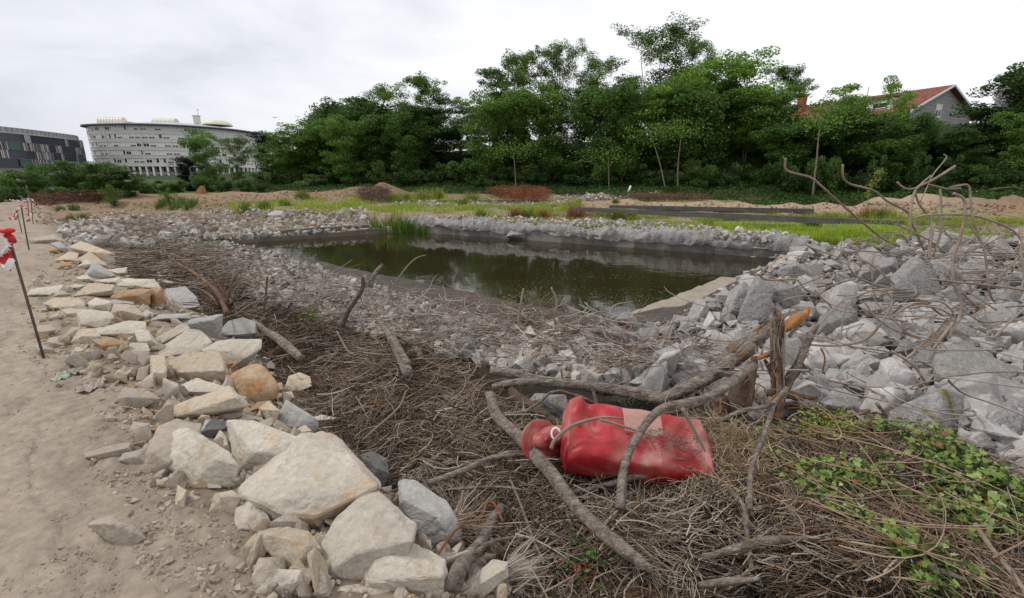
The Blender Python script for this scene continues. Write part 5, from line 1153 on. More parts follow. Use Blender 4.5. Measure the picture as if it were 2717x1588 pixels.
for poly,n,(s0,s1),pw,pal,lift,zn in ZN:
    s=sample_poly(poly,n); P,t,dn=hit(s[:,0],s[:,1],lift=lift*.5,Hf=Hfull); u=rng.random(n); size=s0*(s1/s0)**(u**pw)
    # keep stones out of open water except a few, and snap on the ground
    base=Hfull(P[:,0],P[:,1]); ok=(base>WATER-.12)&(t<120); P=P[ok];size=size[ok];t=t[ok];base=base[ok]; m=len(P)
    z=base+size*rng.uniform(.05,.45,m)+lift*rng.uniform(0,1,m)*(size<.5*s1)
    if pal=='D': z=base+size*rng.uniform(-.28,.12,m)
    if 'crest' in zn: z=np.maximum(z,-.33+.16+rng.uniform(-.05,.08,m))
    for i in range(m): cand.append((size[i]/t[i],P[i,0],P[i,1],z[i],size[i],pal,zn))
cand.sort(key=lambda c:-c[0])
def proj(x,y,z):
    D=y*CP-(z-CAMZ)*SP; return 1358.5+F*x/D,794-F*((z-CAMZ)*CP+y*SP)/D,D
def covered(x,y,z,s):
    sx,sy,D=proj(x,y,z)
    if s/D*F<14: return False
    for A,t0,_,_ in HPOLY:
        if A[:,0].min()<sx<A[:,0].max() and A[:,1].min()<sy<A[:,1].max() and D<t0*1.35:
            c=A.mean(0)
            if in_poly(np.array([c[0]+(sx-c[0])*1.15]),np.array([c[1]+(sy-c[1])*1.15]),[tuple(a) for a in A])[0]: return True
    return False
LOOSE=[]
def near_hero(x,y,z,s):
    for c,sz,_ in ROCKS:
        if abs(c[0]-x)<.28*sz and abs(c[1]-y)<.28*sz and s<sz: return True
    return False
rg=np.random.default_rng(77); indiv={'g':0,'t':0}; rest=[]
LABZ={'rubble bank left of the pond':'small pale concrete chunk in the rubble bank left of the pond','rubble between the brush and the pond':'small grey concrete chunk between the dead brush and the near pond edge','rubble heap on the right':'grey concrete chunk in the heap of rubble and bent rods on the right','broken crest of the pond wall':'small lump of concrete lying on the broken crest of the pond wall',
'riprap fill':'small tan stone filling a gap in the riprap beside the path','crumbled edge of the path':'loose clod of stone on the crumbled edge of the dirt path','inlet':'brown wet stone at the shallow inlet of the pond','brush':'small grey stone among the dead brush by the puddle','pale rubble in the weeds':'pale rubble chunk in the weeds of the far field','pale rubble at the end of the sandy bank':'pale rubble chunk at the left end of the sandy bank'}
for (ap,x,y,z,s,pal,zn) in cand:
    g='t' if pal in 'TDB' else 'g'; lim=200 if g=='g' else 150
    if covered(x,y,z,s): continue
    if indiv[g]<lim and zn!='path' and pal!='B':
        if near_hero(x,y,z,s): continue
        me=(PROTOT if g=='t' else PROTO)[rg.integers(0,12 if g=='t' else 10)]
        o=bpy.data.objects.new('loose_stone' if g=='t' else 'rubble_chunk',me); COL.objects.link(o); o.location=(x,y,z); o.rotation_euler=tuple(rg.uniform(0,6.28,3)); o.scale=(s*.62*rg.uniform(.8,1.3),s*.55*rg.uniform(.7,1.2),s*.5*rg.uniform(.6,1.1))
        LOOSE.append((o,x,y,z,s,g)); tag(o,LABZ[zn],'stone' if g=='t' else 'rubble','loose stones of the '+zn if g=='t' else 'concrete chunks of the '+zn); indiv[g]+=1
    else: rest.append((x,y,z,s,pal))
pals={'L':[(.46,.43,.395),(.36,.335,.305),(.50,.465,.425),(.27,.25,.225),(.40,.33,.265)],'C':[(.38,.36,.34),(.27,.255,.24),(.45,.425,.40),(.32,.295,.265)],'T':[(.47,.41,.33),(.42,.34,.25),(.44,.38,.30),(.42,.30,.19),(.40,.35,.29)],'B':[(.33,.23,.155),(.27,.18,.115),(.38,.28,.19)],'D':[(.36,.30,.235),(.40,.34,.27),(.32,.27,.215)]}
def bake(lst,name,label,cat):
    A=np.array([l[:4] for l in lst]); n=len(A); M=euler_mats(n,rg); which=rg.integers(0,len(LOW),n); sc=A[:,3:4]*rg.uniform(.35,.65,(n,3)); 
    colr=np.array([pals[l[4]][rg.integers(0,len(pals[l[4]]))] for l in lst])*rg.uniform(.82,1.15,(n,1))
    V=[];Fs=[];C=[];off=0
    for k,(lv,lf) in enumerate(LOW):
        ii=np.where(which==k)[0]
        if not len(ii): continue
        v=np.einsum('nij,nkj->nki',M[ii],lv[None]*sc[ii][:,None,:])+A[ii][:,None,:3]; V.append(v.reshape(-1,3)); nv=len(lv)
        Fs.append((lf[None]+(np.arange(len(ii))*nv)[:,None,None]+off).reshape(-1,3)); off+=len(ii)*nv; C.append(np.repeat(colr[ii],nv,0))
    o=mesh_obj(name,np.vstack(V),np.vstack(Fs),M_stuffrock,smooth=False,cols=np.clip(np.vstack(C),0,1)); 
    try: o.data.set_sharp_from_angle(angle=R(36))
    except Exception: pass
    tag(o,label,cat,kind='stuff')
bake([r for r in rest if r[4] in 'LC'],'small_rubble','smaller grey rubble filling the banks around the pond','rubble')
bake([r for r in rest if r[4]=='B'],'soil_clods','brown and sandy clods on the soil banks of the far field','soil clods')
grp={}
for (o,x,y,z,s,g) in LOOSE:
    sx,sy,D=proj(x,y,z); best=None
    for A,t0,lab,_ in HPOLY:
        c=A.mean(0); dd=math.hypot(c[0]-sx,c[1]-sy)
        if best is None or dd<best[0]: best=(dd,lab,c)
    dx,dy=sx-best[2][0],sy-best[2][1]; dr=('left of' if dx<0 else 'right of') if abs(dx)>abs(dy) else ('above' if dy<0 else 'below'); grp.setdefault((best[1],dr,g),[]).append((best[0],o))
for (lab,dr,g),L in grp.items():
    L.sort(key=lambda a:a[0]); w=lab.split(',')[0].split()[:9]
    while w[-1] in ('the','a','of','with','in','on','and','to','one','two'): w=w[:-1]
    for i,(_,o) in enumerate(L): o['label']=(NTH(i)+' ' if len(L)>1 else '')+('loose stone ' if g=='t' else 'grey chunk ')+dr+' the '+' '.join(w)
bake([r for r in rest if r[4] in 'TD'],'gravel','tan gravel and crumbs of stone on the path and between the riprap','gravel')
# ================= dead brush, logs, rods, props =================
def sticks(P,L,r,ang,pitch,curv,cols,name,label,cat,mat=None,rings=5,sides=3,curl=0,parent=None,kind='stuff',sag=0,flat=1.0):
    n=len(P); s=np.linspace(-.5,.5,rings); d=np.stack([np.cos(ang)*np.cos(pitch),np.sin(ang)*np.cos(pitch),np.sin(pitch)],-1)
    side=np.stack([-np.sin(ang),np.cos(ang),0*ang],-1); up=np.cross(d,side)*-1
    C=[];T=[]
    c1=rng.normal(0,1,n)*curv; c2=rng.normal(0,1,n)*curv*.7
    if curl==0:
        for k in s:
            C.append(P+d*(L*k)[:,None]+side*(L*c1*(k*k*2))[:,None]+up*(L*c2*(k*k*2)-sag*L*k*k*2)[:,None]+rng.normal(0,1,(n,3))*(L*.02)[:,None])
    else:
        x=P-d*(L*.5)[:,None]; a=ang.copy(); p=pitch.copy(); step=L/(rings-1); da=rng.normal(0,1,n)*curl
        for k in range(rings):
            C.append(x.copy()); dd=np.stack([np.cos(a)*np.cos(p),np.sin(a)*np.cos(p),np.sin(p)],-1); x=x+dd*step[:,None]; a=a+da+rng.normal(0,.3,n)*curl; p=p*.85+rng.normal(0,.35,n)*curl
    C=np.stack(C,1) # n,rings,3
    T=np.gradient(C,axis=1); T/=np.linalg.norm(T,axis=2)[...,None]+1e-9
    S1=np.cross(T,np.array([0.13,.2,1.])); S1/=np.linalg.norm(S1,axis=2)[...,None]+1e-9; S2=np.cross(T,S1)
    rr=r[:,None]*np.linspace(1,.45,rings)[None,:]
    V=[]
    for j in range(sides):
        t=2*math.pi*j/sides; V.append(C+S1*(rr*math.cos(t))[...,None]+S2*(rr*flat*math.sin(t))[...,None])
    V=np.stack(V,2).reshape(-1,3); i=np.arange(rings-1)[:,None]; j=np.arange(sides)[None,:]
    f=np.stack([i*sides+j,i*sides+(j+1)%sides,(i+1)*sides+(j+1)%sides,(i+1)*sides+j],-1).reshape(-1,4)
    f=(f[None]+(np.arange(n)*rings*sides)[:,None,None]).reshape(-1,4)
    o=mesh_obj(name,V,f,mat or M_twig,parent,smooth=True,cols=np.clip(np.repeat(cols,rings*sides,0),0,1)); 
    if label: tag(o,label,cat,kind=kind)
    return o
PALT=np.array([(.46,.39,.31),(.055,.038,.028),(.30,.24,.18),(.21,.155,.11),(.13,.09,.062),(.37,.31,.24),(.17,.115,.08),(.085,.06,.042),(.26,.17,.11),(.24,.20,.165)])
def heap(x,y):   # thickness of the brush heap
    return sst(1.05,1.9,(x+y)*.7071)*(.09+.22*np.exp(-((x+.1)**2/1.3+(y-3.6)**2/1.6))+.18*np.exp(-((x-1.2)**2/1.6+(y-1.9)**2/.9))+.12*np.exp(-((x+3.4)**2/2+(y-6.0)**2/2))+.10*np.exp(-((x-2.4)**2/1.0+(y-2.6)**2/1.0))+.26*np.exp(-((x+1.0)**2/.7+(y-4.5)**2/.5))+.13*fbm(x*1.5,y*1.5,oct=3,seed=91))
def Hb(x,y): return H0(x,y)+np.maximum(heap(x,y),0)*.55*(1-sst(6,8,y))
def nothero(P,s,m=0):
    k=np.ones(len(P),bool)
    for A,t0,_,_ in HPOLY:
        if A[:,1].mean()>700: k&=~in_poly(s[:,0],s[:,1],[tuple(a) for a in A])
    return k
BRUSH=[(250,590),(300,640),(420,740),(500,775),(640,855),(700,960),(760,1040),(870,1110),(950,1210),(1000,1310),(1130,1340),(1250,1410),(1350,1473),(1360,1560),(2640,1560),(2640,1300),(2450,1200),(2250,1130),(2050,1100),(1900,1110),(1760,1185),(1500,1210),(1290,1150),(1180,1040),(1080,930),(960,870),(800,810),(640,730),(500,660),(420,590)]
def brush():
    s=sample_poly(BRUSH,30000); s=s[nothero(s,s)]; P,t,_=hit(s[:,0],s[:,1]); hh=np.maximum(heap(P[:,0],P[:,1]),.03); u=rng.random(len(P)); lay=u**.8
    P[:,2]=H0(P[:,0],P[:,1])+hh*lay
    a=2.6*fbm(P[:,0]*.9,P[:,1]*.9,oct=2,seed=95)+.5+rng.normal(0,.75,len(P)); L=rng.uniform(.07,.36,len(P))*np.where(rng.random(len(P))<.1,1.8,1)
    r=rng.uniform(.0013,.0040,len(P))*(1+.10*np.maximum(0,t-3)); k=rng.integers(0,10,len(P)); c=PALT[k]*rng.uniform(.6,1.25,(len(P),1)); c*= (.62+.38*sst(.1,.8,lay))[:,None]**0
    dark=fbm(P[:,0]*1.1,P[:,1]*1.1,oct=2,seed=97)>.08; c[dark]*=.5
    sticks(P,L,r,a,rng.normal(0,.28,len(P))+(rng.random(len(P))<.15)*rng.uniform(.2,.9,len(P)),.18,c,'brush_twigs','tangled dead twigs and roots heaped between the riprap and the rubble','brush')
    # flat pale straw and bark strips, thickest at the bottom right
    s=sample_poly([(960,1180),(1150,1020),(1500,1190),(1900,1150),(2120,1330),(2250,1560),(1350,1560),(1130,1330)],7500); s=s[nothero(s,s)]; P,t,_=hit(s[:,0],s[:,1]); n=len(P); P[:,2]=H0(P[:,0],P[:,1])+np.maximum(heap(P[:,0],P[:,1]),.03)*rng.uniform(.5,1.12,n)
    c=np.array([(.40,.33,.25),(.33,.25,.17),(.22,.15,.10),(.45,.40,.33)])[rng.integers(0,4,n)]*rng.uniform(.65,1.15,(n,1))
    sticks(P,rng.uniform(.06,.30,n),rng.uniform(.003,.0065,n),.25+2.0*fbm(P[:,0]*.8,P[:,1]*.8,oct=2,seed=96)+rng.normal(0,.6,n),rng.normal(0,.22,n),.22,c,'dry_straw','pale dry straw and bark strips matted over the brush','straw',flat=.25)
    s=sample_poly(BRUSH[2:13]+[(1350,1560),(1600,1560),(1500,1180),(1290,1120),(1160,960),(1010,850),(830,770),(640,700)],2600); s=s[nothero(s,s)]; P,t,_=hit(s[:,0],s[:,1]); n=len(P); P[:,2]=H0(P[:,0],P[:,1])+np.maximum(heap(P[:,0],P[:,1]),.04)*rng.uniform(.5,1.3,n)
    sticks(P,rng.uniform(.2,.65,n),rng.uniform(.0025,.006,n)*(1+.08*np.maximum(0,t-3)),2.6*fbm(P[:,0]*.9,P[:,1]*.9,oct=2,seed=95)+.8+rng.normal(0,.6,n),rng.normal(.1,.3,n),.15,PALT[rng.integers(0,10,n)]*rng.uniform(.7,1.2,(n,1)),'brush_branches','longer dead branches lying across the brush heap','branches',rings=8,curl=.22)
brush()
def bundles():
    C=[];AN=[];LN=[];RD=[];CO=[];PT=[]
    s=sample_poly([(520,790),(700,770),(900,850),(1080,930),(1290,1150),(1500,1230),(1900,1180),(2500,1450),(2500,1560),(1350,1560),(1000,1310),(870,1110),(700,960)],75); P,t,_=hit(s[:,0],s[:,1])
    for p in P:
        m=int(rng.uniform(18,60)); a=rng.uniform(0,6.28); L=rng.uniform(.18,.42); hp=max(float(heap(p[0],p[1])),.05)
        base=p.copy(); base[2]=float(H0(p[0],p[1]))+hp*rng.uniform(.55,1.0); col=np.array([(.40,.33,.26),(.30,.22,.16),(.23,.15,.10),(.44,.38,.31)])[rng.integers(0,4)]
        an=a+rng.normal(0,.22,m); pt=rng.normal(.15,.18,m); off=rng.uniform(.3,.6,m)*L
        d=np.stack([np.cos(an)*np.cos(pt),np.sin(an)*np.cos(pt),np.sin(pt)],-1); C.append(base+d*off[:,None]+rng.normal(0,.012,(m,3))); AN.append(an);PT.append(pt); LN.append(L*rng.uniform(.5,1.2,m)); RD.append(rng.uniform(.0018,.005,m)); CO.append(col*rng.uniform(.6,1.2,(m,1)))
    sticks(np.vstack(C),np.concatenate(LN),np.concatenate(RD),np.concatenate(AN),np.concatenate(PT),.2,np.vstack(CO),'root_fans','fans of stringy pale roots spread over the brush','roots')
bundles()
def wires():
    s=sample_poly([(430,600),(560,620),(700,650),(900,720),(1100,760),(1330,790),(1560,830),(1700,900),(1780,1000),(1500,920),(1200,880),(1000,830),(760,780),(640,740),(480,680)],1250); P,t,_=hit(s[:,0],s[:,1]); n=len(P); P[:,2]=Hfull(P[:,0],P[:,1])+rng.uniform(.03,.26,n)
    c=np.array([(.36,.31,.27),(.28,.21,.17),(.22,.13,.09),(.42,.38,.34)])[rng.integers(0,4,n)]*rng.uniform(.75,1.15,(n,1))
    sticks(P,rng.uniform(.3,1.1,n),rng.uniform(.0035,.007,n)*(1+.03*t),rng.uniform(0,6.28,n),rng.normal(.05,.3,n),.2,c,'wire_tangle','thin grey and rusty wires curling out of the near rubble bank','wire',rings=11,curl=.30)
    s=sample_poly([(240,600),(420,590),(600,640),(640,740),(460,740),(330,690)],1500); P,t,_=hit(s[:,0],s[:,1]); n=len(P); P[:,2]=H0(P[:,0],P[:,1])+rng.uniform(.02,.22,n)
    sticks(P,rng.uniform(.2,.8,n),rng.uniform(.005,.011,n),rng.normal(.3,.6,n),rng.normal(.05,.2,n),.2,PALT[rng.integers(0,10,n)]*rng.uniform(.5,1.1,(n,1)),'dead_brush','dark dead branches round the puddle at the foot of the riprap','brush',rings=8,curl=.2)
    s=sample_poly([(160,560),(460,535),(900,520),(900,560),(500,590),(330,610)],500); P,t,_=hit(s[:,0],s[:,1]); n=len(P); P[:,2]=H0(P[:,0],P[:,1])+rng.uniform(.08,.3,n)
    sticks(P,rng.uniform(.3,1.1,n),rng.uniform(.006,.012,n),rng.uniform(0,6.28,n),rng.normal(.1,.35,n),.2,np.array([(.30,.20,.15)])*rng.uniform(.5,1.2,(n,1)),'rusty_wire','rusty wires and sticks over the far left rubble','wire',rings=8,curl=.25)
    s=sample_poly([(1600,860),(1900,640),(2520,600),(2600,1150),(2300,1080),(1900,980),(1700,960)],150)
    s=np.vstack([s,sample_poly([(2050,640),(2250,560),(2560,560),(2560,760),(2200,800)],170)]); P,t,_=hit(s[:,0],s[:,1],lift=.15); n=len(P); P[:,2]=H0(P[:,0],P[:,1])+rng.uniform(.10,.45,n)
    c=np.array([(.30,.25,.21),(.24,.17,.13),(.34,.30,.27)])[rng.integers(0,3,n)]*rng.uniform(.75,1.15,(n,1))
    sticks(P,rng.uniform(.4,1.3,n),rng.uniform(.005,.009,n),rng.uniform(0,6.28,n),rng.normal(.1,.35,n),.2,c,'thin_wire','thin wires threaded through the rubble heap on the right','wire',rings=14,curl=.22)
wires()
# ---- far dead brush piles ----
def pile(polyP,n,cols,name,label,hgt=.4,L=(.4,1.2),r=.02):
    s=sample_poly(polyP,n); P,t,_=hit(s[:,0],s[:,1]); P[:,2]=H0(P[:,0],P[:,1])+rng.uniform(0,hgt,n)
    sticks(P,rng.uniform(*L,n),np.full(n,r)*rng.uniform(.6,1.4,n),rng.uniform(0,6.28,n),rng.normal(.2,.4,n),.2,np.array(cols)[rng.integers(0,len(cols),n)]*rng.uniform(.6,1.3,(n,1)),name,label,'brush')
pile([(1195,480),(1250,478),(1345,480),(1350,502),(1260,500)],900,[(.28,.10,.05),(.22,.09,.05)],'red_brush_pile','pile of reddish brown cut twigs in the far field',.9)
pile([(885,480),(955,478),(960,503),(895,503)],650,[(.14,.09,.07),(.18,.12,.09)],'dark_brush_pile','dark brown brush pile below the soil mounds',.9)
pile([(90,497),(180,492),(260,488),(262,498),(170,503),(90,507)],700,[(.16,.08,.05),(.12,.07,.05)],'brown_brush_row','row of brown dead brush beside the far bend of the dirt path',.7)
pile([(1520,488),(1700,492),(1760,497),(1600,497)],500,[(.20,.10,.06),(.15,.10,.07)],'brown_branch_row','brown dead branches behind the crest of the sandy bank',.5)
pile([(1350,520),(2500,600),(2500,560),(1900,530)],260,[(.20,.15,.10)],'field_twigs','few dead twigs scattered in the field grass',.15,(.2,.6),.01)
# ---- traced branches and rods with real depth ----
def trace(crop,pts,r,mat,name,label,cat,mode='lie',lift=.12,dt=0.0,sides=8,wob=.0,group=None,tb=None,parent=None,sub=6,tips=None):
    src=S(crop,pts); A=np.array(src); Q=[]
    if mode=='lie':
        P,t,dn=hit(A[:,0],A[:,1],lift=lift*.6+.03,Hf=Hb); t=t.copy()
        if not dn.all(): t[~dn]=t[dn].max() if dn.any() else 6
        # smooth depth along the branch
        for _ in range(2):
            if len(t)>2: t[1:-1]=.5*t[1:-1]+.25*(t[:-2]+t[2:])
    else:
        lo=np.argmax(A[:,1]); 
        if tb is None: _,t0,_=hit([A[lo,0]],[A[lo,1]],lift=.02); tb=t0[0]
        s=np.r_[0,np.cumsum(np.hypot(*np.diff(A,axis=0).T))]; s=s/s[-1]; d=np.abs(s-s[lo]); t=tb*(1+dt*d)
        _,th,_=hit(A[:,0],A[:,1],lift=.03,Hf=Hb); t=np.minimum(t,th)
    for p,tt in zip(A,t): Q.append(ray(*p)*tt+np.array([0,0,CAMZ]))
    Q=np.array(Q); c=Q[np.argmin(Q[:,2])].copy(); T=catmull(Q-c,sub); rad=np.interp(np.linspace(0,1,len(T)),np.linspace(0,1,len(np.atleast_1d(r))),np.atleast_1d(r))
    sides=16 if np.max(rad)>.02 and wob else sides; V,f=tube_geo(T,rad,sides,wob=wob,seed=len(Q)+int(A[0,0])%17); n=len(V); fl=[tuple(q) for q in f]+[tuple(range(sides-1,-1,-1)),tuple(range(n-sides,n))]
    if parent is None:
        o=mesh_obj(name,V,fl,mat,smooth=True); o.location=c; tag(o,label,cat,group)
    else:
        o=mesh_obj(name,V+c-np.array(parent.location),fl,mat,smooth=True); o.parent=parent
    return o
W=M_wood
B=[('C12',[(0,270),(180,300),(450,370),(750,400),(1000,430),(1250,470),(1500,520)],[.040,.046,.050,.055],W,'long grey log lying across the rubble behind the red drum',dict(mode='stand',wob=.35)),
('C12',[(2290,60),(2100,200),(1900,330),(1700,430),(1500,520),(1380,520)],[.052,.052,.048,.04,.026],W,'thick split trunk slanting up to the right with a stringy end',dict(mode='stand',wob=.5,tb=3.55)),
('C12',[(2290,230),(1950,480),(1700,560),(1530,590),(1400,680),(1300,820),(1200,1000),(1150,1200),(1130,1473)],[.03,.03,.026,.022,.022,.028],W,'bent grey branch crossing in front of the red drum',dict(mode='stand',tb=2.35,dt=.34,wob=.2)),
('C12',[(0,480),(60,660),(250,850),(420,1040),(560,1200),(700,1400),(850,1560),(1038,1730),(1250,1889),(1409,2013)],[.036,.042,.042,.040,.036,.034,.032,.014],M_wood,'thick pale log running diagonally down left of the red drum',dict(mode='lie',lift=.42,wob=.3)),
('C12',[(0,690),(150,650),(300,630),(440,540),(520,470),(600,450)],[.014,.012,.010],W,'thin crooked branch above the spout of the red drum',dict(mode='lie',lift=.3)),
('C12',[(530,950),(570,870),(700,760),(850,705),(1000,680),(1160,690)],[.012,.010,.006],M_barkL,'pale stalk bent over the red drum',dict(mode='stand',tb=2.75)),
('C12',[(950,700),(1100,740),(1250,790),(1480,860)],[.009,.008,.004],M_barkL,'second pale stalk lying along the red drum',dict(mode='stand',tb=2.72)),
('C12',[(690,1330),(850,1310),(1000,1270),(1250,1200),(1500,1160),(1800,1140)],[.012,.016,.018,.020],W,'grey branch lying below the red drum',dict(mode='lie',lift=.25,wob=.2)),
('C12',[(0,1050),(170,1000),(330,1000),(480,1010),(660,1060)],[.022,.022,.016,.006],W,'broken branch with a pale torn tip left of the red drum',dict(mode='lie',lift=.27,wob=.3)),
('C12',[(600,450),(800,510),(950,580),(1080,630),(1500,650),(1800,580),(1950,480)],[.013,.015,.015,.016],M_woodred,'thin reddish branch sagging under the long log',dict(mode='stand',tb=3.5)),
('C12',[(130,380),(250,520),(450,650),(640,770)],[.04,.045,.03],M_wooddark,'dark rotten branch behind the spout of the red drum',dict(mode='lie',lift=.12,wob=.3)),
('C12',[(20,420),(150,390),(330,370),(560,370)],[.03,.035,.02],W,'grey branch end lying under the left end of the long log',dict(mode='lie',lift=.2,wob=.2)),
('C12',[(880,400),(905,480),(930,590)],[.014,.012,.010],W,'short grey branch crossing the long log',dict(mode='stand',tb=3.3)),
('C12',[(1670,600),(1750,750),(1830,900),(1870,980)],[.012,.010,.004],M_barkL,'tan broken stick leaning right of the red drum',dict(mode='stand',tb=2.7)),
('C13',[(530,540),(440,700),(380,880),(310,1060),(270,1200),(262,1473)],[.010,.013,.014,.013,.014],W,'long thin grey stem standing in front of the ivy',dict(mode='stand',tb=2.2,dt=.4)),
('C13',[(0,800),(200,710),(420,660),(560,530)],[.012,.014,.016],W,'knotty branch at the foot of the forked stump',dict(mode='stand',tb=2.9)),
('C13',[(1255,650),(1350,770),(1450,880),(1540,970)],[.012,.010,.008],M_barkL,'pale straight stick leaning on the lichen covered block',dict(mode='stand',tb=3.1)),
('C13',[(1240,620),(1450,430),(1620,250),(1760,110),(1840,0)],[.04,.045,.045,.04],W,'long grey board like branch across the right rubble',dict(mode='stand',tb=4.3,wob=.3)),
('C6',[(930,740),(880,800),(850,850),(830,920)],[.018,.026,.032],W,'broken grey twig end pointing up above the brush',dict(mode='stand',tb=5.0)),
('C6',[(790,830),(820,980),(870,1120),(950,1250),(1050,1400),(1130,1530)],[.018,.024,.03,.034,.036],W,'forked grey branch rising from the brush before the water',dict(mode='stand',tb=4.3,dt=.16,wob=.3)),
('C6',[(775,840),(770,930),(720,1020),(660,1110),(610,1230)],[.018,.022,.024,.026],M_wooddark,'dark bent branch beside the forked grey one',dict(mode='stand',tb=4.9,wob=.2)),
('C6',[(990,1290),(1100,1320),(1190,1400),(1230,1470)],[.03,.035,.03],W,'grey branch fork lying on the near rubble',dict(mode='lie',lift=.2,wob=.3)),
('C6',[(1000,1310),(1040,1400),(1090,1500),(1130,1600)],[.05,.055,.05],W,'peeled brown trunk descending through the brush',dict(mode='lie',lift=.3,wob=.3)),
('C6',[(1265,670),(1190,695),(1120,760),(1060,840),(1010,920),(990,990)],[.008,.010,.010],M_barkL,'thin pale twig reaching over the water',dict(mode='stand',tb=6.3)),
('C6',[(285,650),(350,730),(430,800),(560,900),(700,1000)],[.007,.008,.010],M_rebar,'thin straight wire leaning over the near left shore',dict(mode='stand',tb=7.8)),
('C6',[(415,665),(370,690),(290,700),(200,700)],[.007,.008],M_rebar,'short wire sticking out at the near left shore',dict(mode='stand',tb=8.2)),
('C6',[(50,640),(100,650),(140,690),(190,730)],[.008,.009],M_rebar,'curved wire at the left tip of the water',dict(mode='stand',tb=8.6)),
('C6',[(1580,845),(1640,930),(1700,1020),(1760,1100)],[.008,.009],M_rebar,'straight twig leaning over the near shore at mid picture',dict(mode='stand',tb=6.2)),
('C6',[(2030,930),(2010,1050),(1990,1200),(2040,1250)],[.012,.016,.018],M_barkL,'pale upright twig before the water right of centre',dict(mode='stand',tb=5.6)),
('C6',[(2245,920),(2290,1040),(2270,1160),(2300,1240)],[.012,.014,.016],M_barkL,'pale upright twig, the right one of the pair before the water',dict(mode='stand',tb=5.6)),
('C5',[(1250,440),(1350,560),(1500,650),(1620,740),(1700,820),(1780,980)],[.008,.012,.018,.024,.028],M_woodred,'long reddish branch of the torn shrub beside the riprap',dict(mode='stand',tb=5.7,dt=.15,wob=.3)),
('C5',[(1900,630),(1830,700),(1790,800),(1760,900)],[.007,.012,.016],M_woodred,'right branch of the torn reddish shrub beside the riprap',dict(mode='stand',tb=5.7,wob=.3)),
('C5',[(1640,540),(1660,640),(1710,740),(1770,900)],[.006,.010,.016],M_woodred,'middle branch of the torn reddish shrub beside the riprap',dict(mode='stand',tb=5.7,wob=.3)),
('C5',[(2090,690),(2080,800),(2070,900),(2060,960)],[.012,.012,.014],M_wooddark,'dark upright stick between the shrub and the near rubble',dict(mode='stand',tb=5.8)),
('C5',[(1280,790),(1320,890),(1380,980),(1440,1020)],[.007,.007,.007],M_rebar,'thin bent rod hanging over the long thin grey slab',dict(mode='lie',lift=.18)),
('C5',[(1740,1020),(1850,980),(1980,900),(2150,885),(2357,880)],[.009,.010,.010],W,'long thin branch arching from the blue grey boulder to the right',dict(mode='lie',lift=.3)),
('C10',[(890,330),(1000,420),(1120,500),(1250,620),(1310,660)],[.02,.045,.05,.04],W,'fan of stringy roots pointing at the blue grey boulder',dict(mode='lie',lift=.2,wob=.5)),
('C10',[(1640,480),(1620,430),(1700,580),(1760,625)],[.010,.010],M_barkL,'thin peeled twig in the middle of the brush',dict(mode='lie',lift=.3)),
('C10',[(1850,1360),(1960,1260),(2090,1150),(2170,1060),(2215,940)],[.006,.008,.007],M_barkL,'long curved pale twig above the diagonal log',dict(mode='lie',lift=.35)),
('C11',[(2050,690),(1960,820),(1900,950),(1800,1060),(1730,1150),(1690,1260)],[.026,.032,.034,.038,.042],W,'cut grey log pointing down between the pale boulders and the straw',dict(mode='lie',lift=.14,wob=.15)),
('C11',[(2110,480),(2200,700),(2280,920),(2360,1110)],[.006,.007,.006],W,'thin straight twig across the straw near the bottom',dict(mode='lie',lift=.25)),
('C11',[(1500,510),(1620,470),(1750,420),(1900,350),(2050,310),(2250,300),(2450,330)],[.018,.018,.016,.012,.006],W,'long gnarled branch crossing the foot of the diagonal log',dict(mode='lie',lift=.32,wob=.25)),
('C11',[(1650,560),(1850,545),(2050,540),(2200,560)],[.008,.008,.006],W,'thin grey branch below the gnarled one',dict(mode='lie',lift=.25)),
('C11',[(1850,1030),(1950,960),(2100,920),(2260,915)],[.010,.010,.006],W,'bent grey twig below the cut log',dict(mode='lie',lift=.2)),
('P',[(1790,1200),(1830,1250),(1840,1330),(1850,1400)],[.012,.014,.012],W,'weathered strip of bark hanging left of the ivy',dict(mode='lie',lift=.3,wob=.4)),
('P',[(1730,1375),(1830,1345),(1900,1330),(2030,1325)],[.012,.022,.02,.006],W,'flat stringy root lying in the straw at the bottom right',dict(mode='lie',lift=.3,wob=.4)),
('P',[(1720,1440),(1800,1432),(1870,1425)],[.012,.018,.008],W,'short bark strip at the bottom edge right of centre',dict(mode='lie',lift=.28,wob=.4)),
('P',[(2400,1290),(2440,1350),(2490,1410),(2530,1470)],[.010,.010],M_rebar,'dark straight rod at the bottom right corner',dict(mode='lie',lift=.3)),
('P',[(2270,1395),(2330,1410),(2380,1430)],[.010,.012,.006],W,'broken grey twig in the ivy near the bottom right',dict(mode='lie',lift=.3)),
]
for c,pts,r,m,lab,k in B: trace(c,pts,r,m,'branch' if 'log' not in lab and 'wire' not in lab and 'rod' not in lab else ('log' if 'log' in lab else 'wire'),lab,'log' if ' log' in lab and 'above' not in lab and 'foot' not in lab else 'branch',**k)
trace('C11',[(1580,1030),(1650,930),(1730,840),(1850,780),(1910,740),(1930,670),(1960,650),(1995,670),(2030,740),(2060,800)],[.007,.007,.008,.008],M_rebarred,'bent_rod','red rusty rod hooked over the end of the cut log','steel rod',lift=.2)
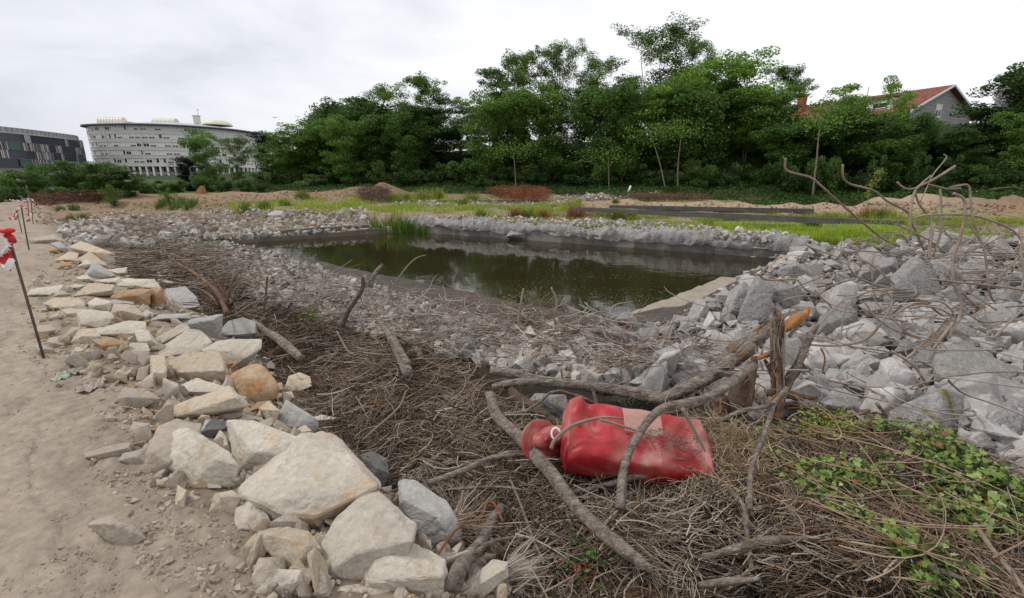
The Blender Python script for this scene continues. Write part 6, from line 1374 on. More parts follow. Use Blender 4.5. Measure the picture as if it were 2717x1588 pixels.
def torn_shrub():
    (sx,sy),=S('C5',[(1770,950)]); P,t,_=hit([sx],[sy]); b=P[0]; root=empty('torn_shrub',b); tag(root,'torn leafless shrub of splayed reddish stems beside the blue grey boulder','shrub')
    for i in range(34):
        a=rng.uniform(-2.9,-.35) if i%3 else rng.uniform(-2.6,-1.9); L=rng.uniform(90,330); x,y=1770+rng.normal()*30,950+rng.normal()*25; k=rng.normal()*.25
        trace('C5',[(x,y),(x+L*.5*math.cos(a),y+L*.5*math.sin(a)),(x+L*math.cos(a+k),y+L*math.sin(a+k))],[.014,.009,.003],[M_woodred,M_wood,M_wooddark][i%3],'stem',None,None,mode='stand',tb=t[0]*.93,dt=rng.uniform(-.05,.08),parent=root,sides=6)
torn_shrub()
# split trunk and forked stump
def stump():
    (sx,sy),=S('P',[(1910,1050)]); P,t,_=hit([sx],[sy]); tb=3.35; b=ray(sx,sy)*tb+np.array([0,0,CAMZ]); root=empty('torn_stump',b)
    tag(root,'torn reddish stump with a splintered upright stem standing above the ivy','stump')
    def tr(pts,r,mat,name,c='C13',t=tb,dt=0): return trace(c,pts,r,mat,name,None,None,mode='stand',tb=t,dt=dt,wob=.55,parent=root,sides=9)
    tr([(480,-20),(475,120),(468,300),(480,450),(490,600),(480,780)],[.018,.028,.034,.034,.042,.04],M_woodred,'stem')
    for i,(a,b_) in enumerate([((450,-60),(455,150)),((505,-80),(500,120)),((530,-30),(510,160)),((470,-90),(478,100)),((430,-10),(450,180))]): tr([a,((a[0]+b_[0])/2+4,(a[1]+b_[1])/2),b_],[.003,.012,.018],M_woodred,'splinter')
    tr([(790,30),(740,130),(690,230),(640,350),(590,430),(540,540),(480,650)],[.018,.022,.026,.028,.03,.03],M_wood,'side_stem')
    tr([(680,340),(640,400),(560,500),(500,600)],[.016,.022,.028],M_woodred,'side_branch')
    tr([(190,420),(170,520),(150,640),(140,760)],[.045,.055,.05],M_wooddark,'base_stem'); tr([(20,600),(40,680),(30,780)],[.05,.055,.05],M_woodred,'base_stem')
    tr([(330,440),(250,430),(120,425),(0,410)],[.012,.022,.02],M_wood,'torn_branch'); tr([(500,250),(400,270),(320,300),(240,330)],[.022,.018,.005],M_woodorange,'torn_branch')
    tr([(550,580),(650,600),(740,605),(790,600)],[.03,.022,.006],M_woodred,'torn_branch'); tr([(300,280),(280,400),(250,560),(220,700)],[.02,.035,.045],M_woodred,'base_stem')
    tr([(380,310),(440,420),(480,520)],[.012,.02,.02],M_woodred,'side_branch'); tr([(0,560),(80,620),(150,680)],[.02,.02,.03],M_wooddark,'side_branch')
    for i in range(26):
        x=470+rng.normal()*26; y0=rng.uniform(-60,250); L=rng.uniform(150,520); tr([(x+rng.normal()*14,y0),(x+rng.normal()*10,y0+L*.5),(x+rng.normal()*14,y0+L)],[.003,.009,.006],[M_woodred,M_wood,M_woodred,M_barkL][i%4],'splinter',t=tb-.03)
    for i in range(22):
        x=rng.uniform(60,560);y=rng.uniform(250,720); a=rng.uniform(-1.9,-.6); L=rng.uniform(50,140); tr([(x,y),(x+L*.5*math.cos(a)+rng.uniform(-8,8),y+L*.5*math.sin(a)),(x+L*math.cos(a),y+L*math.sin(a))],[.008,.006,.002],[M_woodred,M_wood,M_woodorange][i%3],'splinter',t=tb-.04)
stump()
def split_end():
    (sx,sy),=S('C13',[(500,130)]); b=ray(sx,sy)*3.5+np.array([0,0,CAMZ]); root=empty('split_log',b); tag(root,'split log end with fresh orange wood and grey fibres pointing up right','log')
    def tr(pts,r,mat,name): return trace('C13',pts,r,mat,name,None,None,mode='stand',tb=3.6,wob=.5,parent=root,sides=9)
    tr([(20,350),(150,240),(300,150),(420,70),(520,20)],[.045,.055,.055,.045,.025],M_wood,'trunk')
    tr([(460,95),(560,50),(640,-20),(700,-50),(720,-110)],[.02,.04,.042,.028,.008],M_woodorange,'torn_face')
    for i,(x,y) in enumerate([(460,-120),(520,-100),(600,-110),(650,-90),(560,-60),(690,-20),(380,-20),(420,-60)]): tr([(x,y),(x-50,y+70),(x-120,y+150)],[.003,.008,.014],[M_wood,M_woodorange,M_barkL][i%3],'fibre')
split_end()
# bent reinforcing rods
RB=[([(248,60),(246,140),(290,170),(440,210),(520,270),(620,360),(800,520),(1000,680),(1140,750)],.016,'longest bent steel rod reaching far left with a hooked tip',5.6,-.12),
([(695,110),(700,210),(750,260),(860,290),(950,320),(1050,400),(1200,480),(1230,560),(1270,640),(1330,780)],.016,'bent rod with an upright tip right of the longest one',5.4,-.08),
([(1575,120),(1400,230),(1290,280),(1250,340),(1230,440),(1225,560),(1225,700)],.019,'thick rod bent like a gallows arm to the upper right',5.2,0),
([(1120,245),(1150,275),(1200,300),(1270,290),(1320,250),(1385,195)],.013,'short rod shaped like a shallow hook left of the gallows arm',5.2,0),
([(1485,30),(1503,60),(1400,190),(1350,300),(1300,400)],.010,'thin straight rod with a kinked top',5.6,0),
([(1370,265),(1450,285),(1520,300),(1615,295)],.012,'short level rod joining the tops of two others',5.2,0),
([(1530,290),(1600,275),(1670,270),(1690,320),(1695,400),(1720,560),(1800,780),(1830,1000),(1850,1130),(1950,1270),(2100,1440)],.015,'tall rod bent at a right angle, running down to the right corner',4.9,0),
([(1560,335),(1620,360),(1650,400),(1650,470),(1620,660),(1560,850),(1565,1040),(1620,1180),(1600,1320),(1500,1460)],.020,'thickest rod with a curled top running down the middle of the heap',4.8,0),
([(1455,300),(1465,420),(1460,640),(1400,830)],.015,'upright rod between the gallows arm and the right angled rod',5.2,0),
([(1260,330),(1300,430),(1380,520),(1390,600),(1360,830)],.016,'rod twisting down behind the gallows arm',5.2,0),
([(1250,530),(1350,505),(1500,500),(1650,505),(1800,530),(2000,610),(2090,700),(2080,800),(1950,960),(1800,1010),(1640,1010)],.015,'long rod arching over to the right edge and curling back',5.0,0),
([(1550,425),(1430,435),(1425,470),(1470,560),(1500,640),(1550,695)],.012,'pale rod with a flat bent top behind the arch',5.6,0),
([(1110,575),(1250,640),(1400,720),(1500,800)],.013,'straight rod slanting right under the arch',5.2,0),
([(1085,1080),(1090,1040),(1000,960),(900,880),(800,850),(745,860),(740,900),(800,980),(900,1030),(1000,1060),(1090,1080)],.013,'rod bent into a closed loop left of the biggest block',4.6,0),
([(1090,1060),(1080,1085),(950,1090),(800,1140),(700,1170),(600,1270),(500,1370)],.012,'rod running from the loop down to the split log',4.4,0),
([(0,975),(40,970),(100,1010),(300,1005),(350,1020),(400,1080),(490,1120),(600,1210)],.013,'wavy rod above the split log',4.5,0),
([(50,1105),(250,1090),(450,1020),(600,960),(760,930)],.010,'thin rod crossing the wavy one',4.6,0),
([(230,1170),(350,1140),(500,1130),(600,1060),(800,1000)],.011,'thin rod below the crossing one',4.4,0),
([(1380,1005),(1600,1030),(1900,1060),(2112,1090),(2250,1110)],.015,'straight rod crossing the biggest block to the right edge',4.5,0),
([(1640,790),(1900,800),(2200,805)],.010,'straight level rod at the right edge, the upper of two',5.0,0),
([(1620,815),(1900,820),(2200,822)],.010,'straight level rod at the right edge, the lower of two',5.0,0),
([(1370,850),(1600,820),(1800,740),(2000,640)],.010,'thin rod slanting up right behind the arch',5.2,0),
([(1720,1290),(1740,1320),(1850,1340),(2112,1320),(2250,1320)],.012,'ribbed rod curling near the right edge',4.2,0),
([(1710,1290),(1750,1270),(1780,1240),(1700,1180),(1620,1100)],.011,'short s shaped rod right of the bundle',4.3,0),
([(1870,1473),(1990,1350),(2112,1240),(2200,1180)],.013,'rod slanting up to the right edge above the huge slab',4.1,0),
([(1090,1305),(1150,1250),(1250,1195),(1350,1200),(1480,1290),(1560,1270)],.013,'rod bowed over the chunk under the biggest block',4.3,0),
([(880,1473),(980,1370),(1070,1220),(1080,1160),(1040,1110),(980,1090)],.013,'rod dropping from the loop to the layered chunk',4.3,0),
([(870,1190),(950,1300),(1100,1400),(1300,1473)],.012,'rod slanting down right over the squared lump',4.2,0),
([(680,1473),(690,1380),(700,1300),(730,1180)],.009,'thin upright rod before the big rough block',4.2,0),
([(1220,1230),(1350,1215),(1480,1250),(1550,1320),(1530,1470)],.011,'outer rod of the curved bundle',4.1,0),
([(1300,1170),(1450,1180),(1540,1240),(1580,1340),(1540,1440)],.011,'inner rod of the curved bundle',4.15,0),
([(1230,1320),(1330,1300),(1440,1310),(1520,1330)],.010,'short rod under the curved bundle',4.1,0),
([(985,730),(990,665),(1100,655),(1160,665),(1210,720)],.010,'low hooped wire below the longest rod',5.6,0),
([(690,670),(680,800),(690,930)],.008,'thin vertical wire left of the tilted block',5.0,0),
([(945,810),(920,900),(930,1030)],.011,'upright rod in front of the tilted block',4.7,0),
([(730,740),(800,710),(900,695),(980,670)],.009,'arched wire on the crest left of the heap',5.6,0),
([(1840,510),(1800,620),(1700,700),(1560,790)],.011,'rod slanting down left from the arch',5.1,0),
([(1410,570),(1385,720),(1370,850)],.016,'dark upright rod in the thick of the heap',5.0,0),
([(1600,600),(1500,610),(1440,700),(1420,790)],.011,'short rod bending over left of the thickest one',5.0,0),
([(1670,560),(1750,680),(1850,800),(2000,930)],.010,'thin rod slanting down right behind the right angled rod',5.1,0),
([(740,860),(700,760),(820,780),(1000,800),(1100,830)],.010,'wire lying along the crest behind the tilted block',5.2,0),
([(2100,650),(2090,800),(2112,960),(2095,1100)],.015,'rod standing at the right picture edge',4.7,0),
([(1900,1250),(1750,1150),(1640,1090)],.010,'thin rod right of the biggest block',4.3,0),
]
for pts,r,lab,tb,dt in RB: trace('C8',pts,r*.72,M_rebar,'bent_rod',lab,'steel rod',mode='stand',tb=tb,dt=dt,group='bent steel rods in the right hand rubble')
RB2=[([(2500,560),(2407,540),(2200,525),(2000,518),(1700,520),(1500,580),(1250,680),(1100,740),(950,760),(800,720),(600,690)],.013,'long ribbed rod lying across in front of the huge slab',3.55),
([(1860,950),(2000,1000),(2200,1070),(2407,1150),(2500,1190)],.012,'ribbed rod above the ivy at the right edge, the upper of two',3.1),
([(1780,990),(2000,1060),(2200,1130),(2407,1200),(2500,1230)],.012,'ribbed rod above the ivy at the right edge, the lower of two',3.05),
([(1930,620),(2080,670),(2180,720)],.013,'short thick rod behind the lichen covered block',3.5),
([(1890,780),(2000,800),(2100,820),(2040,850),(2020,900),(2100,950),(2310,1000)],.008,'dark wire looping right of the lichen covered block',3.2),
([(1030,535),(1200,480),(1400,370),(1600,200),(1680,100),(1690,60)],.012,'rod curving up right over the oval chunk',3.9),
([(1370,240),(1540,350),(1600,430),(1660,520)],.012,'short rod slanting down right to the huge slab',3.7),
([(1060,600),(1130,580),(1200,580),(1240,610),(1210,660)],.012,'hooked rod above the sloping chunk',3.7),
([(720,190),(850,200),(1000,195),(1150,160),(1230,100),(1290,20)],.013,'rod curving up right from the squared pale chunk',4.0),
([(2230,1440),(2300,1425),(2407,1400),(2480,1380)],.012,'stub of ribbed rod at the right edge below the thin sliver',2.75),
([(700,460),(760,430),(830,440),(900,500),(1000,530)],.011,'pale bent rod right of the torn stump',3.8),
([(1200,590),(1205,530),(1210,490)],.011,'short upright rod above the hooked one',3.8),
([(560,650),(750,700),(900,770),(1100,740),(1280,720)],.009,'rusty twin wire below the long ribbed rod, the upper',3.45),
([(560,690),(720,690),(880,740),(1010,770),(1180,700),(1300,740)],.009,'rusty twin wire below the long ribbed rod, the lower',3.42),
([(1060,710),(1130,770),(1220,840)],.013,'thick short rod end below the twin wires',3.3),
([(1830,540),(1900,300),(1960,100),(1990,0)],.008,'thin wire rising behind the huge slab',4.3),
([(820,220),(850,300),(830,420),(820,520)],.008,'thin rusty wire hanging before the squared pale chunk',3.8),
([(1450,600),(1560,430),(1700,220),(1850,20)],.014,'rod running parallel to the board like branch',4.0)]
for pts,r,lab,tb in RB2: trace('C13',pts,r*.8,M_rebarred if 'rusty' in lab else M_rebar,'bent_rod',lab,'steel rod',mode='stand',tb=tb,group='bent steel rods in the right hand rubble')
# ---------------- red traffic drum ----------------
def drum():
    def red(name,stain): return nmat(name,(.40,.012,.018),.5,var=(.27,.010,.014),scale=5,stain=stain,stain_lo=.44,stain_hi=.74,stain_scale=4,speck=.06,speck_scale=60,bump=.15,bump_scale=6,spec=.5)
    Mr=red('red_plastic',(.40,.19,.15)); Mp=red('faded_pink_reflector',(.55,.30,.26)); Mp2=nmat('dusty_pink_reflector',(.46,.24,.20),.6,var=(.38,.24,.19),scale=8,speck=.15,speck_scale=50); Mw=nmat('white_plastic_ring',(.75,.72,.70),.5); Md=nmat('debris',(.10,.08,.06),.95)
    (ax,ay),(bx,by)=S('C12',[(620,830),(1900,985)]); A=ray(ax,ay)*2.96; Bp=ray(bx,by)*2.89; A[2]+=CAMZ;Bp[2]+=CAMZ; c=(A+Bp)/2
    root=empty('traffic_drum',c); tag(root,'crushed red plastic traffic drum with faded pink squares lying in the dead brush','traffic drum')
    ax_=(Bp-A); L=np.linalg.norm(ax_); ax_/=L; back=np.array([.10,.93,.33]); back-=ax_*(back@ax_); back/=np.linalg.norm(back); upv=np.cross(back,ax_); upv*=np.sign(upv[2])
    nu,nv=96,64; V=[];mi=[]
    for i in range(nu+1):
        s=i/nu; w=.235*(1-.06*s)*(min(1,(s+.01)/.05)**.4)*(min(1,(1.01-s)/.05)**.4); hgt=.115*(min(1,(s+.01)/.05)**.4)*(min(1,(1.01-s)/.05)**.4)*(1+.15*math.sin(s*5))
        for j in range(nv):
            a=2*math.pi*j/nv; ca,sa=math.cos(a),math.sin(a); e=.45
            x=w*np.sign(ca)*abs(ca)**e; y=hgt*np.sign(sa)*abs(sa)**e
            V.append((s,x,y))
    V=np.array(V); s,x,y=V.T
    dent=-.055*np.exp(-((s-.22)**2/.006+(x-.02)**2/.02))*(y>0)-.035*np.exp(-((s-.80)**2/.008+(x+.05)**2/.02))*(y>0)-.028*np.exp(-((s-.52)**2/.02+(x-.0)**2/.012))*(y>0)
    dent+=-.02*np.exp(-((s-.08-.3*(x+.1))**2/.0016))*(y>0)
    cr=fbm(s*4.5,x*6,y*5,oct=3,seed=41); y=y+dent*1.2+.030*cr; x=x+.020*fbm(s*5,x*7+3,y*6,oct=3,seed=42)
    # slumped left end with a raised fold
    y=y+.05*np.exp(-(s-.11)**2/.003)*(x>.05)
    W_=(A-c)[None]+ax_[None]*(s*L)[:,None]+back[None]*x[:,None]+upv[None]*y[:,None]
    f=[];mt=[]
    for i in range(nu):
        for j in range(nv):
            f.append((i*nv+j,i*nv+(j+1)%nv,(i+1)*nv+(j+1)%nv,(i+1)*nv+j)); ss=(i+.5)/nu; an=(j+.5)/nv*360
            k=0
            top=8<an<88
            if top: k=[1,0,2,2,0][0 if .10<ss<.24 else 1 if ss<.42 else 2 if ss<.68 else 4]
            elif 88<=an<150: k=[0,1,0,1,0,0][min(5,int((ss-.2)/.22)+0)] if ss>.2 else 0
            mt.append(k)
    f+=[tuple(range(nv))[::-1],tuple(range(nu*nv,nu*nv+nv))]; mt+=[0,0]
    o=mesh_obj('body',W_,f,Mr,root,smooth=True); o.data.materials.append(Mp); o.data.materials.append(Mp2); o.data.polygons.foreach_set('material_index',mt); 
    try: o.data.set_sharp_from_angle(angle=R(40))
    except Exception: pass
    # handle end: neck, flared flange and white ring
    (ex,ey),=S('C12',[(432,885)]); E=ray(ex,ey)*2.93+np.array([0,0,CAMZ]); n_=np.array([.50,-.62,.50]); n_/=np.linalg.norm(n_)
    u_=np.cross(n_,[0,0,1]); u_/=np.linalg.norm(u_); v_=np.cross(n_,u_)
    def lathe(prof,c0,mat,name,par,asx=1,k=36):
        VV=[];ff=[]
        for (z,r) in prof:
            for j in range(k):
                a=2*math.pi*j/k; k3=1+(.45*max(0,math.cos(a-2.6))**5 if r>.09 else 0); VV.append(c0-c+n_*z+u_*(r*k3*math.cos(a)*asx)+v_*(r*k3*math.sin(a)))
        for i in range(len(prof)-1):
            for j in range(k): ff.append((i*k+j,i*k+(j+1)%k,(i+1)*k+(j+1)%k,(i+1)*k+j))
        ff.append(tuple(range(k))); ff.append(tuple(range((len(prof)-1)*k,len(prof)*k))[::-1])
        return mesh_obj(name,VV,ff,mat,par,smooth=True)
    fl=lathe([(-.03,.05),(-.012,.10),(.0,.132),(.008,.134),(.010,.122),(-.004,.09),(.0,.06),(.03,.05),(.06,.042),(.075,.025),(.08,.005)],E,Mr,'flange',root,1.15)
    p0=A-c; mb=MB(); q=E-c; mb.tube(catmull([p0+ax_*.08,(p0+q)/2+np.array([0,0,.02]),q],4),np.linspace(.07,.045,9),14); mb.build('neck',Mr,root,smooth=True)
    mb=MB(); (wx,wy),=S('C12',[(572,822)]); wc=ray(wx,wy)*2.80+np.array([0,0,CAMZ])-c; dirn=wc-(-c+np.array([0,0,CAMZ])); dirn/=np.linalg.norm(dirn)
    uu=np.cross(dirn,[0,0,1]);uu/=np.linalg.norm(uu);vv=np.cross(dirn,uu); mb.tube([tuple(wc+uu*.026*math.cos(a)+vv*.034*math.sin(a)) for a in np.linspace(0,6.05,20)],.007,6); mb.build('ring',Mw,root,smooth=True)
    n=140; ss=rng.uniform(.42,.9,n); xx=rng.normal(-.04,.05,n); P=(A-c)[None]+ax_[None]*(ss*L)[:,None]+back[None]*xx[:,None]+upv[None]*(.115)
    P+=c; sticks(P,rng.uniform(.01,.05,n),rng.uniform(.0015,.004,n),rng.normal(0,1,n),rng.normal(0,.1,n),.2,np.array([(.12,.09,.07)])*rng.uniform(.5,2,(n,1)),'litter','dark crumbs and twigs lying on top of the red drum','litter')
drum()
# looping pale straw right of the drum
s=sample_poly([(1690,1080),(1800,1060),(1880,1100),(1890,1230),(1780,1290),(1680,1210)],750); P,t,_=hit(s[:,0],s[:,1],lift=.15); n=len(P); P[:,2]=H0(P[:,0],P[:,1])+rng.uniform(.12,.34,n)
sticks(P,rng.uniform(.2,.5,n),rng.uniform(.003,.0055,n),rng.normal(1.2,.7,n),rng.normal(.2,.5,n),.2,np.array([(.48,.36,.21),(.40,.28,.16),(.52,.43,.28)])[rng.integers(0,3,n)]*rng.uniform(.7,1.1,(n,1)),'straw_tuft','curling tuft of pale yellow straw at the right end of the red drum','straw',rings=10,curl=.32,flat=.35)
# ---------------- ivy in the foreground ----------------
def ivy_leaves(C,size,cols,name,label,cat,parent=None):
    n=len(C); nv=rng.normal(size=(n,3)); nv[:,2]=np.abs(nv[:,2])+.9; nv[:,1]-=.35; nv/=np.linalg.norm(nv,axis=1)[:,None]; a=rng.normal(size=(n,3)); a-=nv*(a*nv).sum(1)[:,None]; a/=np.linalg.norm(a,axis=1)[:,None]; b=np.cross(nv,a)
    sh=np.array([(-.35,0,0),(-.28,.42,.05),(.02,.30,.02),(.12,.52,.08),(.30,.22,.02),(.66,0,0),(.30,-.22,.02),(.12,-.52,.08),(.02,-.30,.02),(-.28,-.42,.05)])
    V=np.stack([C+(a*x+b*y+nv*z)*size[:,None] for x,y,z in sh],1).reshape(-1,3); k=len(sh)
    f=[]; base=np.arange(n)*k
    q=np.concatenate([np.stack([base,base+1,base+2,base+8],-1)*0+np.stack([base,base+1,base+2,base+5],-1),np.stack([base+2,base+3,base+4,base+5],-1),np.stack([base,base+5,base+8,base+9],-1),np.stack([base+5,base+6,base+7,base+8],-1)])
    o=mesh_obj(name,V,q,M_leaf,parent,cols=np.repeat(np.clip(cols,0,1),k,0)); tag(o,label,cat,kind='stuff'); return o
def ivy():
    s=sample_poly([(1860,1080),(1990,1050),(2150,1075),(2300,1110),(2420,1190),(2620,1290),(2620,1560),(2250,1560),(2050,1380),(1900,1260),(1840,1150)],15000); P,t,_=hit(s[:,0],s[:,1],lift=.1); n=len(P)
    k=fbm(P[:,0]*3.2,P[:,1]*3.2,oct=3,seed=101)+rng.uniform(-.3,.3,n)>.0; 
    P=P[k][:7500]; n=len(P); P[:,2]=H0(P[:,0],P[:,1])+np.maximum(heap(P[:,0],P[:,1]),.05)*rng.uniform(.35,1.25,n)+.03
    pal=np.array([(.20,.28,.06),(.29,.38,.11),(.09,.15,.035),(.035,.07,.018),(.36,.43,.18),(.33,.17,.06),(.17,.25,.05)]); pr=[.22,.20,.18,.12,.10,.06,.12]
    c=pal[rng.choice(7,n,p=pr)]*rng.uniform(.7,1.2,(n,1)); o=ivy_leaves(P,rng.uniform(.018,.046,n),c,'ivy','green ivy leaves spilling over the brush at the bottom right','ivy')
    s=sample_poly([(1860,1090),(2150,1080),(2400,1190),(2600,1300),(2600,1560),(2200,1560),(1900,1260)],170); P,t,_=hit(s[:,0],s[:,1],lift=.1); n=len(P); P[:,2]=H0(P[:,0],P[:,1])+np.maximum(heap(P[:,0],P[:,1]),.05)*rng.uniform(.7,1.25,n)+.04
    sticks(P,rng.uniform(.4,1.0,n),rng.uniform(.0025,.005,n),rng.normal(-.5,.5,n),rng.normal(0,.15,n),.2,np.array([(.30,.20,.13),(.38,.28,.19),(.16,.10,.07)])[rng.integers(0,3,n)]*rng.uniform(.8,1.1,(n,1)),'ivy_vines','thin brown ivy stems trailing over the leaves at the bottom right','ivy stems',rings=12,curl=.14)
    s=sample_poly([(1960,1045),(2060,1040),(2110,1090),(2060,1130),(1960,1110)],900); P,t,_=hit(s[:,0],s[:,1],lift=.15); n=len(P); P[:,2]=H0(P[:,0],P[:,1])+rng.uniform(.08,.32,n)
    V,f=leaf_quads(P,rng.uniform(.010,.022,n)); tag(mesh_obj('yellow_seedlings',V,f,M_leaf,cols=cols_of((.33,.38,.05),n,4)),'yellow green small leaved plant at the top of the ivy','plant',kind='stuff')
ivy()
def tiny_plant(x,y,lab,col,n=60,rad=.05,sz=.03,cr='P',hh=.08,name='small_plant'):
    (sx,sy),=S(cr,[(x,y)]); P,t,_=hit([sx],[sy],lift=.14); c=P[0]; C=c+rng.normal(size=(n,3))*np.array([rad,rad,rad*.5])+np.array([0,0,hh]); V,f=leaf_quads(C-c,sz*rng.uniform(.6,1.3,n)); r=empty(name,c); mesh_obj('leaves',V,f,M_leaf,r,cols=cols_of(col,n,4)); mb=MB()
    for i in range(6): mb.tube([(0,0,-.05),tuple(C[i]-c)],[.003,.002],3)
    mb.build('stem',M_bark,r); tag(r,lab,'plant')
tiny_plant(1440,1410,'little green plant in the straw near the bottom edge',(.08,.16,.03),130,.07,.03)
tiny_plant(2400,860,'small green sprout in the middle of the brush, left of the forked branch',(.12,.20,.03),110,.07,.035,cr='C10') if 0 else tiny_plant(765,790,'small green sprout in the brush above the fan of roots',(.12,.20,.03),160,.10,.04)
tiny_plant(1300,1185,'dark green grassy sprout beside the diagonal log',(.07,.14,.03),60,.05,.05)
tiny_plant(1330,1060,'green seedlings behind the spout of the red drum',(.07,.14,.03),160,.11,.025)
tiny_plant(1545,1015,'green seedlings under the long log',(.07,.13,.03),60,.06,.02)
tiny_plant(1435,1425,'red leaved seedling at the bottom edge',(.25,.06,.05),40,.05,.025)
# shrub of thin twigs with tiny leaves standing before the water
s=sample_poly([(1200,740),(1330,705),(1400,740),(1400,800),(1290,810),(1200,790)],620); d=ray(s[:,0],s[:,1]); P=d*rng.uniform(5.7,6.3,(len(s),1)); P[:,2]+=CAMZ; k=P[:,2]>H0(P[:,0],P[:,1])+.03; P=P[k]; n=len(P)
V,f=leaf_quads(P,rng.uniform(.02,.04,n)); g=rng.random(n)<.5; c=np.where(g[:,None],np.array([(.10,.14,.03)]),np.array([(.24,.11,.06)]))*rng.uniform(.7,1.3,(n,1))
b=P.mean(0); b[2]=float(H0(b[0],b[1])); r_=empty('sparse_shrub',b); tag(r_,'sparse shrub with green and brown leaves standing before the water','shrub'); mesh_obj('foliage',V-b,f,M_leaf,r_,cols=np.repeat(c,4,0)); mb=MB()
for i in range(40): mb.tube(catmull([(rng.normal()*.1,rng.normal()*.1,0),tuple((P[i*3]-b)*.5+np.array([0,0,.05])),tuple(P[i*3]-b)],3),np.linspace(.006,.003,7),3)
mb.build('stem',M_barkL,r_)
# ---------------- stakes with barrier tape ----------------
M_iron=nmat('dark_iron',(.07,.065,.062),.8,var=(.13,.10,.08),scale=8); M_tred=nmat('red_tape',(.52,.03,.03),.5); M_twh=nmat('white_tape',(.74,.72,.71),.5); M_cap=nmat('red_plastic_cap',(.60,.03,.02),.45)
def ribbon(pts,w,name,parent,stripe=.11,seed=1):
    T=catmull(np.array(pts,float),8); d=np.r_[0,np.cumsum(np.linalg.norm(np.diff(T,axis=0),axis=1))]; n=max(8,int(d[-1]/.012)); s=np.linspace(0,d[-1],n); C=np.stack([np.interp(s,d,T[:,i]) for i in range(3)],-1); m=5; V=[]
    for i in range(n):
        a=1.5*fbm([s[i]*5],[seed*3.],oct=2,seed=seed)[0]+.6; tg=C[min(i+1,n-1)]-C[max(i-1,0)]; tg/=np.linalg.norm(tg)+1e-9; sd=np.cross(tg,[math.sin(a),math.cos(a),.3]); sd/=np.linalg.norm(sd)+1e-9; nn=np.cross(sd,tg)
        for j in range(m):
            q=(j/(m-1)-.5); V.append(C[i]+sd*w*q*(.75+.25*math.sin(s[i]*30))+nn*(.02*math.sin(q*9+s[i]*25+seed)))
    f=[];mt=[]
    for i in range(n-1):
        for j in range(m-1): f.append((i*m+j,i*m+j+1,(i+1)*m+j+1,(i+1)*m+j)); mt.append(int((s[i]+.04*j)/stripe)%2)
    o=mesh_obj(name,V,f,M_tred,parent,smooth=True); o.data.materials.append(M_twh); o.data.polygons.foreach_set('material_index',mt); return o
def stake(base,top,lab,cap=False,tapes=(),r=.009):
    (bx,by),(tx,ty)=base,top; P,t,_=hit([bx],[by]); b=P[0]; d=ray(tx,ty); k=math.hypot(b[0],b[1])/math.hypot(d[0],d[1]); h=d[2]*k+CAMZ-b[2]; dx=d[0]*k-b[0]; dy=d[1]*k-b[1]
    root=empty('marker_stake',b); mb=MB(); mb.tube([(0,0,-.1),(dx*.5,dy*.5,h*.5),(dx,dy,h)],r,7); mb.build('rod',M_iron,root,smooth=True)
    if cap:
        mb=MB(); pr=[(-.045,.016),(-.01,.022),(0,.045),(.012,.05),(.028,.046),(.036,.02),(.037,.001)]; v=[];k_=16
        for z,rr in pr: v+=[(dx+rr*math.cos(6.283*j/k_),dy+rr*math.sin(6.283*j/k_),h+z) for j in range(k_)]
        mb.add(v,[(i*k_+j,i*k_+(j+1)%k_,(i+1)*k_+(j+1)%k_,(i+1)*k_+j) for i in range(len(pr)-1) for j in range(k_)]); mb.build('cap',M_cap,root,smooth=True)
    for i,tp in enumerate(tapes): ribbon([(dx+a,dy+b_,h+c) for a,b_,c in tp],.13 if cap else .09,'tape',root,seed=i+3)
    tag(root,lab,'stake'); return root,b,h
stake((116,949),(20,617),'nearest dark iron stake with a red cap and striped tape at the left edge',True,[[(0,0,-.02),(.02,-.02,-.07),(-.0,-.03,-.14),(-.05,-.02,-.22),(-.06,-.03,-.33)],[(0,0,-.1),(-.05,.02,-.14),(-.09,.01,-.20),(-.11,0,-.30)]],.0105)
stake((76,664),(56,547),'second iron stake along the path with a bow of striped tape',False,[[(0,0,0),(.1,0,-.08),(.14,0,-.22),(.04,.0,-.36)],[(0,0,0),(-.12,0,-.10),(-.2,0,-.30),(-.36,0,-.28)]],.013)
stake((58,619),(45,560),'thin stake just left of the second one',False,[[(0,0,.02),(-.1,0,-.05),(-.12,0,-.25),(-.35,0,-.2)]],.012)
stake((79,589),(72,530),'third thin stake farther along the path',False,[[(0,0,0),(.12,0,.02),(-.1,0,-.06),(-.5,0,-.05)]],.012)
r4,b4,h4=stake((87,594),(82,528),'fourth thin stake with tape draped from its top',False,[[(0,0,0),(-.25,0,-.14),(-.6,.1,-.1),(-1.0,.2,-.05)],[(0,0,0),(.08,0,-.1),(.02,0,-.3)]],.012)
# ---------------- small far things ----------------
def post(crop,a,b,r,mat,name,lab,cat,D=None,head=False):
    (bx,by),(tx,ty)=S(crop,[b,a]); 
    if D is None: P,t,_=hit([bx],[by]); D=t[0]
    B0=ray(bx,by)*D; T0=ray(tx,ty)*D; B0[2]+=CAMZ;T0[2]+=CAMZ; B0[2]=min(B0[2],float(H0(B0[0],B0[1]))+.0) if D<60 else B0[2]-.5
    root=empty(name,B0); mb=MB(); mb.tube([(0,0,0),tuple((T0-B0)*.5),tuple(T0-B0)],[r,r*.9,r*.8],7); mb.build('post',mat,root,smooth=True)
    if head:
        mb=MB(); q=T0-B0; mb.box((q[0]-.5,q[1],q[2]+.05),(1.1,.35,.14)); mb.build('lamp_head',M_shut,root)
    tag(root,lab,cat)
post('C1',(405,740),(468,955),.14,M_bwall,'street_lamp','grey lamp post among the bushes below the clad building','street lamp',D=62,head=True)
post('C1',(545,690),(575,780),.12,M_bwall,'street_lamp','pale lamp post before the left end of the office building','street lamp',D=110,head=True)
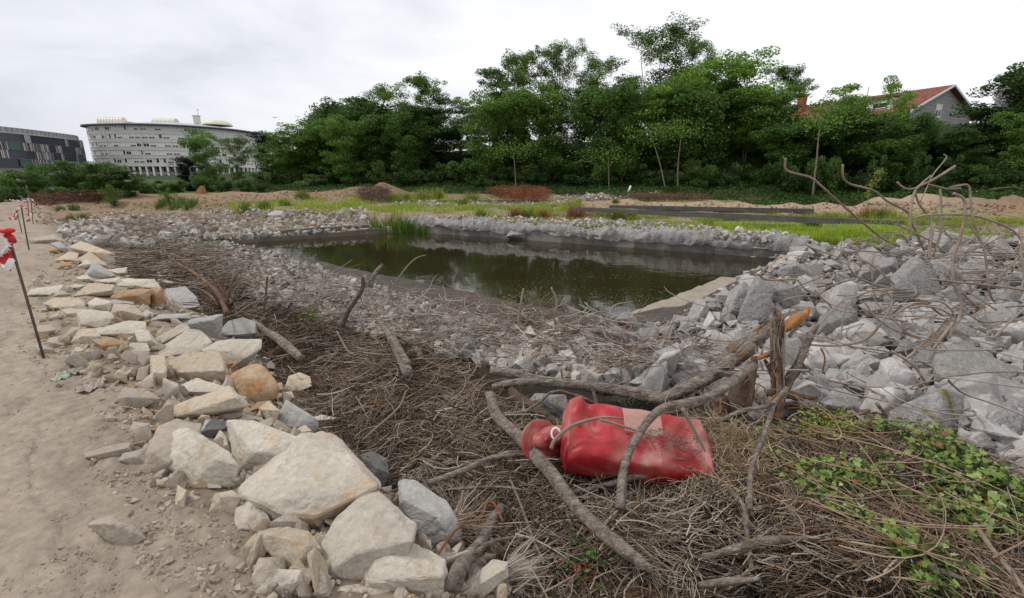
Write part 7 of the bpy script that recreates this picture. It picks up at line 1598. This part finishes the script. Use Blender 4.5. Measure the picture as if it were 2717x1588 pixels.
post('C1',(478,900),(490,955),.35,M_bwall,'pale_stump','short pale stump beside the lamp post','stump',D=60)
post('C1',(250,870),(282,1000),.09,M_barkL,'wooden_pole','leaning wooden pole behind the far stakes','pole',D=38)
post('C1',(768,955),(780,990),.07,M_white,'white_post','small white post at the far bend of the path','post',D=42)
post('C1',(655,200) if 0 else (610,975),(596,1000),.05,M_white,'white_marker','tiny white marker left of the lone bush','post',D=42)
(fx,fy),=S('P',[(1552,458)]); post('P',(1552,458),(1545,476),.10,M_white,'white_board','white board leaning at the foot of the wooded bank','board')
post('P',(1615,470),(1611,487),.12,M_barkL,'broken_stake','pale broken stake standing in the brown branches','stake'); post('P',(1627,478),(1625,488),.10,M_barkL,'broken_stump','short pale broken stump right of the broken stake','stump')
trace('P',[(1560,480),(1590,478),(1625,474)],[.06,.07,.05],M_woodorange,'timber','orange brown timber lying behind the sandy bank','timber',lift=.3)
trace('C13',[(0,0),(1,1)],.001,M_wood,'x','x','x') if 0 else None
trace('P',[(2330,468),(2400,472),(2480,462),(2520,466)],[.05,.07,.05],M_woodred,'timber','reddish timbers lying at the foot of the bank on the right','timber',lift=.2)
trace('P',[(1185,478),(1205,490),(1225,500)],[.03,.04,.04],M_barkL,'stick','pale stick leaning on the reddish brush pile','stick',lift=.5)
h_lab='orange brown slab leaning among the brush before the office building hedge'
(sx,sy),=S('C1',[(1900,940)]); P,t,_=hit([sx],[sy+4]); b=P[0]; mb=MB(); w=90/3.6/F*t[0]; mb.hexa([(-w*.6,-.3,-.3),(w*.4,-.3,-.3),(w*.5,.5,-.3),(-w*.5,.5,-.3)],[(w*.35,-.1,w*.85),(w*.5,-.1,w*.8),(w*.5,.3,w*.75),(w*.38,.3,w*.8)]); o=mb.build('leaning_slab',nmat('orange_slab',(.34,.19,.08),.9,var=(.27,.16,.08),bump=.4),None); o.location=b; tag(o,h_lab,'slab')
# cloth scraps on the crumbled dirt
def cloth(x,y,w,dpt,mat,lab,seed):
    (sx,sy),=S('C9',[(x,y)]); P,t,_=hit([sx],[sy],Hf=Hfull); c=P[0]; n=26; g=np.linspace(-.5,.5,n); X,Y=np.meshgrid(g,g,indexing='ij'); ang=np.arctan2(Y,X); lim=.42+.12*fbm(np.cos(ang)*1.5+seed,np.sin(ang)*1.5,oct=2,seed=seed); rr=np.hypot(X,Y); sc=np.minimum(1,lim/np.maximum(rr,1e-3)); X=X*sc;Y=Y*sc
    Z=.07*np.abs(fbm(X*5+seed,Y*5,oct=3,seed=seed))+.025; V=np.stack([X*w,Y*dpt,Z*w/.2+.0],-1).reshape(-1,3); i=np.arange(n-1)[:,None];j=np.arange(n-1)[None]; f=np.stack([i*n+j,(i+1)*n+j,(i+1)*n+j+1,i*n+j+1],-1).reshape(-1,4); V[:,2]=np.minimum(V[:,2],.10)-.012
    o=mesh_obj('cloth_scrap',V,f,mat,smooth=True); o.location=c; tag(o,lab,'cloth')
cloth(368,215,.13,.28,nmat('pale_green_cloth',(.45,.48,.38),.9,var=(.36,.38,.30)),'pale green scrap of cloth on the crumbled edge of the path',5)
cloth(450,198,.20,.10,nmat('olive_cloth',(.33,.32,.25),.9),'dusty olive scrap of cloth right of the pale green one',7)
cloth(505,290,.19,.18,nmat('dusty_cloth',(.42,.36,.31),.9,var=(.36,.31,.26)),'crumpled dust coloured cloth below the green scrap',9)
for i,(sx_,sy_) in enumerate([(729.5,313),(790,311)]):
    p=ray(sx_,sy_)*120+np.array([0,0,CAMZ]); mb=MB(); mb.add([(0,0,0),(.5,.1,.25),(.9,.05,.05),(.45,.3,.18),(-.5,.1,.25),(-.9,.05,.05),(-.45,.3,.18),(0,-.5,-.05),(0,.6,0)],[(0,1,3),(1,2,3),(0,6,4),(4,6,5),(7,0,8)]); mb.tube([(0,-.4,0),(0,0,.02),(0,.5,0)],[.05,.12,.03],6); o=mb.build('bird',M_dkedge); o.location=p; tag(o,'tiny dark bird flying in the sky, the '+('left' if i==0 else 'right')+' one of two','bird')
